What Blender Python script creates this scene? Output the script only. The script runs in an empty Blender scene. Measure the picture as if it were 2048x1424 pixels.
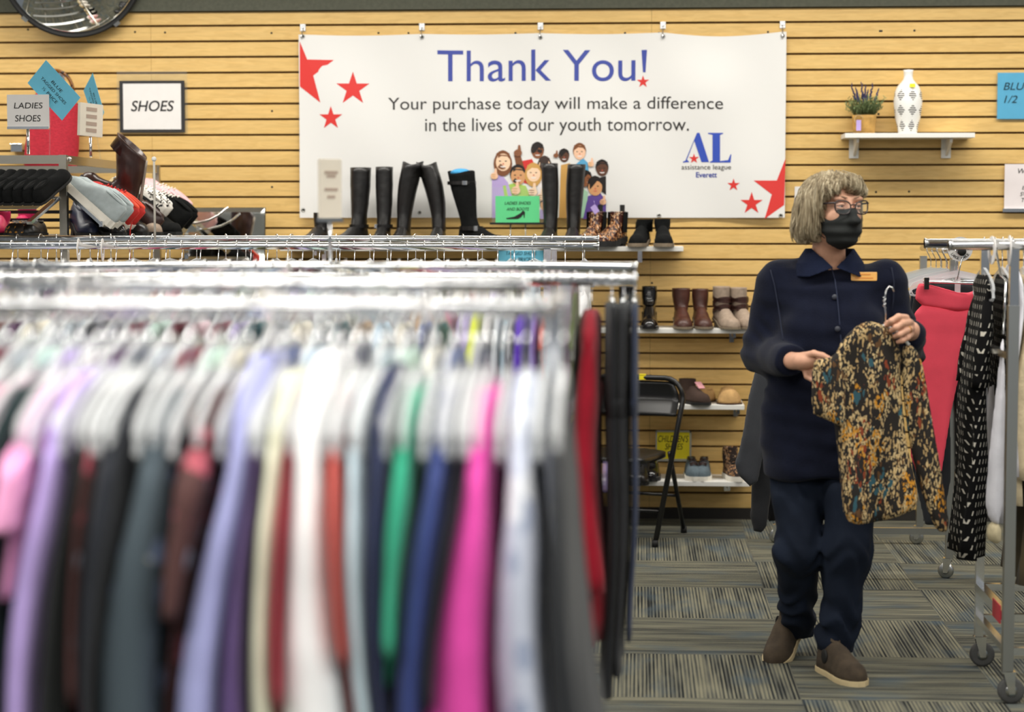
import bpy, math, random
import numpy as np
from mathutils import Vector, Matrix, Euler

C = bpy.context.scene.collection
sc = bpy.context.scene
PI = math.pi
rnd = random.Random(7)

# ---------------------------------------------------------------- camera, light, exposure
F = 3950.0                       # focal length in pixels of the 2048 px wide frame
YAW, PITCH = math.radians(3.64), math.radians(3.91)
CAM = Vector((0.0, 0.0, 1.45))
cd = bpy.data.cameras.new('camera'); cam = bpy.data.objects.new('camera', cd); C.objects.link(cam)
cd.sensor_width = 36.0; cd.lens = F / 2048 * 36.0
cd.clip_start = 0.05; cd.clip_end = 60
cam.location = CAM
cam.rotation_euler = Euler((PI/2 - PITCH, 0, YAW), 'XYZ')
cd.dof.use_dof = True; cd.dof.focus_distance = 7.4; cd.dof.aperture_fstop = 2.4
sc.camera = cam
sc.view_settings.view_transform = 'Standard'; sc.view_settings.look = 'None'
sc.view_settings.gamma = 1.0; sc.view_settings.use_curve_mapping = False
sc.view_settings.exposure = 0.0

w = bpy.data.worlds.new('world'); sc.world = w; w.use_nodes = True
w.node_tree.nodes['Background'].inputs[0].default_value = (0.86, 0.93, 1.0, 1)
w.node_tree.nodes['Background'].inputs[1].default_value = 0.2

def area(name, loc, sx, sy, power, col=(1.0, 0.965, 0.90), spread=PI):
    l = bpy.data.lights.new(name, 'AREA'); l.shape = 'RECTANGLE'; l.size = sx; l.size_y = sy
    l.energy = power; l.color = col; l.spread = spread
    o = bpy.data.objects.new(name, l); C.objects.link(o); o.location = loc
    return o
CEIL = 3.05
LIGHT_POS = [(x, y) for y in (-0.15, 2.3, 5.4, 8.6) for x in (-4.2, -1.7, 0.8, 3.3)]
for (lx, ly) in LIGHT_POS:
    area('troffer_lamp', (lx, ly, CEIL - 0.03), 2.3, 0.30, {-0.15: 76, 2.3: 40, 5.4: 44, 8.6: 40}[ly], spread={-0.15: PI, 2.3: 2.8, 5.4: PI, 8.6: 2.8}[ly])

# ---------------------------------------------------------------- projection helpers
_R = cam.rotation_euler.to_matrix()
def ray(px, py):
    return _R @ Vector(((px - 1024) / F, (712 - py) / F, -1.0))
def at(px, py, Y):
    d = ray(px, py); return CAM + d * (Y / d.y)
def fl(px, py, z=0.0):
    d = ray(px, py); return CAM + d * ((z - CAM.z) / d.z)
def sc_at(Y):
    return (at(1300, 600, Y) - at(1200, 600, Y)).length / 100.0     # metres per pixel at depth Y

# ---------------------------------------------------------------- materials
def lin(c):
    return tuple((v/12.92 if v <= 0.04045 else ((v+0.055)/1.055)**2.4) for v in c)
def hexc(h):
    h = h.lstrip('#'); return lin(tuple(int(h[i:i+2], 16)/255 for i in (0, 2, 4)))
MATS = {}
def mat(name, col, rough=0.6, metal=0.0, var=0.0, vscale=20.0, bump=0.0, bscale=200.0, spec=0.5,
        sheen=0.0, coat=0.0, stretch=(1, 1, 1), alpha=1.0, trans=0.0):
    if name in MATS: return MATS[name]
    if isinstance(col, str): col = hexc(col)
    m = bpy.data.materials.new(name); m.use_nodes = True
    nt = m.node_tree; N = nt.nodes; L = nt.links
    b = N['Principled BSDF']
    b.inputs['Base Color'].default_value = (*col, 1)
    b.inputs['Roughness'].default_value = rough
    b.inputs['Metallic'].default_value = metal
    b.inputs['Specular IOR Level'].default_value = spec
    b.inputs['Sheen Weight'].default_value = sheen
    b.inputs['Coat Weight'].default_value = coat
    b.inputs['Alpha'].default_value = alpha
    b.inputs['Transmission Weight'].default_value = trans
    if var > 0 or bump > 0:
        tc = N.new('ShaderNodeTexCoord'); mp = N.new('ShaderNodeMapping')
        mp.inputs['Scale'].default_value = stretch
        L.new(tc.outputs['Object'], mp.inputs['Vector'])
        if var > 0:
            n = N.new('ShaderNodeTexNoise'); n.inputs['Scale'].default_value = vscale; n.inputs['Detail'].default_value = 4
            L.new(mp.outputs[0], n.inputs['Vector'])
            r = N.new('ShaderNodeValToRGB')
            r.color_ramp.elements[0].position = 0.3; r.color_ramp.elements[1].position = 0.7
            r.color_ramp.elements[0].color = tuple(max(0, c*(1-var)) for c in col) + (1,)
            r.color_ramp.elements[1].color = tuple(min(1, c*(1+var)) for c in col) + (1,)
            L.new(n.outputs['Fac'], r.inputs[0]); L.new(r.outputs[0], b.inputs['Base Color'])
        if bump > 0:
            n2 = N.new('ShaderNodeTexNoise'); n2.inputs['Scale'].default_value = bscale; n2.inputs['Detail'].default_value = 3
            L.new(mp.outputs[0], n2.inputs['Vector'])
            bp = N.new('ShaderNodeBump'); bp.inputs['Strength'].default_value = bump; bp.inputs['Distance'].default_value = 0.004
            L.new(n2.outputs['Fac'], bp.inputs['Height']); L.new(bp.outputs[0], b.inputs['Normal'])
    MATS[name] = m
    return m
def nodes_of(m):
    return m.node_tree.nodes, m.node_tree.links, m.node_tree.nodes['Principled BSDF']

def spots_mat(name, base, layers, rough=0.7, stretch=(1, 1, 1), bump=0.0):
    """base colour with irregular blobs: layers = [(colour, voronoi scale, radius, mask noise scale, mask threshold)]"""
    if name in MATS: return MATS[name]
    m = mat(name, base, rough=rough); N, L, b = nodes_of(m)
    tc = N.new('ShaderNodeTexCoord'); mp = N.new('ShaderNodeMapping'); mp.inputs['Scale'].default_value = stretch
    L.new(tc.outputs['Object'], mp.inputs['Vector'])
    wn = N.new('ShaderNodeTexNoise'); wn.inputs['Scale'].default_value = 45; wn.inputs['Detail'].default_value = 2
    L.new(mp.outputs[0], wn.inputs['Vector'])
    add = N.new('ShaderNodeMix'); add.data_type = 'RGBA'; add.blend_type = 'LINEAR_LIGHT'; add.inputs[0].default_value = 0.012
    L.new(mp.outputs[0], add.inputs[6]); L.new(wn.outputs['Color'], add.inputs[7])
    cur = None
    for i, (col, vs, rad, ms, th) in enumerate(layers):
        if isinstance(col, str): col = hexc(col)
        v = N.new('ShaderNodeTexVoronoi'); v.inputs['Scale'].default_value = vs
        off = N.new('ShaderNodeVectorMath'); off.operation = 'ADD'; off.inputs[1].default_value = (i*3.7, i*1.3, i*2.9)
        L.new(add.outputs[2], off.inputs[0]); L.new(off.outputs[0], v.inputs['Vector'])
        lt = N.new('ShaderNodeMath'); lt.operation = 'LESS_THAN'; lt.inputs[1].default_value = rad
        L.new(v.outputs['Distance'], lt.inputs[0])
        mn = N.new('ShaderNodeTexNoise'); mn.inputs['Scale'].default_value = ms; mn.inputs['Detail'].default_value = 1
        L.new(off.outputs[0], mn.inputs['Vector'])
        gt = N.new('ShaderNodeMath'); gt.operation = 'GREATER_THAN'; gt.inputs[1].default_value = th
        L.new(mn.outputs['Fac'], gt.inputs[0])
        mu = N.new('ShaderNodeMath'); mu.operation = 'MULTIPLY'
        L.new(lt.outputs[0], mu.inputs[0]); L.new(gt.outputs[0], mu.inputs[1])
        mx = N.new('ShaderNodeMix'); mx.data_type = 'RGBA'
        L.new(mu.outputs[0], mx.inputs[0])
        if cur is None: mx.inputs[6].default_value = (*(hexc(base) if isinstance(base, str) else base), 1)
        else: L.new(cur, mx.inputs[6])
        mx.inputs[7].default_value = (*col, 1); cur = mx.outputs[2]
    L.new(cur, b.inputs['Base Color'])
    return m

CHROME = mat('chrome', (0.80, 0.81, 0.82), rough=0.16, metal=1.0, bump=0.02, bscale=60)
STEEL = mat('brushed_steel', (0.50, 0.51, 0.50), rough=0.30, metal=1.0)
BLACKM = mat('black_enamel', '#0d0d0e', rough=0.30, coat=0.15, bump=0.02, bscale=80)
BLACKR = mat('black_rubber', '#141414', rough=0.7, var=0.2)
GREYR = mat('grey_rubber', '#4b4b4a', rough=0.7, var=0.2)
INK = mat('black_ink', '#171615', rough=0.8, var=0.1)
WHITEP = mat('white_laminate', '#e8e7e2', rough=0.45, var=0.02, vscale=6)
PAPER = mat('white_paper', '#e6e3e0', rough=0.8, var=0.02)
CREAMP = mat('cream_card', '#efe6d4', rough=0.8, var=0.02)
BLUEP = mat('blue_paper', '#6fc3df', rough=0.8, var=0.03)
ORANGEW = mat('tag_lilac', '#b49fd8', rough=0.8, var=0.03)
YELLOWT = mat('tag_yellow', '#f4e21a', rough=0.7, var=0.03)
DARKIN = mat('dark_lining', '#151413', rough=0.9, var=0.2)

def clear_plastic(name, base, clear, rough=0.15):
    m = mat(name, base, rough=rough); N, L, b = nodes_of(m)
    out = [n for n in N if n.type == 'OUTPUT_MATERIAL'][0]
    t = N.new('ShaderNodeBsdfTransparent'); t.inputs[0].default_value = (0.97, 0.98, 0.98, 1)
    mx = N.new('ShaderNodeMixShader')
    mx.inputs[0].default_value = 1 - clear
    L.new(t.outputs[0], mx.inputs[1]); L.new(b.outputs[0], mx.inputs[2]); L.new(mx.outputs[0], out.inputs[0])
    return m
CLEARP = clear_plastic('clear_plastic', '#eceef0', 0.52)
ACRYL = clear_plastic('clear_acrylic', '#e8ecec', 0.955, 0.05)
LENS = clear_plastic('spectacle_glass', '#cfd6da', 0.93, 0.03)

# ---------------------------------------------------------------- mesh builder
class MB:
    def __init__(s): s.v = []; s.f = []; s.m = []; s.s = []
    def add(s, vs, fs, mi=0, smooth=True):
        b = len(s.v); s.v.extend(tuple(p) for p in vs)
        for f in fs: s.f.append(tuple(i + b for i in f)); s.m.append(mi); s.s.append(smooth)
        return s
    def box(s, c, d, mi=0, rot=None):
        hx, hy, hz = d[0]/2, d[1]/2, d[2]/2
        P = [Vector((x, y, z)) for x in (-hx, hx) for y in (-hy, hy) for z in (-hz, hz)]
        if rot is not None: P = [rot @ p for p in P]
        P = [p + Vector(c) for p in P]
        return s.add(P, [(0,1,3,2),(4,6,7,5),(0,4,5,1),(2,3,7,6),(0,2,6,4),(1,5,7,3)], mi, False)
    def loft(s, rings, mi=0, cap=(True, True), smooth=True, closed=True):
        n = len(rings[0]); vs = [p for r in rings for p in r]; fs = []
        for i in range(len(rings)-1):
            for j in range(n if closed else n-1):
                k = (j+1) % n
                fs.append((i*n+j, i*n+k, (i+1)*n+k, (i+1)*n+j))
        if cap[0]: fs.append(tuple(range(n-1, -1, -1)))
        if cap[1]: fs.append(tuple((len(rings)-1)*n + j for j in range(n)))
        return s.add(vs, fs, mi, smooth)
    def tube(s, pts, r, n=10, mi=0, caps=True, closed=False):
        pts = [Vector(p) for p in pts]; m = len(pts)
        rr = r if isinstance(r, (list, tuple)) else [r]*m
        up = None; rings = []
        for i, p in enumerate(pts):
            if closed: d = pts[(i+1) % m] - pts[i-1]
            else: d = pts[min(i+1, m-1)] - pts[max(i-1, 0)]
            d.normalize()
            if up is None:
                up = Vector((0,0,1)) if abs(d.z) < 0.9 else Vector((1,0,0))
            a = d.cross(up); 
            if a.length < 1e-6: a = d.orthogonal()
            a.normalize(); b = a.cross(d).normalized(); up = b
            rings.append([p + (a*math.cos(2*PI*j/n) + b*math.sin(2*PI*j/n))*rr[i] for j in range(n)])
        if closed: rings.append(rings[0]); return s.loft(rings, mi, (False, False))
        return s.loft(rings, mi, (caps, caps))
    def sqtube(s, a, b, w, mi=0, d=None):
        a, b = Vector(a), Vector(b); t = (b-a); L = t.length; t.normalize()
        up = Vector((0,0,1)) if abs(t.z) < 0.9 else Vector((0,1,0))
        x = t.cross(up).normalized(); y = x.cross(t).normalized(); d = d or w
        P = []
        for q in (a, b):
            for (i, j) in ((-1,-1),(1,-1),(1,1),(-1,1)): P.append(q + x*i*w/2 + y*j*d/2)
        return s.add(P, [(3,2,1,0),(4,5,6,7),(0,1,5,4),(1,2,6,5),(2,3,7,6),(3,0,4,7)], mi, False)
    def ell(s, c, r, mi=0, n=14, m=9, rot=None):
        c = Vector(c); rings = []
        for i in range(m+1):
            t = -PI/2 + PI*i/m; t = max(-PI/2+0.05, min(PI/2-0.05, t))
            ring = []
            for j in range(n):
                a = 2*PI*j/n
                p = Vector((r[0]*math.cos(t)*math.cos(a), r[1]*math.cos(t)*math.sin(a), r[2]*math.sin(t)))
                if rot is not None: p = rot @ p
                ring.append(c + p)
            rings.append(ring)
        return s.loft(rings, mi)
    def lathe(s, prof, c=(0,0,0), n=24, mi=0, axis=None):
        c = Vector(c); M = axis if axis is not None else Matrix.Identity(3)
        rings = [[c + M @ Vector((r*math.cos(2*PI*j/n), r*math.sin(2*PI*j/n), z)) for j in range(n)] for (r, z) in prof]
        return s.loft(rings, mi)
    def prism(s, pts, dirv, mi=0, smooth=False):
        a = [Vector(p) for p in pts]; d = Vector(dirv); b = [p + d for p in a]
        return s.loft([a, b], mi, (True, True), smooth)
    def mesh(s, name, mats):
        me = bpy.data.meshes.new(name)
        me.from_pydata(s.v, [], s.f)
        for m in (mats if isinstance(mats, (list, tuple)) else [mats]): me.materials.append(m)
        me.polygons.foreach_set('material_index', s.m); me.polygons.foreach_set('use_smooth', s.s)
        me.update()
        return me
    def shift(s, off):
        off = Vector(off); s.v = [tuple(Vector(p) - off) for p in s.v]; return s

def tag(o, label=None, cat=None, group=None, kind=None):
    if label: o['label'] = label
    if cat: o['category'] = cat
    if group: o['group'] = group
    if kind: o['kind'] = kind
    return o
def obj(name, me, parent=None, loc=(0,0,0), rot=None):
    o = bpy.data.objects.new(name, me); C.objects.link(o); o.location = loc
    if rot is not None: o.rotation_euler = rot
    if parent is not None: o.parent = parent
    return o
def thing(name, label, cat, loc=(0,0,0), rotz=0.0, group=None):
    o = bpy.data.objects.new(name, None); C.objects.link(o); o.location = loc
    o.empty_display_size = 0.05
    o.rotation_euler = rotz if isinstance(rotz, (tuple, Euler)) else (0, 0, rotz)
    return tag(o, label, cat, group)
def part(root, name, mb, mats, bevel=0.0, label=None, world=False, parent=None):
    if world: mb.shift(root.location)
    o = obj(name, mb.mesh(name, mats), parent or root)
    if bevel:
        bv = o.modifiers.new('bevel', 'BEVEL'); bv.width = bevel; bv.segments = 2; bv.limit_method = 'ANGLE'
    if label: o['label'] = label
    return o
def single(name, mb, mats, label, cat, loc=(0,0,0), group=None, bevel=0.0, rot=None):
    o = obj(name, mb.mesh(name, mats), None, loc, rot)
    if bevel:
        bv = o.modifiers.new('bevel', 'BEVEL'); bv.width = bevel; bv.segments = 2; bv.limit_method = 'ANGLE'
    return tag(o, label, cat, group)
def struct(name, mb, mats):
    o = obj(name, mb.mesh(name, mats)); o['kind'] = 'structure'; return o
CHILD = {}
def kids_of(o): return [c for c in o.children]
def dup(root, loc, rot=None, label=None, group=None):
    r = root.copy(); C.objects.link(r); r.location = loc
    if rot is not None: r.rotation_euler = rot
    if label: r['label'] = label
    if group: r['group'] = group
    for ch in list(root.children):
        c = ch.copy(); C.objects.link(c); c.parent = r
        for g in list(ch.children):
            d = g.copy(); C.objects.link(d); d.parent = c
    return r

# text as a flat mesh: (vertices in the x-z plane, centred), stretched to width x height
def text_verts(body, width=None, height=None, shear=0.0, bold=0.0, align='CENTER', spacing=1.0):
    cu = bpy.data.curves.new('t', 'FONT'); cu.body = body; cu.align_x = align; cu.shear = shear
    cu.offset = bold; cu.space_line = spacing; cu.resolution_u = 6
    o = bpy.data.objects.new('t', cu); C.objects.link(o)
    bpy.context.view_layer.update()
    dg = bpy.context.evaluated_depsgraph_get()
    me = bpy.data.meshes.new_from_object(o.evaluated_get(dg))
    V = np.array([v.co[:] for v in me.vertices]); fs = [tuple(p.vertices) for p in me.polygons]
    bpy.data.objects.remove(o); bpy.data.curves.remove(cu); bpy.data.meshes.remove(me)
    lo, hi = V.min(0), V.max(0); c = (lo+hi)/2
    sx = width/(hi[0]-lo[0]) if width else None
    sz = height/(hi[1]-lo[1]) if height else sx
    sx = sx or sz
    return [(float((v[0]-c[0])*sx), 0.0, float((v[1]-c[1])*sz)) for v in V], fs

def add_text(mb, body, c, width=None, height=None, mi=0, shear=0.0, bold=0.0, rot=None, spacing=1.0, warp=None):
    V, fs = text_verts(body, width, height, shear, bold, spacing=spacing)
    c = Vector(c); out = []
    for p in V:
        p = Vector(p)
        if rot is not None: p = rot @ p
        p = p + c
        if warp: p = warp(p)
        out.append(p)
    return mb.add(out, fs, mi, False)

# ---------------------------------------------------------------- signed distance modelling
class SDF:
    def __init__(s, lo, hi, h):
        s.lo = np.array(lo, float); s.h = h
        s.n = [int(math.ceil((hi[i]-lo[i])/h))+1 for i in range(3)]
        s.ax = [s.lo[i] + np.arange(s.n[i])*h for i in range(3)]
        s.F = np.full(s.n, 0.3, np.float32)
    def sub(s, lo, hi):
        sl = []
        for i in range(3):
            a = max(0, int((lo[i]-s.lo[i])/s.h)); b = min(s.n[i], int((hi[i]-s.lo[i])/s.h)+2)
            if b <= a: return None, None
            sl.append(slice(a, b))
        g = np.meshgrid(s.ax[0][sl[0]], s.ax[1][sl[1]], s.ax[2][sl[2]], indexing='ij', sparse=True)
        return tuple(sl), g
    def merge(s, sl, d, k, op):
        A = s.F[sl]
        if op == 'add':
            if k > 0:
                hh = np.clip(0.5 + 0.5*(A-d)/k, 0, 1); s.F[sl] = A*(1-hh) + d*hh - k*hh*(1-hh)
            else: s.F[sl] = np.minimum(A, d)
        else:
            if k > 0:
                hh = np.clip(0.5 - 0.5*(A+d)/k, 0, 1); s.F[sl] = A*(1-hh) - d*hh + k*hh*(1-hh)
            else: s.F[sl] = np.maximum(A, -d)
    def cone(s, a, b, ra, rb, k=0.02, op='add', sq=None):
        a = np.array(a, float); b = np.array(b, float); m = max(ra, rb)+k*1.5+0.02
        sl, g = s.sub(np.minimum(a, b)-m, np.maximum(a, b)+m)
        if sl is None: return s
        ba = b-a; L2 = max(ba @ ba, 1e-9)
        px, py, pz = g[0]-a[0], g[1]-a[1], g[2]-a[2]
        t = np.clip((px*ba[0]+py*ba[1]+pz*ba[2])/L2, 0, 1)
        d = np.sqrt((px-t*ba[0])**2+(py-t*ba[1])**2+(pz-t*ba[2])**2) - (ra+(rb-ra)*t)
        s.merge(sl, d.astype(np.float32), k, op); return s
    def chain(s, pts, rs, k=0.02):
        for i in range(len(pts)-1): s.cone(pts[i], pts[i+1], rs[i], rs[i+1], k)
        return s
    def ell(s, c, r, k=0.02, R=None, op='add'):
        c = np.array(c, float); m = max(r)+k*1.5+0.02
        sl, g = s.sub(c-m, c+m)
        if sl is None: return s
        p = [g[0]-c[0], g[1]-c[1], g[2]-c[2]]
        if R is not None:
            M = np.array(R.transposed()) if isinstance(R, Matrix) else np.array(R).T
            p = [M[i][0]*p[0]+M[i][1]*p[1]+M[i][2]*p[2] for i in range(3)]
        k0 = np.sqrt((p[0]/r[0])**2+(p[1]/r[1])**2+(p[2]/r[2])**2)
        k1 = np.sqrt((p[0]/r[0]**2)**2+(p[1]/r[1]**2)**2+(p[2]/r[2]**2)**2)+1e-6
        d = k0*(k0-1)/k1
        s.merge(sl, d.astype(np.float32), k, op); return s
    def column(s, st, k=0.03, yaw=0.0, op='add', rnd=0.0):
        """st = [(z, cx, cy, a, b)] from the bottom up: an elliptic column"""
        st = np.array(st, float); z = st[:, 0]; m = max(st[:, 3].max(), st[:, 4].max())+k+0.03
        lo = (st[:, 1].min()-m, st[:, 2].min()-m, z[0]-0.03-k); hi = (st[:, 1].max()+m, st[:, 2].max()+m, z[-1]+0.03+k)
        sl, g = s.sub(lo, hi)
        if sl is None: return s
        Z = g[2]; cx, cy, a, b = (np.interp(Z, z, st[:, i]) for i in (1, 2, 3, 4))
        X, Y = g[0]-cx, g[1]-cy; cc, ss = math.cos(yaw), math.sin(yaw)
        U, V = X*cc+Y*ss, -X*ss+Y*cc
        d = (np.sqrt((U/a)**2+(V/b)**2)-1)*np.minimum(a, b)
        dz = np.maximum(z[0]-Z, Z-z[-1])
        if rnd > 0: d = np.sqrt(np.maximum(d+rnd, 0)**2+np.maximum(dz+rnd, 0)**2)+np.minimum(np.maximum(d+rnd, dz+rnd), 0)-rnd
        else: d = np.maximum(d, dz+0*d)
        s.merge(sl, d.astype(np.float32), k, op); return s
    def half(s, p, n):
        """keep only the side of the plane through p that n points to"""
        n = np.array(n, float); n /= np.linalg.norm(n)
        d = -((s.ax[0][:, None, None]-p[0])*n[0]+(s.ax[1][None, :, None]-p[1])*n[1]+(s.ax[2][None, None, :]-p[2])*n[2])
        s.F = np.maximum(s.F, d.astype(np.float32)); return s
    def disp(s, fn):
        g = np.meshgrid(*s.ax, indexing='ij', sparse=True); s.F = s.F + fn(*g).astype(np.float32); return s
    def nets(s):
        Fp = np.pad(s.F, 1, constant_values=0.3); lo = s.lo-s.h; h = s.h
        ins = Fp < 0; n = np.array(Fp.shape)-1
        S = np.zeros((*n, 3), np.float32); cnt = np.zeros(n, np.float32)
        corner = [(i, j, k) for i in (0, 1) for j in (0, 1) for k in (0, 1)]
        def cv(c): return tuple(slice(c[d], c[d]+n[d]) for d in range(3))
        for c in corner:
            for d in range(3):
                if c[d]: continue
                e = list(c); e[d] = 1
                A, B = Fp[cv(c)], Fp[cv(e)]; x = (A < 0) != (B < 0)
                if not x.any(): continue
                idx = np.nonzero(x); a = A[idx]; t = a/(a-B[idx])
                for q in range(3):
                    S[idx+(np.full(len(t), q),)] += c[q] + (t if q == d else 0)
                cnt[idx] += 1
        act = cnt > 0; ids = np.full(n, -1, np.int64); idx = np.nonzero(act); ids[idx] = np.arange(len(idx[0]))
        V = (S[idx]/cnt[idx][:, None] + np.stack(idx, 1))*h + lo
        quads = []
        for d in range(3):
            a, b = [(1, 2), (2, 0), (0, 1)][d]
            A = [slice(0, None)]*3; B = [slice(0, None)]*3; A[d] = slice(0, -1); B[d] = slice(1, None)
            fa, fb = ins[tuple(A)], ins[tuple(B)]
            x = fa != fb; p = np.stack(np.nonzero(x), 1)
            p = p[(p[:, a] > 0) & (p[:, b] > 0) & (p[:, a] < n[a]) & (p[:, b] < n[b])]
            if len(p) == 0: continue
            fl_ = fa[tuple(p.T)]
            def gid(da, db):
                q = p.copy(); q[:, a] -= da; q[:, b] -= db; return ids[tuple(q.T)]
            Q = np.stack([gid(1, 1), gid(0, 1), gid(0, 0), gid(1, 0)], 1)
            Q[~fl_] = Q[~fl_][:, ::-1]; quads.append(Q)
        Q = np.concatenate(quads); Q = Q[(Q >= 0).all(1)]
        return V, Q
    def mesh(s, name, mats, off=(0, 0, 0), smooth=1):
        V, Q = s.nets()
        for _ in range(smooth):
            acc = np.zeros_like(V); c = np.zeros(len(V))
            for i in range(4):
                np.add.at(acc, Q[:, i], V[Q[:, (i+1) % 4]]); np.add.at(c, Q[:, i], 1)
                np.add.at(acc, Q[:, i], V[Q[:, (i-1) % 4]]); np.add.at(c, Q[:, i], 1)
            V = 0.5*V + 0.5*acc/np.maximum(c, 1)[:, None]
        V = V - np.array(off)
        me = bpy.data.meshes.new(name)
        me.vertices.add(len(V)); me.vertices.foreach_set('co', V.astype(np.float32).ravel())
        me.loops.add(len(Q)*4); me.loops.foreach_set('vertex_index', Q.astype(np.int32).ravel())
        me.polygons.add(len(Q)); me.polygons.foreach_set('loop_start', np.arange(0, len(Q)*4, 4, dtype=np.int32))
        me.update(calc_edges=True); me.validate()
        me.polygons.foreach_set('use_smooth', np.ones(len(me.polygons), bool))
        for m in (mats if isinstance(mats, (list, tuple)) else [mats]): me.materials.append(m)
        return me

def poly_sdf(P, X, Z):
    P = np.array(P, float); n = len(P); d = np.full(X.shape, 1e9); sgn = np.ones(X.shape)
    for i in range(n):
        a, b = P[i], P[i-1]; ex, ez = b-a; wx, wz = X-a[0], Z-a[1]
        t = np.clip((wx*ex+wz*ez)/(ex*ex+ez*ez+1e-12), 0, 1)
        d = np.minimum(d, (wx-ex*t)**2+(wz-ez*t)**2)
        c1 = Z >= a[1]; c2 = Z < b[1]; c3 = ex*wz > ez*wx
        sgn = np.where((c1 & c2 & c3) | (~c1 & ~c2 & ~c3), -sgn, sgn)
    return sgn*np.sqrt(d)
def smooth_poly(P, it=2):
    P = [np.array(p, float) for p in P]
    for _ in range(it):
        Q = []
        for i in range(len(P)):
            a, b = P[i], P[(i+1) % len(P)]
            Q += [a*0.75+b*0.25, a*0.25+b*0.75]
        P = Q
    return P
def puff(name, polys, Y, T, mats, h=0.007, off=(0,0,0), fold=0.008, freq=16.0, R=0.05, seed=0, it=1, sag=0.0, yf=None):
    """soft cloth body: outlines given in the photograph, standing at depth Y, 2T thick, with folds"""
    Ps = []
    for poly in polys:
        q = [at(px, py, Y) for (px, py) in poly]; Ps.append(smooth_poly([(p.x, p.z) for p in q], it))
    allp = np.concatenate([np.array(p) for p in Ps])
    lo = (allp[:, 0].min()-0.02, Y-T-3*fold-0.03, allp[:, 1].min()-0.02)
    hi = (allp[:, 0].max()+0.02, Y+T+3*fold+0.03, allp[:, 1].max()+0.02)
    if yf is not None: lo = (lo[0], lo[1]-0.12, lo[2]); hi = (hi[0], hi[1]+0.12, hi[2])
    S = SDF(lo, hi, h)
    X, Z = np.meshgrid(S.ax[0], S.ax[2], indexing='ij')
    d2 = np.full(X.shape, 1e9)
    for P in Ps: d2 = np.minimum(d2, poly_sdf(P, X, Z))
    q = np.clip(-d2/R, 0, 1); half = T*np.sqrt(np.clip(1-(1-q)**2, 0, 1))
    zt = np.clip((S.ax[2][-1]-Z)/(S.ax[2][-1]-S.ax[2][0]), 0, 1)
    rr = np.random.RandomState(seed); ph = rr.rand(6)*6.28
    off_y = fold*(0.35+zt)*(np.sin(X*freq*2*PI/1.0*0.35+ph[0]+2.2*np.sin(Z*3+ph[1]))*0.6
             + np.sin(X*freq*0.8*2*PI*0.6+ph[2]+1.5*np.sin(Z*5+ph[3]))*0.4) + sag*np.sin(Z*23+X*9+ph[4])
    if yf is not None: off_y = off_y + yf(X, Z)
    dy = np.abs(S.ax[1][None, :, None]-Y-off_y[:, None, :]) - half[:, None, :]
    S.F = np.maximum(dy, (d2+0.0)[:, None, :]).astype(np.float32)
    return S.mesh(name, mats, off, smooth=2)

# ================================================================ THE ROOM
WY = 9.60                                # front face of the slatwall
# ---- slatwall maple
MAPLE = mat('maple_slat', '#dfba74', rough=0.42, var=0.07, vscale=3.0, stretch=(1.2, 1, 22), bump=0.02, bscale=40)
GROOVE = mat('slat_groove', '#6b5026', rough=0.7, var=0.1)
def maple_details():
    N, L, b = nodes_of(MAPLE)
    tc = N.new('ShaderNodeTexCoord'); mp = N.new('ShaderNodeMapping'); mp.inputs['Scale'].default_value = (9, 1, 55)
    L.new(tc.outputs['Object'], mp.inputs['Vector'])
    n = N.new('ShaderNodeTexNoise'); n.inputs['Scale'].default_value = 1.0; n.inputs['Detail'].default_value = 5; n.inputs['Distortion'].default_value = 1.2
    L.new(mp.outputs[0], n.inputs['Vector'])
    old = b.inputs['Base Color'].links[0].from_socket
    mx = N.new('ShaderNodeMix'); mx.data_type = 'RGBA'; mx.blend_type = 'MULTIPLY'
    r = N.new('ShaderNodeValToRGB'); r.color_ramp.elements[0].position = 0.35; r.color_ramp.elements[1].position = 0.6
    r.color_ramp.elements[0].color = (0.88, 0.84, 0.76, 1); r.color_ramp.elements[1].color = (1, 1, 1, 1)
    L.new(n.outputs['Fac'], r.inputs[0]); mx.inputs[0].default_value = 0.8
    L.new(old, mx.inputs[6]); L.new(r.outputs[0], mx.inputs[7]); L.new(mx.outputs[2], b.inputs['Base Color'])
maple_details()

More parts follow.
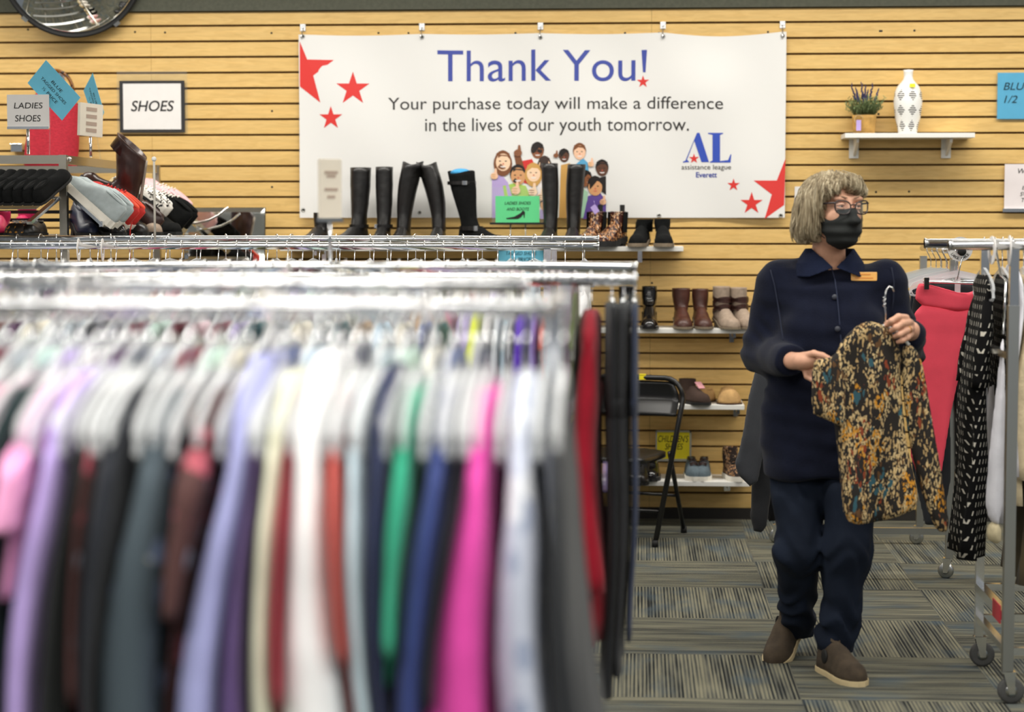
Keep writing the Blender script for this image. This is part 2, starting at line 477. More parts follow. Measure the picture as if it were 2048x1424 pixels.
PITCHZ = 0.0757
Z0 = at(1024, 111.0, WY).z               # one groove line
ZTOP = at(1024, 20.0, WY).z
ZBOT = 0.055
def slatwall():
    mb = MB(); XL, XR = -4.6, 3.6
    k0 = int(math.floor((ZBOT - Z0)/PITCHZ))+1; k1 = int(math.floor((ZTOP - Z0)/PITCHZ))
    edges = [ZBOT] + [Z0 + k*PITCHZ for k in range(k0, k1+1)] + [ZTOP]
    seams = [at(302, 100, WY).x, at(302, 100, WY).x + 2.44, at(302, 100, WY).x - 2.44]
    g = 0.0048                            # half of the slot
    cols = [XL] + sorted(x for x in seams if XL < x < XR) + [XR]
    for ci in range(len(cols)-1):
        xa, xb = cols[ci]+0.0006, cols[ci+1]-0.0006
        for i in range(len(edges)-1):
            z0 = edges[i] + (g if i else 0); z1 = edges[i+1] - (g if i < len(edges)-2 else 0)
            prof = [(WY+0.02, z0+0.004), (WY+0.0015, z0), (WY, z0+0.0015), (WY, z1-0.0015), (WY+0.0015, z1), (WY+0.02, z1)]
            n = len(prof); vs = [(xa, y, z) for y, z in prof] + [(xb, y, z) for y, z in prof]
            mb.add(vs, [(j, j+1, n+j+1, n+j) for j in range(n-1)], 0, False)
            mb.add(vs, [tuple(range(n)), tuple(range(2*n-1, n-1, -1))], 0, False)
    mb.box(((XL+XR)/2, WY+0.035, (ZBOT+ZTOP)/2), (XR-XL, 0.03, ZTOP-ZBOT), 1)
    o = struct('wall_back', mb, [MAPLE, GROOVE])
    return o
wall = slatwall()
SCREW = mat('screw_black', '#1d1a16', rough=0.5)
for (px, py) in ((56,59),(270,64),(330,65),(543,66),(544,222),(544,374),(757,66),(817,66),(1031,66),(1250,66),(1318,66),(1536,64),(1763,62),(1829,61),(1757,228),(1752,384),(1818,383),(1304,566),(1301,751),(1760,62)):
    p = at(px, py, WY); mb = MB()
    mb.lathe([(0.0005, 0), (0.0055, 0), (0.005, 0.0012), (0.0005, 0.0016)], (p.x, WY, p.z), 10, 0, Matrix.Rotation(PI/2, 3, 'X'))
    obj('screw_head', mb.mesh('screw_head', SCREW), wall)

UPPER = mat('upper_wall_felt', '#55564a', rough=0.95, var=0.12, vscale=60, bump=0.25, bscale=220)
mb = MB(); mb.box((-0.5, WY+0.03, (ZTOP+CEIL)/2+0.002), (8.2, 0.10, CEIL-ZTOP-0.004)); struct('trim_1', mb, UPPER)
BASEM = mat('dark_base', '#221e1a', rough=0.6, var=0.15)
mb = MB(); mb.box((-0.5, WY+0.03, ZBOT/2), (8.2, 0.07, ZBOT-0.002)); struct('baseboard_back', mb, BASEM)

# ---- carpet tiles: quarter-turned streaky squares
def carpet():
    m = bpy.data.materials.new('carpet_tile'); m.use_nodes = True
    N, L, b = nodes_of(m); b.inputs['Roughness'].default_value = 0.95; b.inputs['Specular IOR Level'].default_value = 0.1
    tc = N.new('ShaderNodeTexCoord'); sep = N.new('ShaderNodeSeparateXYZ'); L.new(tc.outputs['Object'], sep.inputs[0])
    T = 0.61
    def math_(op, a, bb=None):
        n = N.new('ShaderNodeMath'); n.operation = op
        for i, v in enumerate((a, bb)):
            if v is None: continue
            if isinstance(v, (int, float)): n.inputs[i].default_value = v
            else: L.new(v, n.inputs[i])
        return n.outputs[0]
    ux = math_('DIVIDE', math_('ADD', sep.outputs[0], 20*T - TILE_X), T); uy = math_('DIVIDE', math_('ADD', sep.outputs[1], 20*T - TILE_Y), T)
    ix, iy = math_('FLOOR', ux), math_('FLOOR', uy)
    par = math_('MODULO', math_('ADD', ix, iy), 2.0)
    cid = N.new('ShaderNodeCombineXYZ'); L.new(ix, cid.inputs[0]); L.new(iy, cid.inputs[1])
    wn = N.new('ShaderNodeTexWhiteNoise'); wn.noise_dimensions = '2D'; L.new(cid.outputs[0], wn.inputs['Vector'])
    off = math_('MULTIPLY', wn.outputs['Value'], 13.0)
    # along / across the streaks
    mixf = N.new('ShaderNodeMix'); mixf.data_type = 'VECTOR'
    c1 = N.new('ShaderNodeCombineXYZ'); L.new(sep.outputs[0], c1.inputs[0]); L.new(sep.outputs[1], c1.inputs[1]); L.new(off, c1.inputs[2])
    c2 = N.new('ShaderNodeCombineXYZ'); L.new(sep.outputs[1], c2.inputs[0]); L.new(sep.outputs[0], c2.inputs[1]); L.new(off, c2.inputs[2])
    L.new(par, mixf.inputs[0]); L.new(c1.outputs[0], mixf.inputs[4]); L.new(c2.outputs[0], mixf.inputs[5])
    def noise(sx, sy, det, sc_=1.0):
        mp = N.new('ShaderNodeMapping'); mp.inputs['Scale'].default_value = (sx, sy, 1)
        L.new(mixf.outputs[1], mp.inputs['Vector'])
        n = N.new('ShaderNodeTexNoise'); n.inputs['Scale'].default_value = sc_; n.inputs['Detail'].default_value = det
        L.new(mp.outputs[0], n.inputs['Vector']); return n.outputs['Fac']
    fn_ = noise(1.1, 130, 2); sxyz = N.new('ShaderNodeSeparateXYZ'); L.new(mixf.outputs[1], sxyz.inputs[0]); wob = noise(0.8, 3, 1); sn = math_('SINE', math_('ADD', math_('MULTIPLY', sxyz.outputs[1], 2*PI/0.0125), math_('MULTIPLY', wob, 1.5))); fine = math_('ADD', math_('MULTIPLY', fn_, 0.72), math_('MULTIPLY', math_('ADD', sn, 1.0), 0.14)); broad = noise(2.6, 22, 3); blot = noise(3.5, 6, 2)
    a = math_('ADD', math_('MULTIPLY', fine, 0.62), math_('MULTIPLY', broad, 0.38))
    r = N.new('ShaderNodeValToRGB'); e = r.color_ramp.elements
    e[0].position = 0.37; e[0].color = (*hexc('#222526'), 1); e[1].position = 0.62; e[1].color = (*hexc('#7f7c69'), 1)
    k = r.color_ramp.elements.new(0.47); k.color = (*hexc('#54554f'), 1)
    L.new(a, r.inputs[0])
    mx = N.new('ShaderNodeMix'); mx.data_type = 'RGBA'; mx.inputs[7].default_value = (*hexc('#46555f'), 1)
    mr = N.new('ShaderNodeMapRange'); mr.inputs[1].default_value = 0.52; mr.inputs[2].default_value = 0.72; mr.inputs[4].default_value = 0.65
    L.new(blot, mr.inputs[0]); L.new(mr.outputs[0], mx.inputs[0]); L.new(r.outputs[0], mx.inputs[6])
    # thin seam between the tiles
    def edge(u):
        f = math_('FRACT', u); g = math_('MINIMUM', f, math_('SUBTRACT', 1.0, f)); return math_('LESS_THAN', g, 0.0045)
    sm = math_('MAXIMUM', edge(ux), edge(uy))
    mx2 = N.new('ShaderNodeMix'); mx2.data_type = 'RGBA'; mx2.inputs[7].default_value = (*hexc('#4a4a45'), 1)
    L.new(math_('MULTIPLY', sm, 0.3), mx2.inputs[0]); L.new(mx.outputs[2], mx2.inputs[6])
    L.new(mx2.outputs[2], b.inputs['Base Color'])
    bp = N.new('ShaderNodeBump'); bp.inputs['Strength'].default_value = 0.35; bp.inputs['Distance'].default_value = 0.003
    L.new(fine, bp.inputs['Height']); L.new(bp.outputs[0], b.inputs['Normal'])
    return m
TILE_X = fl(1549, 1241).x; TILE_Y = fl(1290, 1234.8).y
mb = MB(); mb.box((-0.5, 4.6, -0.02), (8.2, 10.2, 0.04)); struct('floor', mb, carpet())
CEILM = mat('ceiling_tile', '#e9e8e2', rough=0.9, var=0.03, bump=0.2, bscale=120)
mb = MB(); mb.box((-0.5, 4.6, CEIL+0.02), (8.2, 10.2, 0.04)); struct('ceiling', mb, CEILM)

# ================================================================ BANNER
BY = WY - 0.02
bz = lambda py: at(1086, py, BY).z
bx = lambda px: at(px, 250, BY).x
BX0, BX1 = at(599, 250, BY).x, at(1571, 250, BY).x
BZ1, BZ0 = (at(600, 67, BY).z + at(1572, 66, BY).z)/2, (at(600, 431, BY).z + at(1569, 440, BY).z)/2
CLIPS = [at(px, 70, BY).x for px in (606, 844, 1081, 1326, 1565)]
def bwave(p):
    """gentle hang of the vinyl: pulled up at the clips, slack between them"""
    x, z = p.x, p.z; u = (z-BZ0)/(BZ1-BZ0)
    i = max(0, min(3, sum(1 for c in CLIPS[1:-1] if x > c)))
    t = min(1, max(0, (x-CLIPS[i])/(CLIPS[i+1]-CLIPS[i])))
    sag = math.sin(PI*t)*[0.006, 0.004, 0.006, 0.020][i]
    dz = -sag*max(0, u)**3
    dep = 0.006*math.sin(x*5.1+0.6)*(0.4+0.6*(1-u)) + 0.004*math.sin(x*11+z*7) - 0.016*math.exp(-((x-at(1430,150,BY).x)/0.17)**2-((u-0.72)/0.22)**2)
    return Vector((x, p.y + dep, z+dz))
VINYL = mat('banner_vinyl', '#e3e2df', rough=0.38, var=0.01, vscale=2)
RED = mat('print_red', '#d8342f', rough=0.4); BLUE = mat('print_blue', '#3c4a9e', rough=0.4); DARKT = mat('print_black', '#2e2c2a', rough=0.4)
LBLUE = mat('print_royal', '#3550b4', rough=0.4)
ban = thing('banner', 'long white vinyl banner thanking shoppers, clipped to the slatwall', 'banner', ((BX0+BX1)/2, BY, BZ0))
mb = MB(); NX, NZ = 120, 46
vs = []
for layer in (0, 1):
    for j in range(NZ+1):
        for i in range(NX+1):
            p = bwave(Vector((BX0+(BX1-BX0)*i/NX, BY, BZ0+(BZ1-BZ0)*j/NZ))); p.y += 0.0012*layer; vs.append(p)
fs = []; n1 = (NX+1)*(NZ+1)
for j in range(NZ):
    for i in range(NX):
        a = j*(NX+1)+i; q = (a, a+1, a+NX+2, a+NX+1); fs.append(q); fs.append(tuple(n1+k for k in reversed(q)))
mb.add(vs, fs); part(ban, 'vinyl_sheet', mb, VINYL, world=True)
def onban(px, py, lift=0.0012):
    p = at(px, py, BY); return Vector((p.x, BY-lift, p.z))
def clipx(P, xmin, xmax):
    for lim, s_ in ((xmin, 1), (xmax, -1)):
        Q = []
        for i in range(len(P)):
            a, b = P[i-1], P[i]; ia, ib = s_*(a.x-lim) >= 0, s_*(b.x-lim) >= 0
            if ia != ib: t = (lim-a.x)/(b.x-a.x); Q.append(a+(b-a)*t)
            if ib: Q.append(b)
        P = Q
    return P
def star(cx, cy, r, rot=0.0):
    c = onban(cx, cy); R = r*sc_at(BY); P = []
    for k in range(10):
        a = PI/2 + rot + k*PI/5; q = R*(1 if k % 2 == 0 else 0.382)
        P.append(c + Vector((q*math.cos(a), 0, q*math.sin(a))))
    # fan of triangles around the centre so that it follows the sheet
    Q = clipx(P, BX0+0.001, BX1-0.001)
    c2 = sum(Q, Vector())/len(Q)
    mb = MB(); n = len(Q)
    mb.add([bwave(c if BX0 < c.x < BX1 else c2)] + [bwave(q) for q in Q], [(0, 1+i, 1+(i+1) % n) for i in range(n)], 0, False)
    part(ban, 'printed_star', mb, RED, world=True)
def star_fit():
    star(706, 177, 35); star(662, 236, 24.5); star(1286, 163, 13); star(1503, 407, 23); star(1467, 370, 13)
    # big stars cut by the banner's edge
    for P in ([(600, 83), (614, 119), (668, 119), (624.5, 153), (641, 205), (600, 173)], [(1571, 317), (1556, 361), (1507, 361), (1545, 390), (1529, 438), (1568, 410)]):
        pts = [onban(*q) for q in P]; mb = MB(); n = len(pts)
        c = sum(pts, Vector())/n
        mb.add([bwave(c)]+[bwave(q) for q in pts], [(0, 1+i, 1+(i+1) % n) for i in range(n)], 0, False)
        part(ban, 'printed_star', mb, RED, world=True)
star_fit()
def btext(name, body, x0, x1, y0, y1, m, shear=0.0, bold=0.0):
    a, b = onban(x0, y1), onban(x1, y0); mb = MB()
    add_text(mb, body, (a+b)/2, b.x-a.x, b.z-a.z, shear=shear, bold=bold, warp=lambda p: bwave(p))
    if name != 'printed_line': return part(ban, name, mb, m, world=True)
    # one mesh per word
    xs = sorted((min(mb.v[i][0] for i in f), max(mb.v[i][0] for i in f)) for f in mb.f); cuts = []; e = xs[0][1]; gap = 0.22*(b.z-a.z)
    for lo_, hi_ in xs:
        if lo_-e > gap: cuts.append((lo_+e)/2)
        e = max(e, hi_)
    for k in range(len(cuts)+1):
        l_, h_ = (cuts[k-1] if k else -1e9), (cuts[k] if k < len(cuts) else 1e9)
        fs_ = [f for f in mb.f if l_ < mb.v[f[0]][0] < h_]; ids = sorted({i for f in fs_ for i in f}); ix_ = {v: j for j, v in enumerate(ids)}
        wm = MB(); wm.add([mb.v[i] for i in ids], [tuple(ix_[i] for i in f) for f in fs_], 0, False); part(ban, 'printed_word', wm, m, world=True)
btext('printed_heading', 'Thank You', 875, 1271, 98, 163, BLUE)
def excl():
    mb = MB(); P = [onban(*q) for q in ((1283, 99), (1294, 99), (1291, 144), (1286, 144))]
    mb.add([bwave(p) for p in P], [(0, 1, 2, 3)], 0, False); part(ban, 'printed_exclamation', mb, BLUE, world=True)
excl()
btext('printed_line', 'Your purchase today will make a difference', 776, 1446, 192, 227, DARKT)
btext('printed_line', 'in the lives of our youth tomorrow.', 850, 1378, 234, 271, DARKT)
btext('printed_line', 'assistance league', 1363, 1462, 329, 342, DARKT)
btext('printed_line', 'Everett', 1392, 1434, 344, 355, BLUE, bold=0.02)
def logo():
    mb = MB()
    polys = [[(1394, 265), (1399, 265), (1418, 324), (1403, 324), (1388.5, 281), (1374, 319), (1379, 324), (1366, 325), (1366, 323), (1371, 321)],
             [(1416, 265), (1446, 265), (1446, 267), (1440, 269), (1440, 322), (1456, 320), (1461, 308), (1462.5, 309), (1461, 325), (1420, 325), (1420, 323), (1425, 321), (1425, 269), (1416, 267)]]
    for P in polys:
        mb.add([bwave(onban(*q)) for q in P], [tuple(range(len(P)))], 0, False)
    part(ban, 'printed_logo', mb, LBLUE, world=True)
    star(1388, 317, 10.5)
logo()
# printed photograph of children giving thumbs up
def children_print():
    SK = ['#f0c3a2', '#8a5636', '#d29a6a', '#f3cfae', '#5a3826', '#e8b794']
    cols = SK + ['#7a4a2a', '#1c1512', '#c99a52', '#b9a4d8', '#cf2f2c', '#a7c95a', '#5aa6cf', '#5d4391', '#9fc7a8', '#efe6e4', '#3a2a22', '#c85a4a']
    ms = [mat('print_tone_%s' % c[1:], c, rough=0.4) for c in cols]
    ix = {c: i for i, c in enumerate(cols)}
    mb = MB(); lay = [0.0014]
    def poly(P, c):
        lay[0] += 0.00004
        mb.add([bwave(onban(x, y, lay[0])) for x, y in P], [tuple(range(len(P)))], ix[c], False)
    def el(cx, cy, rx, ry, c, n=18, a0=0, a1=2*PI):
        poly([(cx+rx*math.cos(a0+(a1-a0)*i/n), cy-ry*math.sin(a0+(a1-a0)*i/n)) for i in range(n+(1 if a1-a0 < 6 else 0))], c)
    def kid(x, y, r, skin, hair, long=False, smile=True):
        r *= 1.2
        if long: el(x, y+r*0.35, r*1.15, r*1.55, hair)
        el(x, y-r*0.12, r*1.0, r*1.2, hair); el(x+r*0.03, y+r*0.16, r*0.90, r*1.08, skin); poly([(x-r*0.95, y-r*0.1), (x-r*0.8, y-r*0.95), (x, y-r*1.35), (x+r*0.8, y-r*0.95), (x+r*0.95, y-r*0.1), (x+r*0.55, y-r*0.55), (x-r*0.2, y-r*0.62)], hair)
        for s in (-1, 1): el(x+s*r*0.36, y+r*0.02, r*0.14, r*0.07, '#1c1512', 8)
        el(x+r*0.04, y+r*0.36, r*0.12, r*0.10, '#c85a4a', 6)
        if smile: el(x+r*0.03, y+r*0.64, r*0.38, r*0.16, '#efe6e4', 10, PI, 2*PI)
        else: el(x+r*0.03, y+r*0.66, r*0.25, r*0.07, '#c85a4a', 8)
    def hand(x, y, r, skin):
        el(x, y, r, r*0.9, skin); poly([(x-r*0.1, y-r*0.5), (x+r*0.1, y-r*2.0), (x+r*0.6, y-r*2.0), (x+r*0.8, y-r*0.3)], skin)
        for q in range(3): el(x-r*0.3, y-r*0.35+q*r*0.5, r*0.75, r*0.10, '#c99a52' if skin in SK[:1] else '#7a4a2a', 8)
    # clothes first
    poly([(984, 355), (1000, 345), (1016, 365), (1024, 392), (1024, 436), (984, 436)], '#b9a4d8')
    poly([(1044, 322), (1064, 318), (1074, 340), (1070, 372), (1048, 366)], '#cf2f2c')
    poly([(1028, 310), (1040, 306), (1050, 340), (1044, 362), (1034, 340)], '#7a4a2a')
    poly([(1006, 372), (1030, 366), (1052, 372), (1060, 390), (1056, 400), (1010, 400)], '#a7c95a')
    poly([(1074, 352), (1092, 346), (1100, 366), (1106, 436), (1078, 436)], '#efe6e4')
    poly([(1088, 352), (1106, 350), (1110, 400), (1096, 380)], '#5aa6cf')
    poly([(1166, 316), (1176, 326), (1178, 350), (1160, 350), (1150, 330)], '#5aa6cf')
    poly([(1160, 372), (1176, 384), (1172, 436), (1158, 436)], '#9fc7a8')
    poly([(1176, 392), (1200, 386), (1212, 400), (1212, 438), (1166, 438)], '#5d4391')
    poly([(1080, 420), (1100, 410), (1108, 438), (1080, 438)], '#b9a4d8')
    poly([(1122, 330), (1140, 326), (1146, 380), (1140, 436), (1118, 436)], '#c99a52')
    poly([(1196, 356), (1212, 352), (1212, 390), (1204, 384)], '#1c1512')
    kid(1075, 301, 11, '#8a5636', '#1c1512'); kid(1128, 311, 9, '#5a3826', '#1c1512'); kid(1159, 303, 11, '#f0c3a2', '#7a4a2a')
    kid(1204, 336, 11, '#5a3826', '#1c1512'); kid(1089, 328, 10.5, '#f3cfae', '#3a2a22', True); kid(1006, 322, 13.5, '#f3cfae', '#7a4a2a', True)
    kid(1036, 350, 13.5, '#d29a6a', '#1c1512'); kid(1067, 345, 12.5, '#f3cfae', '#c99a52', True); kid(1172, 356, 10, '#8a5636', '#1c1512')
    kid(1190, 372, 13, '#d29a6a', '#1c1512', smile=False); kid(1093, 408, 11, '#d29a6a', '#3a2a22')
    poly([(1062, 300), (1072, 297), (1073, 303), (1064, 305)], '#1c1512'); poly([(1075, 298), (1085, 300), (1083, 306), (1075, 304)], '#1c1512')
    hand(1036, 306, 8, '#8a5636'); hand(989, 352, 7.5, '#f0c3a2'); hand(1032, 381, 9, '#f0c3a2'); hand(1066, 384, 9, '#f3cfae')
    hand(1082, 394, 8, '#f3cfae'); hand(1112, 311, 5, '#8a5636'); hand(1182, 328, 6, '#f0c3a2'); hand(1206, 404, 6.5, '#e8b794'); hand(1170, 368, 6, '#8a5636')
    part(ban, 'printed_photograph', mb, ms, world=True)
children_print()
GROM = mat('grommet_brass', '#b9b9b4', rough=0.3, metal=1.0)
for (px, py) in ((606, 73), (844, 74), (1081, 75), (1326, 73), (1565, 72), (607, 420), (839, 425), (1318, 431), (1561, 431)):
    c = bwave(onban(px, py, 0.001)); mb = MB()
    mb.lathe([(0.005, 0), (0.010, 0), (0.0105, 0.0012), (0.0075, 0.002), (0.005, 0.0012), (0.005, 0)], (c.x, c.y, c.z), 14, 0, Matrix.Rotation(PI/2, 3, 'X'))
    part(ban, 'grommet', mb, GROM, world=True)
CLIPN = ['at the far left corner', 'above the gap left of the heading', 'in the middle', 'right of the exclamation mark', 'at the far right corner']
for i, px in enumerate((606, 844, 1081, 1326, 1565)):
    a = at(px, 52, WY); g = bwave(onban(px, 73)); x = a.x
    zg = Z0 + round((a.z-Z0)/PITCHZ)*PITCHZ
    mb = MB(); mb.box((x, WY-0.004, zg-0.012), (0.026, 0.004, 0.034)); mb.box((x, WY+0.006, zg), (0.026, 0.020, 0.004))
    mb.tube([(x, WY-0.006, zg-0.02), (x, WY-0.018, zg-0.028), (x-0.002, BY-0.014, g.z+0.004), (x-0.004, BY-0.016, g.z-0.006), (x-0.002, BY-0.006, g.z-0.012)], 0.0028, 8)
    mb.ell((x, WY-0.008, zg-0.014), (0.005, 0.003, 0.005), 0)
    single('banner_clip', mb, CHROME, 'silver slatwall hook holding the banner %s' % CLIPN[i], 'hook', group='banner hooks')

# ================================================================ CONVEX MIRROR (tilted down from the top left)
def convex_mirror():
    c = at(144, -66, WY-0.16); r = 142*sc_at(WY-0.16)
    tilt = Matrix.Rotation(0.30, 3, 'Z') @ Matrix.Rotation(PI/2 + 0.22, 3, 'X')
    t = thing('convex_mirror', 'round convex security mirror with black rim above the shoe rack', 'mirror', tuple(c))
    MIR = mat('mirror_glass', (0.78, 0.79, 0.78), rough=0.02, metal=1.0)
    mb = MB(); A0 = 0.50; prof = [(r*math.sin(a)/math.sin(A0)*0.97, r/math.sin(A0)*(math.cos(a)-math.cos(A0))) for a in [A0*(1-i/14.0) for i in range(14)]] + [(0.002, r/math.sin(A0)*(1-math.cos(A0)))]
    mb.lathe(prof, n=64, axis=tilt); part(t, 'mirror_dome', mb, MIR)
    mb = MB(); mb.lathe([(r*0.955, 0.004), (r*0.965, 0.012), (r, 0.010), (r*1.005, -0.01), (r*0.98, -0.02), (r*0.9, -0.03), (0.01, -0.03)], n=64, axis=tilt); part(t, 'rim', mb, BLACKR)
    for a in (-2.30, -0.90):
        p = tilt @ Vector((r*math.cos(a), r*math.sin(a), 0.004)); mb = MB()
        mb.box(p, (0.016, 0.03, 0.03), rot=tilt @ Matrix.Rotation(a, 3, 'Z')); part(t, 'rim_clip', mb, STEEL)
    mb = MB(); mb.tube([tilt @ Vector((0, 0, -0.03)), (0, 0.10, 0.02), (0, 0.16, 0.03)], 0.014); part(t, 'mount_arm', mb, BLACKR)
convex_mirror()

# ================================================================ SIGNS ON THE WALL
def sheet(mb, x0, x1, y0, y1, Y, mi=0, th=0.003, dy=0.0):
    a, b = at(x0, y1, Y), at(x1, y0, Y)
    mb.box(((a.x+b.x)/2, Y+dy, (a.z+b.z)/2), (b.x-a.x, th, b.z-a.z), mi)
def lettering(t, m, lines, Y, shear=0.25):
    for (body, x0, x1, y0, y1) in lines:
        mb = MB(); sign_text(mb, body, x0, x1, y0, y1, Y, 0, shear)
        part(t, 'lettering', mb, m, world=True, parent=next((c for c in t.children if 'card' in c.name.split('.')[0].split('_') and 'holder' not in c.name), t))
def sign_text(mb, body, x0, x1, y0, y1, Y, mi=0, shear=0.25, bold=0.0):
    a, b = at(x0, y1, Y), at(x1, y0, Y)
    add_text(mb, body, ((a.x+b.x)/2, Y, (a.z+b.z)/2), b.x-a.x, b.z-a.z, mi, shear, bold)
# SHOES
Y = WY-0.012
t = thing('framed_sign', 'white SHOES sign with black border in a clear holder on the slatwall', 'sign', tuple(at(304, 266, Y)))
mb = MB(); sheet(mb, 240, 369, 161, 265, Y); part(t, 'border_card', mb, mat('black_card', '#2a2a2c', rough=0.7), world=True)
mb = MB(); sheet(mb, 247, 361.5, 167, 259, Y-0.003, th=0.002); part(t, 'white_card', mb, PAPER, world=True)
mb = MB(); sign_text(mb, 'SHOES', 262, 348, 201, 223, Y-0.0048, 0, 0.2, 0.012); part(t, 'lettering', mb, INK, world=True)
mb = MB(); sheet(mb, 235, 374, 141, 267, Y+0.006, th=0.002); part(t, 'clear_sleeve', mb, ACRYL, world=True)
# blue sign cut by the frame edge
t = thing('sale_sign', 'blue half price sign on the slatwall at the right edge', 'sign', tuple(at(2040, 238, Y)))
mb = MB(); sheet(mb, 1994, 2120, 145, 238, Y); part(t, 'card', mb, mat('mid_blue_card', '#54a5ca', rough=0.7, var=0.03), world=True)
lettering(t, mat('teal_ink', '#12303c', rough=0.8), [('BLUE', 2007, 2062, 165, 180), ('1/2', 2008, 2035, 191, 206)], Y-0.003)
mb = MB(); sheet(mb, 1991, 2122, 142, 241, Y+0.004, th=0.002); part(t, 'clear_sleeve', mb, ACRYL, world=True)
# white sign cut by the frame edge
t = thing('notice_sign', 'white notice in a silver holder on the slatwall at the right edge', 'sign', tuple(at(2040, 424, Y)))
mb = MB(); sheet(mb, 2008, 2130, 328, 424, Y); part(t, 'card', mb, mat('pinkish_card', '#ebe2e2', rough=0.7, var=0.02), world=True)
lettering(t, INK, [('W', 2036, 2052, 337, 347), ('E', 2044, 2050, 372, 379), ('SV', 2040, 2054, 384, 392), ('T', 2043, 2050, 396, 404)], Y-0.003)
mb = MB(); sheet(mb, 2005, 2131, 417, 424, Y-0.004, th=0.012); part(t, 'holder_edge', mb, CHROME, world=True)
# small white paper half hidden by the head
mb = MB(); sheet(mb, 1589, 1632, 373, 432, WY-0.004, th=0.003); single('paper_notice', mb.shift(at(1610, 432, WY)), PAPER, 'small white paper on the slatwall beside the grey hair', 'paper', tuple(at(1610, 432, WY)))
# yellow CHILDREN'S SHOES
Y = WY-0.05
t = thing('shelf_sign', "yellow CHILDREN'S SHOES card in a clear frame behind the folding chair", 'sign', tuple(at(1347, 921, Y)))
mb = MB(); sheet(mb, 1313.5, 1379.5, 864, 919, Y); part(t, 'card', mb, mat('yellow_card', '#f0df1c', rough=0.7, var=0.02), world=True)
lettering(t, INK, [("CHILDREN'S", 1316, 1377, 871, 884), ('SHOES', 1330, 1366, 887, 899)], Y-0.003)
mb = MB()
for (x0, x1, y0, y1) in ((1311, 1383, 861, 864), (1311, 1383, 918, 922), (1311, 1314, 861, 922), (1379, 1383, 861, 922)): sheet(mb, x0, x1, y0, y1, Y-0.001, th=0.008)
part(t, 'clear_frame', mb, mat('frosted_edge', '#a8a79c', rough=0.25), world=True)
mb = MB(); mb.box(at(1347, 880, WY-0.024), (0.03, 0.05, 0.012)); part(t, 'wall_bracket', mb, ACRYL, world=True)

# ================================================================ DECOR SHELF, LAVENDER, VASE
def wall_shelf(name, label, x0, x1, ytop, depth, th=0.02, group=None, brackets=(), bracket='metal'):
    zt = at((x0+x1)/2, ytop, WY-depth).z
    xa, xb = at(x0, ytop, WY-depth).x, at(x1, ytop, WY-depth).x
    t = thing(name, label, 'shelf', ((xa+xb)/2, WY, zt-th), 0, group)
    mb = MB(); mb.box(((xa+xb)/2, WY-depth/2-0.002, zt-th/2), (xb-xa, depth, th)); part(t, 'shelf_board', mb, WHITEP, bevel=0.0015, world=True)
    for px in brackets:
        mb = MB(); x = at(px, ytop, WY-depth*0.5).x
        if bracket == 'wedge':
            mb.box((x, WY-0.008, zt-th-0.045), (0.045, 0.012, 0.09))
            P = [(x-0.004, WY-0.004, zt-th-0.001), (x-0.004, WY-depth*0.85, zt-th-0.001), (x-0.004, WY-depth*0.8, zt-th-0.02), (x-0.004, WY-0.004, zt-th-0.085)]
            mb.prism(P, (0.012, 0, 0)); part(t, 'bracket', mb, WHITEP, world=True)
        else:
            mb.box((x, WY-depth*0.5, zt-th-0.010), (0.012, depth*0.96, 0.018)); mb.box((x, WY-0.010, zt-th-0.03), (0.022, 0.016, 0.055))
            mb.box((x, WY-depth+0.006, zt-th-0.006), (0.014, 0.010, 0.030))
            part(t, 'bracket', mb, CHROME, world=True)
    return zt
ZDEC = wall_shelf('display_shelf', 'short white shelf carrying the lavender pot and patterned vase', 1690, 1950, 266, 0.19, 0.022, brackets=(1712, 1898), bracket='wedge')

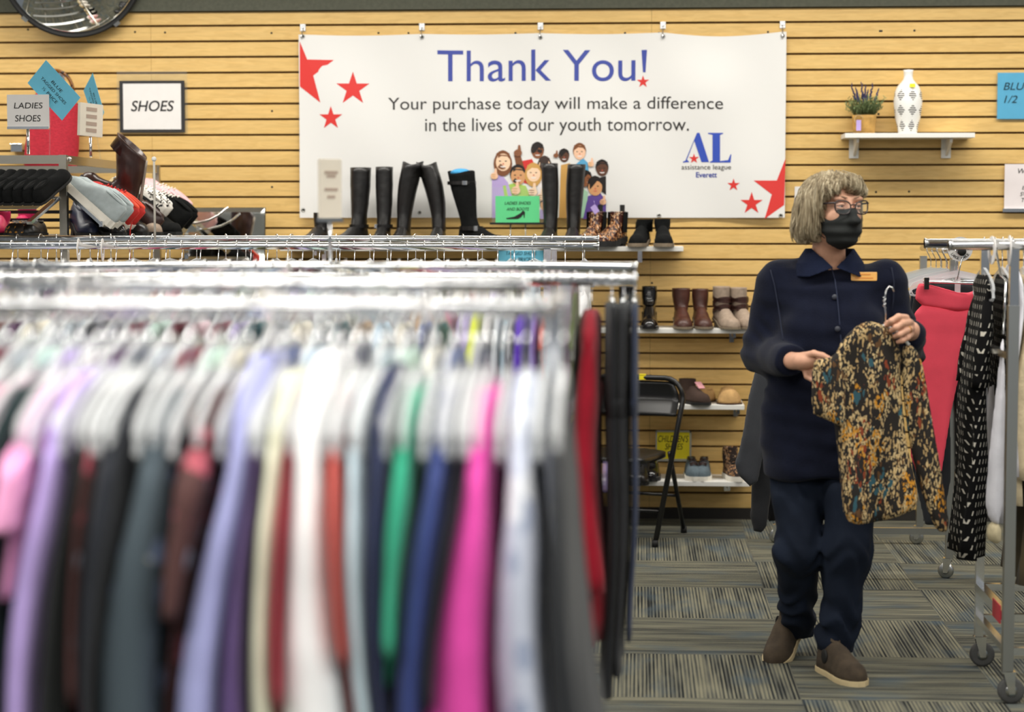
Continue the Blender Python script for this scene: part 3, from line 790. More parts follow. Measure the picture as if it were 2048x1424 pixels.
def lavender():
    c = at(1728, 266, WY-0.10); c.z = ZDEC
    t = thing('potted_lavender', 'artificial lavender plant in a tan pot on the white display shelf', 'plant', tuple(c))
    mb = MB(); mb.lathe([(0.002, 0.001), (0.050, 0.001), (0.053, 0.03), (0.056, 0.07), (0.058, 0.088), (0.054, 0.088), (0.05, 0.07), (0.002, 0.068)], n=28)
    part(t, 'pot', mb, mat('tan_pot', '#b98f4a', rough=0.75, var=0.25, vscale=30, bump=0.2))
    mb = MB(); mb.box((-0.032, -0.060, 0.038), (0.022, 0.002, 0.050)); part(t, 'price_tag', mb, ORANGEW)
    mb = MB(); mb.tube([(-0.032+0.02*math.cos(a), -0.060, 0.065+0.022*math.sin(a)) for a in [i*0.5 for i in range(9)]], 0.0012, 5); part(t, 'tag_string', mb, mat('twine', '#c9b48a'))
    r = random.Random(3); mb = MB()
    for i in range(150):
        a = r.uniform(0, 2*PI); q = r.uniform(0.0, 0.045); h = r.uniform(0.04, 0.105); sp = r.uniform(0.2, 1.0)
        b = Vector((q*math.cos(a), q*math.sin(a), 0.075)); e = b + Vector((math.cos(a)*sp*0.07, math.sin(a)*sp*0.07, h))
        m1 = (b+e)/2 + Vector((0, 0, 0.01)); mb.tube([b, m1, e], [0.0012, 0.0012, 0.0008], 4)
        for k in range(7):
            p = b.lerp(e, 0.35+0.1*k); d = Vector((r.uniform(-1,1), r.uniform(-1,1), r.uniform(0.2,1))).normalized(); s = d.cross(Vector((0,0,1))).normalized()*0.0028
            L = r.uniform(0.016, 0.03)
            mb.add([p-s*0.4, p+d*L*0.5-s, p+d*L, p+d*L*0.5+s], [(0,1,2,3)], 0, True)
    part(t, 'foliage', mb, mat('sage_leaf', '#6f7f52', rough=0.7, var=0.3, vscale=60))
    mb = MB()
    for (dx, top, lean) in ((-0.05, 0.235, -0.035), (-0.035, 0.215, -0.02), (-0.012, 0.24, -0.005), (-0.02, 0.20, -0.04), (0.0, 0.225, 0.01), (0.012, 0.205, 0.008), (0.025, 0.235, 0.03), (0.04, 0.18, 0.05), (0.045, 0.21, 0.055), (-0.005, 0.19, 0.0)):
        b = Vector((dx*0.4, r.uniform(-0.02, 0.02), 0.08)); e = Vector((dx+lean*0.4, r.uniform(-0.02, 0.02), top))
        mb.tube([b, b.lerp(e, 0.7)], 0.0013, 5, 0)
        for k in range(14):
            p = b.lerp(e, 0.55+0.45*k/13); w_ = 0.0052*(1-0.55*k/13)
            mb.ell(p+Vector((r.uniform(-1,1)*0.003, r.uniform(-1,1)*0.003, 0)), (w_, w_, 0.006), 1, 7, 5)
    part(t, 'flower_spike', mb, [MATS['sage_leaf'], mat('lavender_bloom', '#37345a', rough=0.8, var=0.3, vscale=80)])
lavender()
def vase():
    c = at(1815, 266, WY-0.10); c.z = ZDEC
    t = thing('vase', 'tall white vase with black striped diamonds on the display shelf', 'vase', tuple(c))
    prof = [(0.002, 0.0005), (0.040, 0.0005), (0.044, 0.004), (0.049, 0.03), (0.058, 0.07), (0.066, 0.12), (0.0675, 0.16), (0.063, 0.195), (0.052, 0.222), (0.034, 0.242), (0.024, 0.255), (0.021, 0.27), (0.0215, 0.288), (0.0245, 0.300), (0.021, 0.300), (0.018, 0.285), (0.018, 0.25)]
    m = mat('vase_glaze', '#efeeea', rough=0.25, coat=0.4); N, L, b = nodes_of(m)
    tc = N.new('ShaderNodeTexCoord'); sp = N.new('ShaderNodeSeparateXYZ'); L.new(tc.outputs['Object'], sp.inputs[0])
    def M(op, a, bb=None):
        n = N.new('ShaderNodeMath'); n.operation = op
        for i, v in enumerate((a, bb)):
            if v is None: continue
            if isinstance(v, (int, float)): n.inputs[i].default_value = v
            else: L.new(v, n.inputs[i])
        return n.outputs[0]
    ang = M('ARCTAN2', sp.outputs[1], sp.outputs[0]); u = M('MULTIPLY', ang, 7/(2*PI)); z = M('DIVIDE', sp.outputs[2], 0.072)
    def diamond(du, dz):
        fu = M('ABSOLUTE', M('SUBTRACT', M('FRACT', M('ADD', u, du)), 0.5)); fz = M('ABSOLUTE', M('SUBTRACT', M('FRACT', M('ADD', z, dz)), 0.5))
        return M('LESS_THAN', M('ADD', M('MULTIPLY', fu, 1.15), M('MULTIPLY', fz, 1.1)), 0.43)
    dm = M('MAXIMUM', diamond(0, 0), 0.0)
    st = M('LESS_THAN', M('FRACT', M('DIVIDE', M('ADD', sp.outputs[2], M('MULTIPLY', u, 0.0012)), 0.0095)), 0.55)
    keep = M('LESS_THAN', sp.outputs[2], 0.225)
    fac = M('MULTIPLY', M('MULTIPLY', dm, st), keep)
    # shift alternate columns by half a diamond
    mx = N.new('ShaderNodeMix'); mx.data_type = 'RGBA'; mx.inputs[6].default_value = (*hexc('#efeeea'), 1); mx.inputs[7].default_value = (*hexc('#221c1b'), 1)
    sh = M('MULTIPLY', M('MODULO', M('FLOOR', M('ADD', u, 20.0)), 2.0), 0.5)
    L.new(sh, z.node.inputs[0]) if False else None
    L.new(fac, mx.inputs[0]); L.new(mx.outputs[2], b.inputs['Base Color'])
    mb = MB(); mb.lathe(prof, n=40); part(t, 'body', mb, m)
    mb = MB(); mb.box((0.012, -0.060, 0.224), (0.026, 0.002, 0.018), rot=Matrix.Rotation(-0.5, 3, 'X')); part(t, 'price_sticker', mb, YELLOWT)
vase()

# ================================================================ SHOES
LEA_BLACK = mat('black_leather', '#171514', rough=0.34, var=0.3, vscale=25, bump=0.25, bscale=40)
PAT_BLACK = mat('black_patent', '#131111', rough=0.16, bump=0.25, bscale=30, coat=0.4)
SUE_BLACK = mat('black_suede', '#121313', rough=0.95, var=0.25, vscale=40, spec=0.15)
LEA_BROWN = mat('brown_leather', '#4b2b22', rough=0.38, var=0.3, vscale=18, bump=0.2, bscale=40)
LEA_DBROWN = mat('dark_brown_leather', '#3b241f', rough=0.30, var=0.3, vscale=18, bump=0.2, bscale=40)
TAUPE = mat('taupe_suede', '#9a8877', rough=0.9, var=0.15, vscale=60)
TANSUE = mat('tan_suede', '#c39c66', rough=0.95, var=0.12, vscale=40, bump=0.2, bscale=90)
SOLE_TAUPE = mat('taupe_sole', '#7d6f5c', rough=0.8, var=0.2)
SOLE_WHITE = mat('white_rubber', '#e9e4d8', rough=0.7, var=0.05)
SOLE_CREAM = mat('cream_rubber', '#d3bf94', rough=0.75, var=0.08)
LEOP = spots_mat('leopard_patent', '#3d1d16', [('#c58e5c', 70, 0.42, 30, 0.44), ('#e3c29a', 110, 0.30, 25, 0.50)], rough=0.16, stretch=(1.5, 1.5, 0.7))
LEOPF = spots_mat('leopard_fabric', '#2b1d18', [('#a97e56', 90, 0.45, 30, 0.44), ('#d8b795', 120, 0.30, 25, 0.52)], rough=0.8)

def ss(t): t = max(0, min(1, t)); return t*t*(3-2*t)
def ip(t, pts):
    for i in range(len(pts)-1):
        if t <= pts[i+1][0]:
            a, b = pts[i], pts[i+1]; u = (t-a[0])/(b[0]-a[0]); u = u*u*(3-2*u) if len(pts) > 4 else u
            return a[1]+(b[1]-a[1])*u
    return pts[-1][1]
WID = [(0, 0.42), (0.06, 0.66), (0.16, 0.76), (0.35, 0.76), (0.55, 0.88), (0.72, 1.0), (0.84, 0.93), (0.93, 0.70), (0.98, 0.42), (1, 0.22)]
WIDP = [(0, 0.42), (0.06, 0.64), (0.16, 0.74), (0.35, 0.72), (0.55, 0.84), (0.70, 0.96), (0.84, 0.80), (0.93, 0.52), (0.98, 0.30), (1, 0.14)]
def shoe_parts(L=0.25, W=0.092, raise_=0.0, sole=0.014, heelw=0.75, hgt=1.0, shaft=None, pointed=False, toe_h=0.045, opening=(0.05, 0.46), instep=0.075, collar=0.078):
    """returns dict of mesh builders; heel at y=0, toe towards +y, standing on z=0"""
    wid = WIDP if pointed else WID
    def base(t): return raise_*(1-ss((t-0.12)/0.55))
    H = [(0, collar*0.86), (0.08, collar), (0.30, collar), (0.46, instep), (0.60, instep*0.80), (0.75, (instep*0.6+toe_h)*0.5), (0.88, toe_h*0.95), (0.96, toe_h*0.70), (1, toe_h*0.34)]
    out = {}
    ts = [0, 0.02, 0.06, 0.12, 0.2, 0.3, 0.4, 0.5, 0.6, 0.68, 0.76, 0.83, 0.89, 0.94, 0.975, 1.0]
    up = MB(); rings = []
    for t in ts:
        w = ip(t, wid)*W/2; h = ip(t, H)*hgt; b = base(t)+sole*0.8; ring = []
        topn = 0.62 if t < 0.5 else 0.85
        for j in range(17):
            a = PI*j/16
            x = w*math.copysign(abs(math.cos(a))**0.75, math.cos(a))
            x *= (1.0 - (1-topn)*math.sin(a)*0.6)
            ring.append((x, t*L, b + h*math.sin(a)**0.8))
        rings.append(ring)
    up.loft(rings, 0); 
    out['upper'] = up
    so = MB(); rings = []
    for t in ts:
        w = ip(t, wid)*W/2*1.05+0.0015; b = base(t)
        y = t*L + (0.004 if t == 1 else -0.003 if t == 0 else 0)
        rings.append([(-w, y, b), (-w*1.01, y, b+sole*0.7), (-w, y, b+sole), (w, y, b+sole), (w*1.01, y, b+sole*0.7), (w, y, b)])
    so.loft(rings, 0, smooth=False); out['sole'] = so
    if raise_ > 0.012:
        he = MB(); r2 = []
        for (z, k) in ((0, heelw), (raise_*0.5, heelw*0.96), (raise_+sole*0.3, 1.0)):
            w = 0.70*W/2*k; d = 0.24*L*k
            yo = 0.002 + (1-k)*0.02
            r2.append([(-w, yo+0.008, z), (-w*0.6, yo, z), (w*0.6, yo, z), (w, yo+0.008, z), (w, yo+d, z), (-w, yo+d, z)])
        he.loft(r2, 0, smooth=False); out['heel'] = he
    if shaft:
        sh = MB(); hh, rt, lean = shaft['h'], shaft.get('rt', 0.055), shaft.get('lean', 0.0)
        lx = shaft.get('lx', 0.0); sl = shaft.get('slack', 0.004)
        z0 = raise_+sole+0.035; rings = []; n = 20
        st = [(0, 0.032, 0.058, 0.24), (0.10, 0.033, 0.052, 0.235), (0.22, 0.034, 0.045, 0.22), (0.4, 0.036+0.3*(rt-0.036), 0.043+0.25*(rt-0.043), 0.215), (0.7, 0.036+0.75*(rt-0.036), 0.043+0.8*(rt-0.043), 0.21), (0.97, rt*0.94, rt, 0.21), (1.0, rt*0.95, rt*1.02, 0.21)]
        ank = shaft.get('ank', 1.0)
        for i in range(15):
            u = i/14; a = ip2(u, [(s[0], s[1]) for s in st]); b = ip2(u, [(s[0], s[2]) for s in st]); yc = ip2(u, [(s[0], s[3]) for s in st])*L/0.25*0.25; kk = 1+(ank-1)*max(0, 1-u*1.2); a *= kk; b *= kk
            z = z0 + (hh-z0)*u
            ring = []
            for j in range(n):
                th = 2*PI*j/n; wv = 1+sl*8*math.sin(3*th+u*9)*math.sin(u*17)*(1-u)*0.5
                dip = 0.012*math.cos(2*th)*shaft.get('dip', 0.0)*(1 if u > 0.99 else 0)
                ring.append((a*wv*math.cos(th)+lx*u*u, yc+lean*u+b*wv*math.sin(th), z+dip))
            rings.append(ring)
        # turn in at the top
        top = rings[-1]; c = Vector((sum(p[0] for p in top)/n, sum(p[1] for p in top)/n, top[0][2]))
        rings.append([tuple(c.lerp(Vector(p), 0.90)) for p in top])
        rings.append([(c.x+(p[0]-c.x)*0.86, c.y+(p[1]-c.y)*0.86, p[2]-0.06) for p in top])
        sh.loft(rings, 0, (False, True)); out['shaft'] = sh
    else:
        op = MB(); n = 22; a0, a1 = opening; yc, yr = (a0+a1)/2*L, (a1-a0)/2*L; r_in = []; r_out = []; r_c = []
        def surf(t): return base(t)+sole*0.8+ip(t, H)*hgt
        for j in range(n):
            th = 2*PI*j/n; t = (yc+yr*math.sin(th))/L; w = ip(t, wid)*W/2*0.56
            r_out.append((w*1.18*math.cos(th), yc+yr*1.06*math.sin(th), surf(t)-0.006))
            r_c.append((w*1.06*math.cos(th), yc+yr*math.sin(th), surf(t)+0.0035))
            r_in.append((w*0.86*math.cos(th), yc+yr*0.86*math.sin(th), surf(t)-0.001))
        out['collar'] = MB().loft([r_out, r_c, r_in], 0, (False, False))
        op.loft([r_in, [(0.3*p[0], yc+0.3*(p[1]-yc), p[2]-0.0006) for p in r_in]], 0, (False, True)); out['lining'] = op
    return out
def ip2(t, pts):
    for i in range(len(pts)-1):
        if t <= pts[i+1][0]:
            a, b = pts[i], pts[i+1]; return a[1]+(b[1]-a[1])*(t-a[0])/(b[0]-a[0])
    return pts[-1][1]
def make_shoe(name, label, mats, loc, rot, group=None, extra=None, cat='shoe', **kw):
    """mats: dict part -> material; upper required"""
    t = thing(name, label, cat, tuple(loc), rot, group)
    P = shoe_parts(**kw)
    for k, mb in P.items():
        m = mats.get(k) or {'shaft': mats['upper'], 'heel': mats.get('sole'), 'collar': mats['upper'], 'lining': DARKIN}.get(k) or mats['upper']
        part(t, k, mb, m)
    if extra: extra(t, kw)
    return t
def laces(t, kw, m=SOLE_WHITE, n=5):
    L = kw.get('L', 0.25); s = kw.get('sole', 0.014); ins = kw.get('instep', 0.075); r_ = kw.get('raise_', 0)
    mb = MB()
    for i in range(n):
        u = 0.47+0.055*i; z = s*0.8 + r_*(1-ss((u-0.12)/0.55)) + ip(u, [(0, ins), (0.46, ins), (0.6, ins*0.8), (0.75, ins*0.66), (1, ins*0.3)])+0.003
        mb.tube([(-0.019, u*L, z-0.006), (0, u*L+0.003, z+0.001), (0.019, u*L, z-0.006)], 0.0028, 6)
    part(t, 'laces', mb, m)
def hang_tag(t, p, m=ORANGEW, s=(0.028, 0.002, 0.04), rot=None):
    mb = MB(); mb.box(p, s, rot=rot); mb.tube([Vector(p)+Vector((0, 0.001, s[2]/2)), Vector(p)+Vector((0.004, 0.004, s[2]/2+0.02))], 0.001, 5)
    part(t, 'price_tag', mb, m)

# ---------------------------------------------------------------- the four shoe shelves
SD = 0.28
Z1 = wall_shelf('shoe_shelf', 'topmost white shoe shelf below the banner, carrying the tall boots', 560, 1367, 493, SD, 0.022, 'wall shoe shelves', (640, 1020, 1280))
Z2 = wall_shelf('shoe_shelf', 'second white shoe shelf from the top, holding brown and taupe ankle boots', 1020, 1520, 657, SD, 0.022, 'wall shoe shelves', (1254, 1466))
Z3 = wall_shelf('shoe_shelf', 'third white shoe shelf from the top, with the tan slippers', 1010, 1489, 809, SD, 0.022, 'wall shoe shelves', (1080, 1474))
Z4 = wall_shelf('shoe_shelf', "lowest white shoe shelf, with children's shoes behind the folding chair", 1000, 1500, 962, SD, 0.022, 'wall shoe shelves', (1080, 1455))

def on_shelf(px, back, Z):
    p = at(px, 500, WY-back); return Vector((p.x, p.y, Z+0.0005))
# --- tall boots on shelf 1; px of the foot centre; facing the aisle (toe towards -y)
def strap(t, z, rx, ry, yc, m=LEA_BLACK, w=0.016, buck=True, tilt=0.0):
    mb = MB(); n = 20
    lo = [(rx*math.cos(2*PI*j/n), yc+ry*math.sin(2*PI*j/n), z-w/2+tilt*math.sin(2*PI*j/n)) for j in range(n)]
    hi = [(p[0], p[1], p[2]+w) for p in lo]; lo2 = [(p[0]*1.05, yc+(p[1]-yc)*1.05, p[2]) for p in lo]; hi2 = [(p[0]*1.05, yc+(p[1]-yc)*1.05, p[2]) for p in hi]
    mb.loft([lo, lo2, hi2, hi, lo], 0, (False, False), False); so_ = part(t, 'strap', mb, m)
    if buck:
        mb = MB(); y = yc+ry*0.86; mb.box((rx*0.62, y, z+tilt*0.8), (0.004, 0.020, w*1.2)); mb.box((rx*0.70, y-0.004, z+tilt*0.8), (0.018, 0.006, w*1.2)); part(t, 'buckle', mb, CHROME, parent=so_)
BOOTZ = Z1
make_shoe('knee_boot', 'black leather knee boot at far left, behind the blurred card stand', {'upper': LEA_BLACK, 'sole': BLACKR}, on_shelf(655, 0.18, Z1), PI-0.3, 'tall boots on the top shelf', cat='boot', shaft=dict(h=0.16, rt=0.045), raise_=0.02)
b = make_shoe('knee_boot', 'black leather knee boot, left one of the straight pair with pleated shafts', {'upper': LEA_BLACK, 'sole': BLACKR}, on_shelf(731, 0.13, Z1), PI-0.45, 'tall boots on the top shelf', cat='boot', shaft=dict(h=0.375, rt=0.052, lean=-0.015, slack=0.01), raise_=0.022)
strap(b, 0.095, 0.040, 0.056, 0.055, buck=False)
b = make_shoe('knee_boot', 'narrow black leather knee boot, right one of the straight pair, small ankle buckle', {'upper': LEA_BLACK, 'sole': BLACKR}, on_shelf(773, 0.13, Z1), PI-0.08, 'tall boots on the top shelf', cat='boot', shaft=dict(h=0.378, rt=0.044, slack=0.01, lean=-0.01), raise_=0.022, W=0.082)
strap(b, 0.095, 0.040, 0.056, 0.055)
b = make_shoe('knee_boot', 'smooth black riding boot leaning right against its mate, lilac tag between them', {'upper': LEA_BLACK, 'sole': BLACKR}, on_shelf(813, 0.12, Z1), PI-0.1, 'tall boots on the top shelf', cat='boot', shaft=dict(h=0.395, rt=0.053, lx=-0.046, dip=0.8), raise_=0.022, W=0.085)
hang_tag(b, (-0.105, 0.03, 0.335), rot=Matrix.Rotation(0.1, 3, 'Y'))
make_shoe('knee_boot', 'smooth black riding boot leaning left against its mate with the lilac tag', {'upper': LEA_BLACK, 'sole': BLACKR}, on_shelf(882, 0.11, Z1), PI-0.05, 'tall boots on the top shelf', cat='boot', shaft=dict(h=0.392, rt=0.052, lx=0.062, dip=0.8), raise_=0.022, W=0.085)
b = make_shoe('knee_boot', 'wide black suede boot with blue stuffing and side buckles', {'upper': SUE_BLACK, 'sole': BLACKR}, on_shelf(922, 0.17, Z1), PI+0.95, 'tall boots on the top shelf', cat='boot', shaft=dict(h=0.352, rt=0.066, lx=0.0, lean=-0.055, dip=-0.7), raise_=0.02, L=0.27)
strap(b, 0.30, 0.066, 0.066, 0.005); strap(b, 0.085, 0.042, 0.062, 0.065, w=0.02)
mb = MB(); mb.ell((0, 0.0, 0.350), (0.05, 0.052, 0.020), n=12, m=6); part(b, 'stuffing', mb, mat('blue_tissue', '#3f9fd6', rough=0.7, var=0.2, bump=0.8, bscale=60))
make_shoe('knee_boot', 'plain black knee boot in front of the printed children, left one of its pair', {'upper': LEA_BLACK, 'sole': BLACKR}, on_shelf(1105, 0.16, Z1), PI-0.12, 'tall boots on the top shelf', cat='boot', shaft=dict(h=0.392, rt=0.042, lx=0.006), raise_=0.018, W=0.088)
make_shoe('knee_boot', 'plain black knee boot in front of the printed children, right one of its pair', {'upper': LEA_BLACK, 'sole': BLACKR}, on_shelf(1149, 0.12, Z1), PI-0.05, 'tall boots on the top shelf', cat='boot', shaft=dict(h=0.388, rt=0.046, lx=-0.014), raise_=0.018, W=0.088)
def chelsea(t, kw):
    h = kw['shaft']['h']; mb = MB()
    mb.box((0, 0.004, h+0.012), (0.024, 0.005, 0.04)); part(t, 'pull_tab', mb, BLACKR)
    for s in (-1, 1):
        mb = MB(); q = [(s*0.0385, 0.035, 0.065), (s*0.0385, 0.078, 0.07), (s*0.0405, 0.072, h-0.002), (s*0.0405, 0.028, h-0.002)]
        mb.prism(q, (s*0.003, 0, 0)) if s > 0 else mb.prism(q[::-1], (s*0.003, 0, 0))
        part(t, 'elastic_gusset', mb, SUE_BLACK)
b = make_shoe('ankle_boot', 'glossy tortoiseshell ankle boot, left one, lilac tag on its collar', {'upper': LEOP, 'sole': BLACKR, 'shaft': LEOP}, on_shelf(1201, 0.15, Z1), PI-0.35, 'tortoiseshell ankle boots', extra=chelsea, cat='boot', shaft=dict(h=0.165, rt=0.040, lean=-0.005), raise_=0.02, sole=0.022, W=0.085)
hang_tag(b, (-0.01, 0.10, 0.175), rot=Matrix.Rotation(0.6, 3, 'Y'))
make_shoe('ankle_boot', 'glossy tortoiseshell ankle boot, right one, chunky black sole', {'upper': LEOP, 'sole': BLACKR, 'shaft': LEOP}, on_shelf(1245, 0.13, Z1), PI-0.45, 'tortoiseshell ankle boots', extra=chelsea, cat='boot', shaft=dict(h=0.165, rt=0.040, lean=-0.005), raise_=0.02, sole=0.026, W=0.10, L=0.26)
make_shoe('ankle_boot', 'black suede ankle boot with worn taupe sole on the top shelf, left one', {'upper': SUE_BLACK, 'sole': SOLE_TAUPE}, on_shelf(1290, 0.10, Z1), PI-0.2, 'black suede ankle boots', cat='boot', shaft=dict(h=0.128, rt=0.042, lx=-0.012), raise_=0.02, sole=0.016, W=0.085)
make_shoe('ankle_boot', 'black suede ankle boot with worn taupe sole at the right end of the top shelf', {'upper': SUE_BLACK, 'sole': SOLE_TAUPE}, on_shelf(1323, 0.10, Z1), PI+0.05, 'black suede ankle boots', cat='boot', shaft=dict(h=0.130, rt=0.040), raise_=0.02, sole=0.016, W=0.09)
# --- shelf 2
make_shoe('heeled_boot', 'black shiny heeled ankle boot on the second shelf, left one beside trousers', {'upper': PAT_BLACK, 'sole': BLACKM}, on_shelf(1259, 0.10, Z2), PI-0.25, 'black heeled ankle boots', cat='boot', shaft=dict(h=0.195, rt=0.040), raise_=0.065, heelw=0.6, sole=0.008, W=0.085, pointed=False)
make_shoe('heeled_boot', 'black shiny heeled ankle boot on the second shelf, right one standing straight', {'upper': PAT_BLACK, 'sole': BLACKM}, on_shelf(1299, 0.09, Z2), PI+0.0, 'black heeled ankle boots', cat='boot', shaft=dict(h=0.195, rt=0.038), raise_=0.065, heelw=0.6, sole=0.008, W=0.085)
make_shoe('ankle_boot', 'plain brown leather ankle boot on the second shelf, left one', {'upper': LEA_BROWN, 'sole': SOLE_TAUPE}, on_shelf(1361, 0.08, Z2), PI+0.06, 'brown leather ankle boots', cat='boot', shaft=dict(h=0.185, rt=0.046), raise_=0.035, sole=0.010, W=0.092)
make_shoe('ankle_boot', 'plain brown leather ankle boot on the second shelf, right one', {'upper': LEA_BROWN, 'sole': SOLE_TAUPE}, on_shelf(1398, 0.07, Z2), PI+0.10, 'brown leather ankle boots', cat='boot', shaft=dict(h=0.182, rt=0.042), raise_=0.035, sole=0.010, W=0.088)
def wraps(t, kw):
    for (z, tl) in ((0.085, 0.020), (0.105, -0.02), (0.122, 0.018), (0.14, -0.015)): strap(t, z, 0.041, 0.056, 0.060, LEA_DBROWN, 0.016, False, tl)
make_shoe('ankle_boot', 'taupe suede ankle boot wrapped in brown straps, left one', {'upper': TAUPE, 'sole': SOLE_TAUPE}, on_shelf(1436, 0.10, Z2), PI+0.30, 'strappy taupe ankle boots', extra=wraps, cat='boot', shaft=dict(h=0.195, rt=0.043), raise_=0.035, sole=0.010, W=0.092)
make_shoe('ankle_boot', 'taupe suede ankle boot wrapped in brown straps, right one beside the navy sleeve', {'upper': TAUPE, 'sole': SOLE_TAUPE}, on_shelf(1469, 0.10, Z2), PI+0.35, 'strappy taupe ankle boots', extra=wraps, cat='boot', shaft=dict(h=0.19, rt=0.042), raise_=0.035, sole=0.010, W=0.09)
# --- shelf 3
b = make_shoe('slipper_boot', 'dark brown bootie with pink lining half behind the folding chair', {'upper': mat('dark_brown_suede', '#3b2a22', rough=0.9, var=0.2), 'sole': BLACKR}, on_shelf(1366, 0.14, Z3), PI+0.6, 'shoes on the third shelf', cat='shoe', shaft=dict(h=0.115, rt=0.042), L=0.2)
mb = MB(); mb.box((-0.02, 0.115, 0.088), (0.035, 0.004, 0.045), rot=Matrix.Rotation(0.9, 3, 'X')); part(b, 'pink_lining', mb, mat('pink_felt', '#e3a3ab', rough=0.9))
make_shoe('slipper', 'tan suede slipper lying with its toe pointing left on the third shelf', {'upper': TANSUE, 'sole': LEA_DBROWN}, on_shelf(1426, 0.07, Z3), PI/2+0.85, 'tan slippers', L=0.195, W=0.10, toe_h=0.066, instep=0.075, collar=0.06, sole=0.006, hgt=1.0, opening=(0.02, 0.36))
make_shoe('slipper', 'tan suede slipper facing the aisle at the right end of the third shelf', {'upper': TANSUE, 'sole': LEA_DBROWN}, on_shelf(1453, 0.07, Z3), PI+0.08, 'tan slippers', L=0.2, W=0.115, toe_h=0.072, instep=0.08, collar=0.06, sole=0.006, opening=(0.02, 0.36))
# --- shelf 4
CH = "children's shoes on the lowest shelf"
blacklace = lambda t, kw: laces(t, kw, BLACKR)
make_shoe('dress_shoe', 'black lace-up shoe under the chair seat, left one of the two', {'upper': PAT_BLACK, 'sole': BLACKR}, on_shelf(1279, 0.08, Z4), PI+0.1, CH, extra=blacklace, L=0.22, W=0.088)
make_shoe('dress_shoe', 'black lace-up shoe under the chair seat, right one of the two', {'upper': PAT_BLACK, 'sole': BLACKR}, on_shelf(1310, 0.08, Z4), PI-0.1, CH, extra=blacklace, L=0.22, W=0.088)
GREYSN = mat('grey_canvas', '#56646c', rough=0.85, var=0.15, vscale=60)
tanlace = lambda t, kw: laces(t, kw, LEA_DBROWN, 5)
make_shoe('sneaker', 'slate grey sneaker with white toe band on the lowest shelf, left one', {'upper': GREYSN, 'sole': SOLE_WHITE, 'collar': LEA_DBROWN}, on_shelf(1382, 0.08, Z4), PI+0.12, CH, extra=tanlace, L=0.20, W=0.083, sole=0.022)
make_shoe('sneaker', 'slate grey sneaker with white toe band on the lowest shelf, right one', {'upper': GREYSN, 'sole': SOLE_WHITE, 'collar': LEA_DBROWN}, on_shelf(1413, 0.08, Z4), PI-0.12, CH, extra=tanlace, L=0.20, W=0.083, sole=0.022)
make_shoe('high_top', 'leopard print high top with white sole at the right end of the lowest shelf', {'upper': LEOPF, 'sole': SOLE_WHITE}, on_shelf(1458, 0.09, Z4), PI+0.25, CH, extra=lambda t, kw: laces(t, kw, DARKIN, 4), shaft=dict(h=0.15, rt=0.038), L=0.20, W=0.085, sole=0.024)
for i, (px, which) in enumerate(((1262, 'left'), (1288, 'right'))):
    make_shoe('dress_shoe', 'small black shoe peeking over the chair seat, %s one' % which, {'upper': LEA_BLACK, 'sole': BLACKR}, on_shelf(px, 0.26, Z4+0.0), PI+0.1-0.2*i, CH, shaft=dict(h=0.155, rt=0.035), L=0.19, W=0.08)

# ---------------------------------------------------------------- green sign on the top shelf, blue sign under it
Y = WY-SD+0.05
t = thing('shelf_sign', 'green ladies shoes and boots card on a small black stand, top shelf', 'sign', (at(1035, 480, Y).x, Y, Z1))
mb = MB(); sheet(mb, 991, 1079, 392, 446, Y); part(t, 'card', mb, mat('green_card', '#5fd08a', rough=0.7, var=0.02), world=True)
mb = MB(); a = at(1029, 433, Y-0.003)
heel = [(1012, 436), (1028, 433.5), (1040, 427), (1046, 421), (1050, 424), (1049, 436), (1048, 436), (1047, 428), (1042, 434), (1036, 437.5), (1014, 438)]
mb.add([at(x, y, Y-0.003) for x, y in heel], [tuple(range(len(heel)))[::-1]], 0, False); part(t, 'heel_drawing', mb, INK, world=True)
lettering(t, INK, [('LADIES SHOES', 1009, 1062, 403, 409), ('AND BOOTS', 1013, 1058, 415, 421)], Y-0.003)
mb = MB(); sheet(mb, 980, 1092, 445, 449, Y, th=0.03); part(t, 'base_plate', mb, BLACKM, world=True)
for px in (1021, 1051):
    mb = MB(); p = at(px, 449, Y); mb.tube([(p.x, Y, p.z), (p.x, Y, Z1+0.001)], 0.003, 8); part(t, 'leg', mb, STEEL, world=True)
mb = MB(); sheet(mb, 984, 1092, 374, 446, Y+0.004, th=0.002); part(t, 'clear_back', mb, ACRYL, world=True)
Y = WY-SD-0.006
t = thing('shelf_sign', 'blue tagged shoes half price card hanging under the top shelf edge', 'sign', tuple(at(1041, 526, Y)))
mb = MB(); sheet(mb, 997, 1087, 501, 560, Y); part(t, 'card', mb, BLUEP, world=True)
lettering(t, mat('teal_ink', '#12303c', rough=0.8), [('TAGGED SHOES', 1012, 1073, 503, 510), ('½ PRICE', 1024, 1062, 515, 523)], Y-0.003)

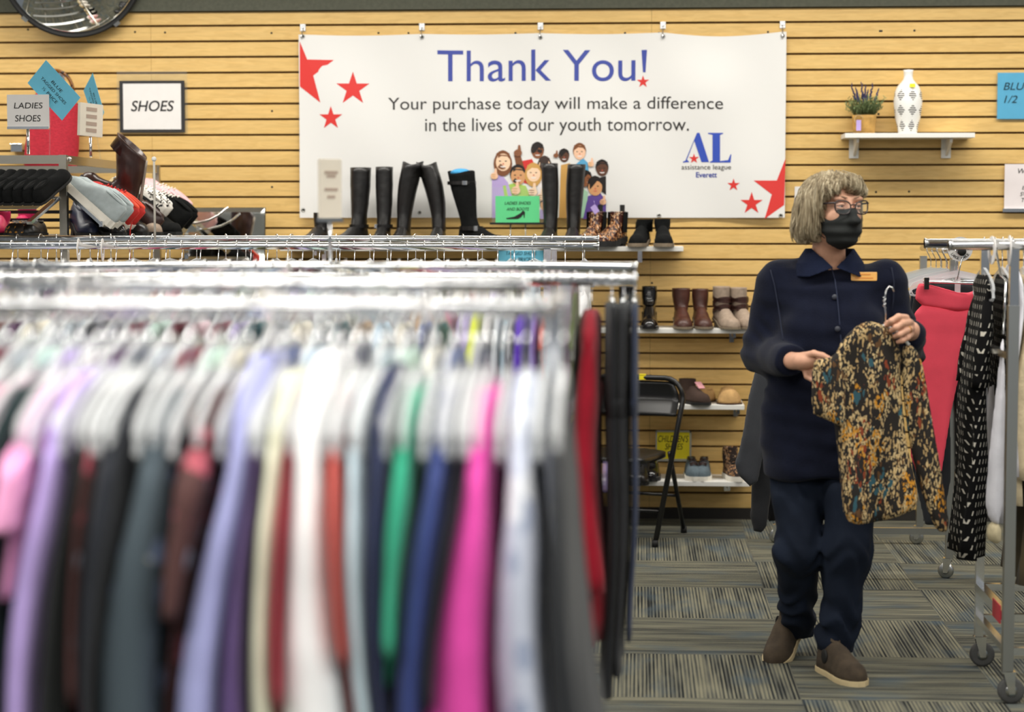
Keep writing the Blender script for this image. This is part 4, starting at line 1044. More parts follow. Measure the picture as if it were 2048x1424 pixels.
# ---------------------------------------------------------------- black folding chair
def folding_chair():
    ff = fl(1310, 1094); rf = fl(1374, 1066)
    fwd = Vector((ff.x-rf.x, ff.y-rf.y, 0)).normalized(); side = Vector((fwd.y, -fwd.x, 0))
    if side.x > 0: side = -side           # towards the other (hidden) side of the chair
    t = thing('folding_chair', 'black metal folding chair facing the aisle beside the lowest shoe shelf', 'chair', (rf.x, rf.y, 0))
    Wd = 0.46
    top = at(1350, 770, rf.y-0.02); H = 0.80
    def sidept(p, s): return Vector(p) + side*s
    ff = Vector((ff.x, ff.y, 0.012)); rf = Vector((rf.x, rf.y, 0.012))
    bt = Vector((at(1366, 800, rf.y-0.06).x, rf.y-0.06, 0.0)); bt.z = at(1366, 800, bt.y).z
    zt = at(1300, 757, bt.y).z
    fr = MB(); r = 0.0125
    c0 = bt; pts = [ff, bt]
    n = 6; rad = bt.z and 0.085
    for i in range(1, n+1):
        a = PI/2*i/n; pts.append(bt + side*(rad*(1-math.cos(a))) + Vector((0, 0, (zt-bt.z)*math.sin(a))))
    for i in range(n, -1, -1):
        a = PI/2*i/n; pts.append(bt + side*(Wd - rad*(1-math.cos(a))) + Vector((0, 0, (zt-bt.z)*math.sin(a))))
    pts.append(ff + side*Wd)
    fr.tube(pts, r, 12); part(t, 'front_frame', fr, BLACKM, world=True)
    zs = at(1300, 905, rf.y-0.2).z
    for s in (0.016, Wd-0.016):
        mb = MB(); up = bt.lerp(ff, (bt.z-zs)/(bt.z-ff.z)); 
        mb.tube([sidept(rf, s), sidept((up.x-fwd.x*0.0, up.y-fwd.y*0.0, zs+0.0), s)], 0.0105, 10); part(t, 'rear_leg', mb, BLACKM, world=True)
    mb = MB(); q = rf.lerp(bt.lerp(ff, (bt.z-zs)/(bt.z-ff.z)), 0.45); mb.tube([sidept(q, 0.016), sidept(q, Wd-0.016)], 0.007, 8); part(t, 'cross_bar', mb, BLACKM, world=True)
    q = bt.lerp(ff, 0.78); mb = MB(); mb.tube([q, q+side*Wd], 0.007, 8); part(t, 'cross_bar', mb, BLACKM, world=True)
    for p in (ff, sidept(ff, Wd), sidept(rf, 0.016), sidept(rf, Wd-0.016)):
        mb = MB(); mb.tube([(p.x, p.y, 0.0005), (p.x, p.y, 0.03)], 0.015, 10); part(t, 'foot_cap', mb, BLACKR, world=True)
    # backrest: rounded pressed panel inside the frame
    mb = MB(); zb = at(1300, 832, bt.y).z; rings = []
    for (u, zz) in [(i/10, zb+(zt-0.016-zb)*i/10) for i in range(11)]:
        off = 0.02 if zz < bt.z else 0.02 + rad*(1-math.sqrt(max(0, 1-((zz-bt.z)/(zt-bt.z))**2)))
        k = (bt.z-zz)/(bt.z-ff.z); base = bt + (ff-bt)*k if zz < bt.z else Vector((bt.x, bt.y, zz)); ring = []
        for j in range(13):
            s = off + (Wd-2*off)*j/12; bow = -fwd*(0.018*math.sin(PI*j/12))
            ring.append(Vector((base.x, base.y, zz)) + side*s + bow)
        ring += [p - fwd*0.006 for p in reversed(ring)]
        rings.append(ring)
    mb.loft(rings, 0); part(t, 'backrest', mb, BLACKM, world=True)
    # seat
    up = bt.lerp(ff, (bt.z-zs)/(bt.z-ff.z)); ce = Vector((up.x, up.y, zs)) + side*(Wd/2) + fwd*0.14
    P = []; D_, W_ = 0.205, Wd/2-0.025
    for k in range(40):
        a = 2*PI*k/40; cx, sx = math.cos(a), math.sin(a); e = 0.45
        P.append(ce + side*(W_*math.copysign(abs(cx)**e, cx)) + fwd*(D_*math.copysign(abs(sx)**e, sx)))
    low = [p - Vector((0, 0, 0.022)) for p in P]; inn = [ce.lerp(p, 0.93)+Vector((0, 0, 0.004)) for p in P]; inn2 = [ce.lerp(p, 0.5)-Vector((0, 0, 0.002)) for p in P]
    mb = MB(); mb.loft([low, P, inn, inn2]); part(t, 'seat', mb, BLACKM, world=True)
    mb = MB(); p = bt + side*0.20; mb.box((p.x, p.y-0.0135, zt-0.0), (0.034, 0.003, 0.020)); mb.box((p.x, p.y, zt+0.0135), (0.034, 0.026, 0.002)); part(t, 'price_sticker', mb, YELLOWT, world=True)
folding_chair()

# ================================================================ RACKS OF CLOTHES
def caster(root, p, r=0.04, yaw=0.0, dark=True, lock=True):
    """swivel caster under p (bottom of the post), wheel on the floor"""
    R = Matrix.Rotation(yaw, 3, 'Z'); x = Vector(p)
    wc = Vector((x.x, x.y, r)) + R @ Vector((0.012, 0, 0))
    mb = MB(); ax = R @ Matrix.Rotation(PI/2, 3, 'X')
    mb.lathe([(0.004, -0.011), (r*0.8, -0.011), (r, -0.007), (r, 0.007), (r*0.8, 0.011), (0.004, 0.011)], wc, 22, 0, ax)
    wh = part(root, 'caster_wheel', mb, GREYR if dark else STEEL, world=True)
    mb = MB(); mb.lathe([(0.002, -0.013), (r*0.45, -0.013), (r*0.45, 0.013), (0.002, 0.013)], wc, 16, 0, ax)
    o = part(root, 'caster_hub', mb, STEEL, world=True, parent=wh)
    top = max(x.z, 2*r+0.012); mb = MB()
    for s in (-1, 1):
        q = [R @ Vector((-0.012, s*0.015, top-0.006)), R @ Vector((0.022, s*0.015, top-0.006)), R @ Vector((0.022, s*0.015, r-0.008)), R @ Vector((0.004, s*0.015, r-0.008))]
        q = [Vector((x.x, x.y, 0)) + v for v in q]; mb.prism(q, R @ Vector((0, s*0.0025, 0)))
    c = Vector((x.x, x.y, top-0.004)) + R @ Vector((0.004, 0, 0)); mb.box(c, (0.040, 0.036, 0.006), rot=R)
    part(root, 'caster_fork', mb, CHROME, world=True)
    if lock:
        mb = MB(); a = wc + R @ Vector((0, 0.017, r*0.5)); mb.tube([a, a + R @ Vector((0.0, 0.022, 0.0))], 0.003, 6); mb.ell(a + R @ Vector((0, 0.024, 0)), (0.006, 0.004, 0.009)); part(root, 'brake_tab', mb, CHROME, world=True)

def x_rack(label, rails, xl, posts, tube=0.0135, group='chrome garment racks', knob=None, central=False):
    """rails along x: [(Y, z, x_right)], posts at x"""
    Yf = rails[0][0]
    t = thing('garment_rack', label, 'clothes rack', (posts[0], sum(r[0] for r in rails)/len(rails), 0), 0, group)
    for (Yr, z, xr) in rails:
        mb = MB(); mb.tube([(xl, Yr, z), (xr, Yr, z)], tube, 18); part(t, 'rail', mb, CHROME, world=True)
        mb = MB(); mb.tube([(xr, Yr, z), (xr+0.004, Yr, z)], tube+0.0025, 16); part(t, 'rail_end', mb, CHROME, world=True)
        for px_ in posts:
            if central: continue
            mb = MB(); mb.sqtube((px_, Yr, 0.10), (px_, Yr, z-tube*0.8), 0.026); part(t, 'post', mb, CHROME, world=True)
            caster(t, (px_, Yr, 0.10))
    if central:
        ym = (rails[0][0]+rails[1][0])/2
        for px_ in posts:
            mb = MB(); mb.sqtube((px_, ym, 0.12), (px_, ym, rails[0][1]-0.01), 0.026); part(t, 'post', mb, CHROME, world=True)
            mb = MB(); mb.sqtube((px_, rails[0][0], rails[0][1]-0.012), (px_, rails[1][0], rails[1][1]-0.012), 0.012); part(t, 'top_arm', mb, CHROME, world=True)
            mb = MB(); mb.sqtube((px_, rails[0][0]-0.05, 0.11), (px_, rails[1][0]+0.05, 0.11), 0.026); part(t, 'foot_bar', mb, CHROME, world=True)
            for yy in (rails[0][0]-0.04, rails[1][0]+0.04): caster(t, (px_, yy, 0.10))
        return t
    for px_ in posts:
        if len(rails) > 1:
            for zz in (0.16, rails[0][1]-0.33):
                mb = MB(); mb.sqtube((px_, rails[0][0]+0.013, zz), (px_, rails[1][0]-0.013, zz), 0.022); part(t, 'cross_bar', mb, CHROME, world=True)
    for (Yr, z, xr) in rails:
        mb = MB(); mb.sqtube((posts[-1], Yr, 0.16), (posts[0], Yr, 0.16), 0.022); part(t, 'base_bar', mb, CHROME, world=True)
    if knob:
        mb = MB(); mb.ell(knob, (0.011, 0.014, 0.011)); part(t, 'clamp_knob', mb, CHROME, world=True)
    return t

# ---- the hanger (plane y-z, hooked on a rail that runs along x; origin in the rail's centre)
def hanger_proto():
    t = thing('clothes_hanger', 'clear plastic hanger', 'hanger')
    mb = MB(); pts = []
    for i in range(13):
        a = math.radians(205 - 215*i/12); pts.append((0, -0.0190*math.cos(a), 0.0190*math.sin(a)))
    pts = [(0, 0.0190*math.cos(math.radians(200-230*i/14)), 0.0190*math.sin(math.radians(200-230*i/14))) for i in range(15)]
    pts += [(0, 0.006, -0.030), (0, 0, -0.045), (0, 0, -0.092)]
    mb.tube(pts, 0.0019, 7); part(t, 'hook', mb, CHROME)
    mb = MB(); sh = [(0, -0.192, -0.156), (0, -0.18, -0.140), (0, -0.12, -0.116), (0, -0.05, -0.098), (0, 0, -0.088), (0, 0.05, -0.098), (0, 0.12, -0.116), (0, 0.18, -0.140), (0, 0.192, -0.156)]
    rings = []
    for p in sh: rings.append([(p[0]+0.0045*c[0], p[1], p[2]+0.013*c[1]) for c in ((-1,-1),(1,-1),(0.5,0),(1,1),(-1,1),(-0.5,0))])
    mb.loft(rings, 0, smooth=False); mb.tube([(0, -0.188, -0.156), (0, -0.175, -0.176), (0, 0, -0.182), (0, 0.175, -0.176), (0, 0.188, -0.156)], 0.0042, 8)
    mb.box((0, 0, -0.125), (0.006, 0.022, 0.085)); part(t, 'arms', mb, CLEARP)
    return t
def clip_hanger_proto():
    t = thing('clip_hanger', 'clip hanger', 'hanger')
    mb = MB(); pts = [(0, 0.0190*math.cos(math.radians(200-230*i/14)), 0.0190*math.sin(math.radians(200-230*i/14))) for i in range(15)] + [(0, 0.004, -0.028), (0, 0, -0.04)]
    mb.tube(pts, 0.0019, 7); part(t, 'hook', mb, CHROME)
    mb = MB(); mb.tube([(0, -0.15, -0.044), (0, 0.15, -0.044)], 0.004, 8); part(t, 'bar', mb, CHROME)
    for y in (-0.12, 0.12):
        mb = MB(); mb.box((0, y, -0.052), (0.020, 0.020, 0.034)); part(t, 'clip', mb, ACRYL)
    return t
PROTO = {'clothes_hanger': hanger_proto, 'clip_hanger': clip_hanger_proto}; MADE = {}
def hanger(loc, yaw, label, group, kind='clothes_hanger'):
    if kind not in MADE:
        h = MADE[kind] = PROTO[kind](); h.location = loc; h.rotation_euler = (0, 0, yaw); h['label'] = label; h['group'] = group; return h
    return dup(MADE[kind], loc, (0, 0, yaw), label, group)

def cloth(col, name=None, rough=0.9, var=0.10, bump=0.25, bscale=260, sheen=0.1):
    return mat(name or 'cloth_'+col.strip('#'), col, rough=rough, var=var, vscale=14, bump=bump, bscale=bscale, sheen=sheen, spec=0.2)
def sway(y, z):
    """the fold that neighbouring garments on a rail share, so that they nest"""
    u = max(0.0, -z-0.2)
    return 0.020*u*math.sin(y*34+0.6+z*3) + 0.012*u*math.sin(y*61+z*5) + 0.012*math.sin(z*7+0.5)*min(1, u*3)
def garment_mesh(mb_body, w, L, th, flare, seed, kind='top', rise=0.0, dx=0.0, thb=None):
    r = random.Random(seed); n = 30; rings = []; ph = [r.uniform(0, 6.28) for _ in range(5)]
    prof = [(-0.112, 0.085, 0.6), (-0.128, 0.115, 0.9), (-0.150, 0.160, 1.0), (-0.176, w*0.98, 1.0), (-0.195, w, 1.0)]
    if kind == 'strap': prof = [(-0.15, 0.10, 0.5), (-0.20, 0.12, 0.7), (-0.24, w*0.8, 0.9)]
    prof = [(z+rise+0.012, a, k) for z, a, k in prof]; thb = thb or th
    m = 13; z0 = prof[-1][0]
    for i in range(1, m+1):
        u = i/m; prof.append((z0-(L-abs(z0))*u, w*(1+flare*u-0.05*math.sin(PI*u)), 1))
    for (z, a, kb) in prof:
        ring = []; q = lean_u(z); h = th+(thb-th)*q
        for j in range(n):
            p = 2*PI*j/n; y = a*math.copysign(abs(math.sin(p))**0.85, math.sin(p))
            x = h*kb*math.copysign(abs(math.cos(p))**0.7, math.cos(p))*(0.9+0.1*math.sin(y*40+ph[0]+z*8)) + sway(y, z) + dx*q
            ring.append((x, y, z))
        rings.append(ring)
    mb_body.loft(rings, 0, (True, True)); return mb_body
def lean_u(z): return max(0.0, min(1.2, (-z-0.16)/0.36))
def sleeve_mesh(w, sgn, sl, seed, th=0.03, out=0.05, rise=0.0, dx=0.0, thb=None):
    r = random.Random(seed); n = 18; rings = []; ph = r.uniform(0, 6)
    for i in range(14):
        u = i/13; yc = sgn*(w-0.028+out*u**0.7); z = -0.153+rise-sl*u; k = min(1.0, 0.5+2.5*u); q = lean_u(z); h = th+((thb or th)-th)*q
        ring = []
        for j in range(n):
            p = 2*PI*j/n; y = yc+0.050*k*(1-0.25*u)*math.sin(p)
            x = h*k*math.cos(p)*(0.92+0.08*math.sin(3*p+u*13+ph)) + sway(y, z) + dx*q
            ring.append((x, y, z-0.02*abs(math.sin(p))*(1-u)))
        rings.append(ring)
    return MB().loft(rings, 0, (True, True))
gseed = [100]
def garment(kind, label, loc, yaw, m, group, w=0.205, L=0.66, th=0.022, flare=0.05, sl=0.45, cat='garment', tagc=None, out=0.05, collar=None, rise=0.0, dx=0.0, thb=None):
    gseed[0] += 1; s = gseed[0]
    t = thing(kind, label, cat, loc, yaw, group)
    part(t, 'body', garment_mesh(MB(), w, L, th, flare, s, 'strap' if kind == 'camisole' else 'top', rise, dx, thb), m)
    if sl > 0:
        for g in (-1, 1): part(t, 'sleeve', sleeve_mesh(w, g, sl, s*3+g, th, out, rise, dx, thb), m)
    if collar:
        mb = MB(); rings = []
        for (z, a, b) in ((-0.085, 0.078, th*1.5), (-0.055, 0.062, th*1.6), (-0.05, 0.060, th*1.5), (-0.075, 0.055, th*1.1)):
            rings.append([(b*math.cos(2*PI*j/18), a*math.sin(2*PI*j/18), z) for j in range(18)])
        mb.loft(rings, 0, (False, False)); part(t, 'collar', mb, collar)
    if tagc:
        mb = MB(); mb.box((th+0.012, -w-0.03, -0.42), (0.003, 0.035, 0.05), rot=Matrix.Rotation(0.5, 3, 'X')); part(t, 'price_tag', mb, tagc)
    return t
def trousers_edge(kind, label, loc, yaw, m, group, w=0.17, L=0.85, th=0.022, waist=None):
    """trousers clipped by the waist, in the plane y-z"""
    gseed[0] += 1; r = random.Random(gseed[0]); t = thing(kind, label, 'trousers', loc, yaw, group)
    zt = -0.056; mb = MB(); n = 24; rings = []
    for (z, k) in ((zt, 0.95), (zt-0.04, 1.0), (zt-0.15, 1.12), (zt-0.24, 1.15)):
        rings.append([(th*k*1.1*math.cos(2*PI*j/n), w*k*math.copysign(abs(math.sin(2*PI*j/n))**0.8, math.sin(2*PI*j/n)), z) for j in range(n)])
    mb.loft(rings); part(t, 'waist', mb, m)
    for s in (-1, 1):
        mb = MB(); rings = []; ph = r.uniform(0, 6)
        for i in range(14):
            u = i/13; z = zt-0.2-(L-abs(zt)-0.2)*u; yc = s*w*0.56*(1-0.05*u); a = w*0.58*(1-0.28*u)
            rings.append([(th*(1.1-0.15*u)*math.cos(2*PI*j/18)*(0.9+0.1*math.sin(2*PI*j/18*3+ph+u*5))+0.010*math.sin(u*5)*u, yc+a*math.sin(2*PI*j/18), z) for j in range(18)])
        mb.loft(rings); part(t, 'leg', mb, m)
    return t

# ---- rack geometry (depths found from the rails' thickness and height)
YA, YA2, YB, YB2, YC, YC2 = 7.10, 7.62, 4.50, 5.05, 2.50, 3.06
zA, zA2 = at(800, 492, YA).z, at(800, 478, YA2).z
zB, zB2 = at(800, 559, YB).z, at(800, 534, YB2).z
zC, zC2 = at(600, 614, YC).z, at(600, 569, YC2).z
xr = lambda px, Y: at(px, 560, Y).x
x_rack('farthest chrome double rack below the boot shelf, packed with empty-looking hangers', [(YA, zA, xr(1196, YA)), (YA2, zA2, xr(1196, YA2))], xr(-120, YA), [xr(1095, YA), xr(-110, YA)], 0.0135)
x_rack('middle chrome double rack ending beside the black trousers', [(YB, zB, xr(1271, YB)), (YB2, zB2, xr(1271, YB2))], xr(-200, YB), [xr(1133, YB), xr(-190, YB)], 0.0140)
x_rack('nearest chrome double rack across the blurred foreground', [(YC, zC, xr(1090, YC)), (YC2, zC2, xr(1015, YC2)+0.03)], xr(-260, YC), [xr(1086, YC), xr(-250, YC)], 0.0112, central=True)

ROWN = {'A': 'the farthest rack', 'A2': "the farthest rack's back rail", 'B': 'the middle rack', 'B2': "the middle rack's back rail", 'C': 'the nearest rack', 'C2': "the nearest rack's back rail"}
def row(key, Y, z, items, gname):
    """items = [(x, colour word, kind, hex or material, dict)]"""
    names = [i[1] for i in items]; X = [i[0] for i in items]; T = [i[4].get('th', 0.02) for i in items]
    for k in range(len(items)):
        if items[k][4].pop('fixed', False): continue
        g = [0.05]
        if k: g.append((X[k]-X[k-1])*T[k]/(T[k]+T[k-1]))
        if k < len(X)-1: g.append((X[k+1]-X[k])*T[k]/(T[k]+T[k+1]))
        items[k][4]['th'] = min(T[k]*1.6, max(0.003, min(g)*0.86))
    for k, (x, cw, kind, col, kw) in enumerate(items):
        yaw = kw.pop('yaw', rnd.uniform(-0.012, 0.012)); lab = kw.pop('label', None)
        m = cloth(col) if isinstance(col, str) else col
        kn = kind.replace('_', ' ')
        if lab is None:
            pr = names[k-1] if k else None; nx = names[k+1] if k < len(names)-1 else None
            if pr and nx: lab = '%s %s between the %s and %s ones on %s' % (cw, kn, pr, nx, ROWN[key])
            elif nx: lab = '%s %s, leftmost on %s, beside the %s one' % (cw, kn, ROWN[key], nx)
            else: lab = '%s %s, rightmost on %s, beside the %s one' % (cw, kn, ROWN[key], pr)
        hl = 'clear hanger carrying the ' + lab
        ws = hl.split()
        if len(ws) > 16: hl = ' '.join(ws[:16])
        hanger((x, Y, z), yaw, hl.replace('clear hanger', 'clip hanger') if kind in ('trousers', 'jeans') else hl, 'hangers on ' + ROWN[key], 'clip_hanger' if kind in ('trousers', 'jeans') else 'clothes_hanger')
        if kind is not None:
            f = trousers_edge if kind in ('trousers', 'jeans') else garment
            f(kind, lab, (x, Y, z), yaw, m, gname, **kw)

PAT_SLATE = spots_mat('slate_floral', '#3e4a52', [('#a9ab9c', 20, 0.46, 5, 0.60), ('#b98f88', 20, 0.45, 5, 0.61), ('#6f7fa0', 26, 0.4, 6, 0.60)], rough=0.9)
PAT_GREY = spots_mat('pale_marl', '#b9bfd0', [('#d8dbe3', 16, 0.42, 6, 0.45), ('#96a0b8', 18, 0.36, 5, 0.5)], rough=0.9)
PAT_BROWN = spots_mat('plum_floral', '#4a2c2a', [('#a5505c', 22, 0.4, 7, 0.56), ('#8a8f9e', 20, 0.3, 5, 0.5)], rough=0.9)
# C front: what is seen is the near sleeve edge; pe = its pixel position at mid height
def xe(pe, Y, d=0.24): return at(pe, 1100, Y-d).x
def cf(tl, tr, bl_, br, cw, kind, col, **kw):
    x0, x1, y0, y1 = (xe(v, YC) for v in (tl, tr, bl_, br))
    kw.update(th=max(0.003, (x1-x0)/2*0.92), thb=max(0.003, (y1-y0)/2*0.92), dx=(y0+y1-x0-x1)/2, fixed=True)
    return ((x0+x1)/2, cw, kind, col, kw)
TOPS = [cf(-130, -85, -150, -110, 'rose', 'top', '#c98aa2', sl=0.2), cf(-80, -25, -105, -8, 'teal', 'jumper', '#13302f', label='dark teal jumper under the pink top at the left edge'),
  cf(-22, 48, -8, -6, 'pink', 'top', '#e39cc6', sl=0.10, L=0.34, label='pink short top at the left edge of the nearest rack'),
  cf(58, 115, -4, 56, 'lilac', 'cardigan', '#b59fdb', sl=0.55, rise=0.02, label='lilac cardigan at the left of the nearest rack, before the black jacket'),
  cf(117, 152, 58, 132, 'black', 'jacket', '#141716', sl=0.6, label='black jacket right of the lilac cardigan on the nearest rack'),
  cf(154, 164, 134, 160, 'mauve', 'top', PAT_BROWN, sl=0.3, label='plum patterned top half hidden right of the black jacket'),
  cf(166, 238, 161, 176, 'charcoal', 'jumper', '#23262d', label='charcoal jumper left of the slate floral blouse'),
  cf(242, 335, 177, 322, 'slate floral', 'blouse', PAT_SLATE, sl=0.55, label='slate blouse with pale blurred flowers on the nearest rack'),
  cf(340, 420, 324, 334, 'brown', 'top', PAT_BROWN, sl=0.2, label='brown patterned top left of the periwinkle jacket'),
  cf(436, 490, 336, 432, 'periwinkle', 'jacket', '#a3a6d6', sl=0.6, rise=0.04, label='periwinkle fleece jacket in the left half of the nearest rack'),
  cf(491, 502, 434, 496, 'plum', 'jumper', '#5f4a7c', sl=0.5, label='plum purple jumper right of the periwinkle jacket'),
  cf(503, 510, 497, 503, 'black', 'camisole', '#17171d', sl=0, label='thin black top between plum jumper and cream cardigan'),
  cf(511, 556, 504, 546, 'cream', 'cardigan', '#dcdcc4', sl=0.5, rise=0.02, label='cream cardigan left of the wide white jacket'),
  cf(557, 564, 547, 566, 'crimson', 'top', '#b6384a', sl=0.3, label='crimson top squeezed left of the wide white jacket'),
  cf(572, 640, 568, 716, 'white', 'jacket', '#f1f1f2', sl=0.6, rise=0.045, label='wide white jacket in the middle of the nearest rack'),
  cf(642, 668, 717, 724, 'brick red', 'top', '#c4564e', sl=0.25, label='brick red top between the white jacket and the ice blue blouse'),
  cf(670, 716, 725, 752, 'ice blue', 'blouse', '#c7dae4', sl=0.5, label='ice blue blouse right of the brick red top'),
  cf(718, 764, 753, 776, 'navy', 'jacket', '#232a4c', sl=0.6, rise=0.025, label='navy jacket left of the emerald top on the nearest rack'),
  cf(768, 820, 777, 784, 'emerald', 'top', '#2e9d7b', sl=0.24, L=0.44, label='emerald green top right of the navy jacket'),
  cf(836, 902, 786, 846, 'denim', 'shirt', '#36437a', sl=0.55, label='denim blue shirt left of the hot pink fleece'),
  cf(904, 914, 847, 850, 'ink', 'top', '#15172b', sl=0.3, label='ink dark top pressed against the hot pink fleece'),
  cf(916, 986, 852, 1000, 'hot pink', 'fleece', '#d94aa4', sl=0.6, rise=0.0, label='hot pink fleece near the right end of the nearest rack'),
  cf(992, 1066, 1004, 1112, 'pale marl', 'cardigan', PAT_GREY, sl=0.6, rise=0.015, label='pale grey mottled cardigan right of the hot pink fleece'),
  cf(1094, 1128, 1120, 1192, 'charcoal', 'jacket', '#26282b', sl=0.6, label='charcoal jacket, rightmost on the nearest rack')]
row('C', YC, zC, TOPS, 'garments on the nearest rack')
_xs = [i[0] for i in TOPS]
for k in range(2, len(_xs)-1):
    if _xs[k+1]-_xs[k] > 0.017: hanger(((_xs[k]+_xs[k+1])/2, YC, zC), rnd.uniform(-0.05, 0.05), 'empty clear hanger between garments on the nearest rack', 'empty hangers on the nearest rack')

POSTX = {'A': (xr(1095, YA),), 'B2': (xr(1133, YB),)}
LIGHTS = [('white', '#e9e9ea'), ('pale grey', '#c7cad0'), ('oatmeal', '#d9d3c4'), ('mist', '#b9c3cc'), ('ivory', '#e6e2d2'), ('silver', '#a9adb6'), ('pale pink', '#dcc3cb'), ('mint', '#bfd9cf'), ('lilac', '#b8aad6'), ('sky', '#b9cfe2')]
DARKS = [('slate', '#4c525e'), ('maroon', '#76263a'), ('navy', '#222945'), ('rust', '#8a4632'), ('charcoal', '#2d2f35'), ('teal', '#27535a'), ('plum', '#56305a'), ('olive', '#5a5c38'), ('rose', '#c05a78'), ('cobalt', '#39508f'), ('tan', '#b0906a'), ('burgundy', '#5c1a28')]
def auto(key, Y, x0, x1, n, seed, light, kinds=('top', 'blouse', 'jumper', 'shirt'), sl=0.35):
    r = random.Random(seed); out = []; used = set(); prev = [None, None]
    for i in range(n):
        for _ in range(60):
            c = r.choice(LIGHTS if r.random() < light else DARKS); k = r.choice(kinds)
            if c[0] not in prev and (k, c[0], prev[1]) not in used: break
        used.add((k, c[0], prev[1])); prev = [prev[1], c[0]]
        if any(abs(x0+(x1-x0)*(i+0.5)/n-p) < 0.035 for p in POSTX.get(key, ())): continue
        x = x0+(x1-x0)*(i+0.5)/n + r.uniform(-0.15, 0.15)*(x1-x0)/n
        out.append((x, c[0], k, c[1], dict(th=min(0.02, abs(x1-x0)/n*0.36), sl=r.choice((0.15, 0.25, 0.4, 0.5)), L=r.uniform(0.5, 0.68), flare=0.05)))
    return out
row('C2', YC2, zC2, auto('C2', YC2, xr(-150, YC2), xr(985, YC2), 24, 11, 0.80), 'garments on the back rail of the nearest rack')

# B front: left part plain, right part as seen past the nearest rack's end
def bf(l, r, cw, kind, col, **kw):
    x0, x1 = at(l, 800, YB-0.2).x, at(r, 800, YB-0.2).x
    kw.update(th=(x1-x0)/2*0.92, fixed=True); return ((x0+x1)/2, cw, kind, col, kw)
bl = auto('B', YB, xr(-60, YB), xr(905, YB), 24, 5, 0.62)
RIGHT = [bf(928, 955, 'neon yellow', 'top', '#d7e02a', sl=0.14, L=0.40, rise=0.03, label='neon yellow top on the middle rack, above the hot pink fleece'),
  bf(956, 976, 'white', 'top', '#e9e8e6', sl=0.3, rise=0.03, label='white top right of the neon yellow one on the middle rack'),
  bf(977, 995, 'pale grey', 'blouse', '#c8ced3', sl=0.3, rise=0.02, label='pale grey blouse left of the dusty blue one on the middle rack'),
  bf(996, 1009, 'dusty blue', 'blouse', '#9fb7c6', sl=0.3, rise=0.01, label='dusty blue blouse left of the violet jumper on the middle rack'),
  bf(1010, 1018, 'navy', 'top', '#1f2640', sl=0.3, label='thin navy top left of the violet jumper on the middle rack'),
  bf(1019, 1052, 'violet', 'jumper', '#5533a8', sl=0.45, rise=0.02, label='bright violet jumper on the middle rack'),
  bf(1053, 1078, 'lavender', 'jumper', '#7d6cb0', sl=0.45, rise=0.035, label='dull lavender jumper right of the bright violet one'),
  bf(1079, 1086, 'orange', 'top', '#d9583c', sl=0.05, L=0.24, rise=0.06, label='short orange top left of the crimson shirt on the middle rack'),
  bf(1087, 1108, 'crimson', 'shirt', '#a12b3c', sl=0.5, rise=0.05, label='crimson shirt left of the rack post on the middle rack'),
  bf(1109, 1116, 'dark plum', 'jacket', '#4b2b3c', sl=0.5, rise=0.06, label='dark plum jacket beside the middle rack post'),
  bf(1140, 1149, 'olive', 'top', '#5d6a3e', sl=0.06, L=0.26, rise=0.07, label='short olive top behind the red cardigan on the middle rack'),
  bf(1150, 1204, 'red', 'cardigan', '#8f1426', sl=0.55, L=0.80, rise=0.03, tagc=ORANGEW, label='deep red cardigan with lilac tag near the right end of the middle rack')]
row('B', YB, zB, bl + RIGHT, 'garments on the middle rack')
TRO = cloth('#232427', 'black_twill'); TRO2 = cloth('#2c2d30', 'charcoal_twill'); DEN = cloth('#27314a', 'dark_denim')
row('B', YB, zB, [(at(1221, 800, YB-0.2).x, 'black', 'trousers', TRO, dict(L=0.93, th=0.0150, fixed=True, yaw=0.03, label='black trousers right of the red cardigan, nearest of the dark pair')),
   (at(1246, 800, YB-0.2).x, 'black', 'trousers', TRO2, dict(L=0.88, th=0.0120, fixed=True, yaw=-0.02, label='charcoal black trousers at the end of the middle rack')),
   (at(1268, 800, YB-0.2).x, 'navy', 'jeans', DEN, dict(L=0.80, th=0.008, fixed=True, yaw=0.0, label='dark navy jeans, last on the middle rack beside the folding chair'))], 'trousers on the middle rack')
row('B2', YB2, zB2, auto('B2', YB2, xr(-40, YB2), xr(1110, YB2), 24, 23, 0.70), 'garments on the back rail of the middle rack')
row('A', YA, zA, auto('A', YA, xr(-60, YA), xr(1185, YA), 36, 31, 0.55), 'garments on the farthest rack')
for i in range(26):
    x = xr(-40, YA2) + (xr(1180, YA2)-xr(-40, YA2))*(i+0.5+rnd.uniform(-0.3, 0.3))/26
    hanger((x, YA2, zA2), rnd.uniform(-0.5, 0.5), "empty clear hanger on the farthest rack's back rail", "empty hangers on the farthest rack's back rail")

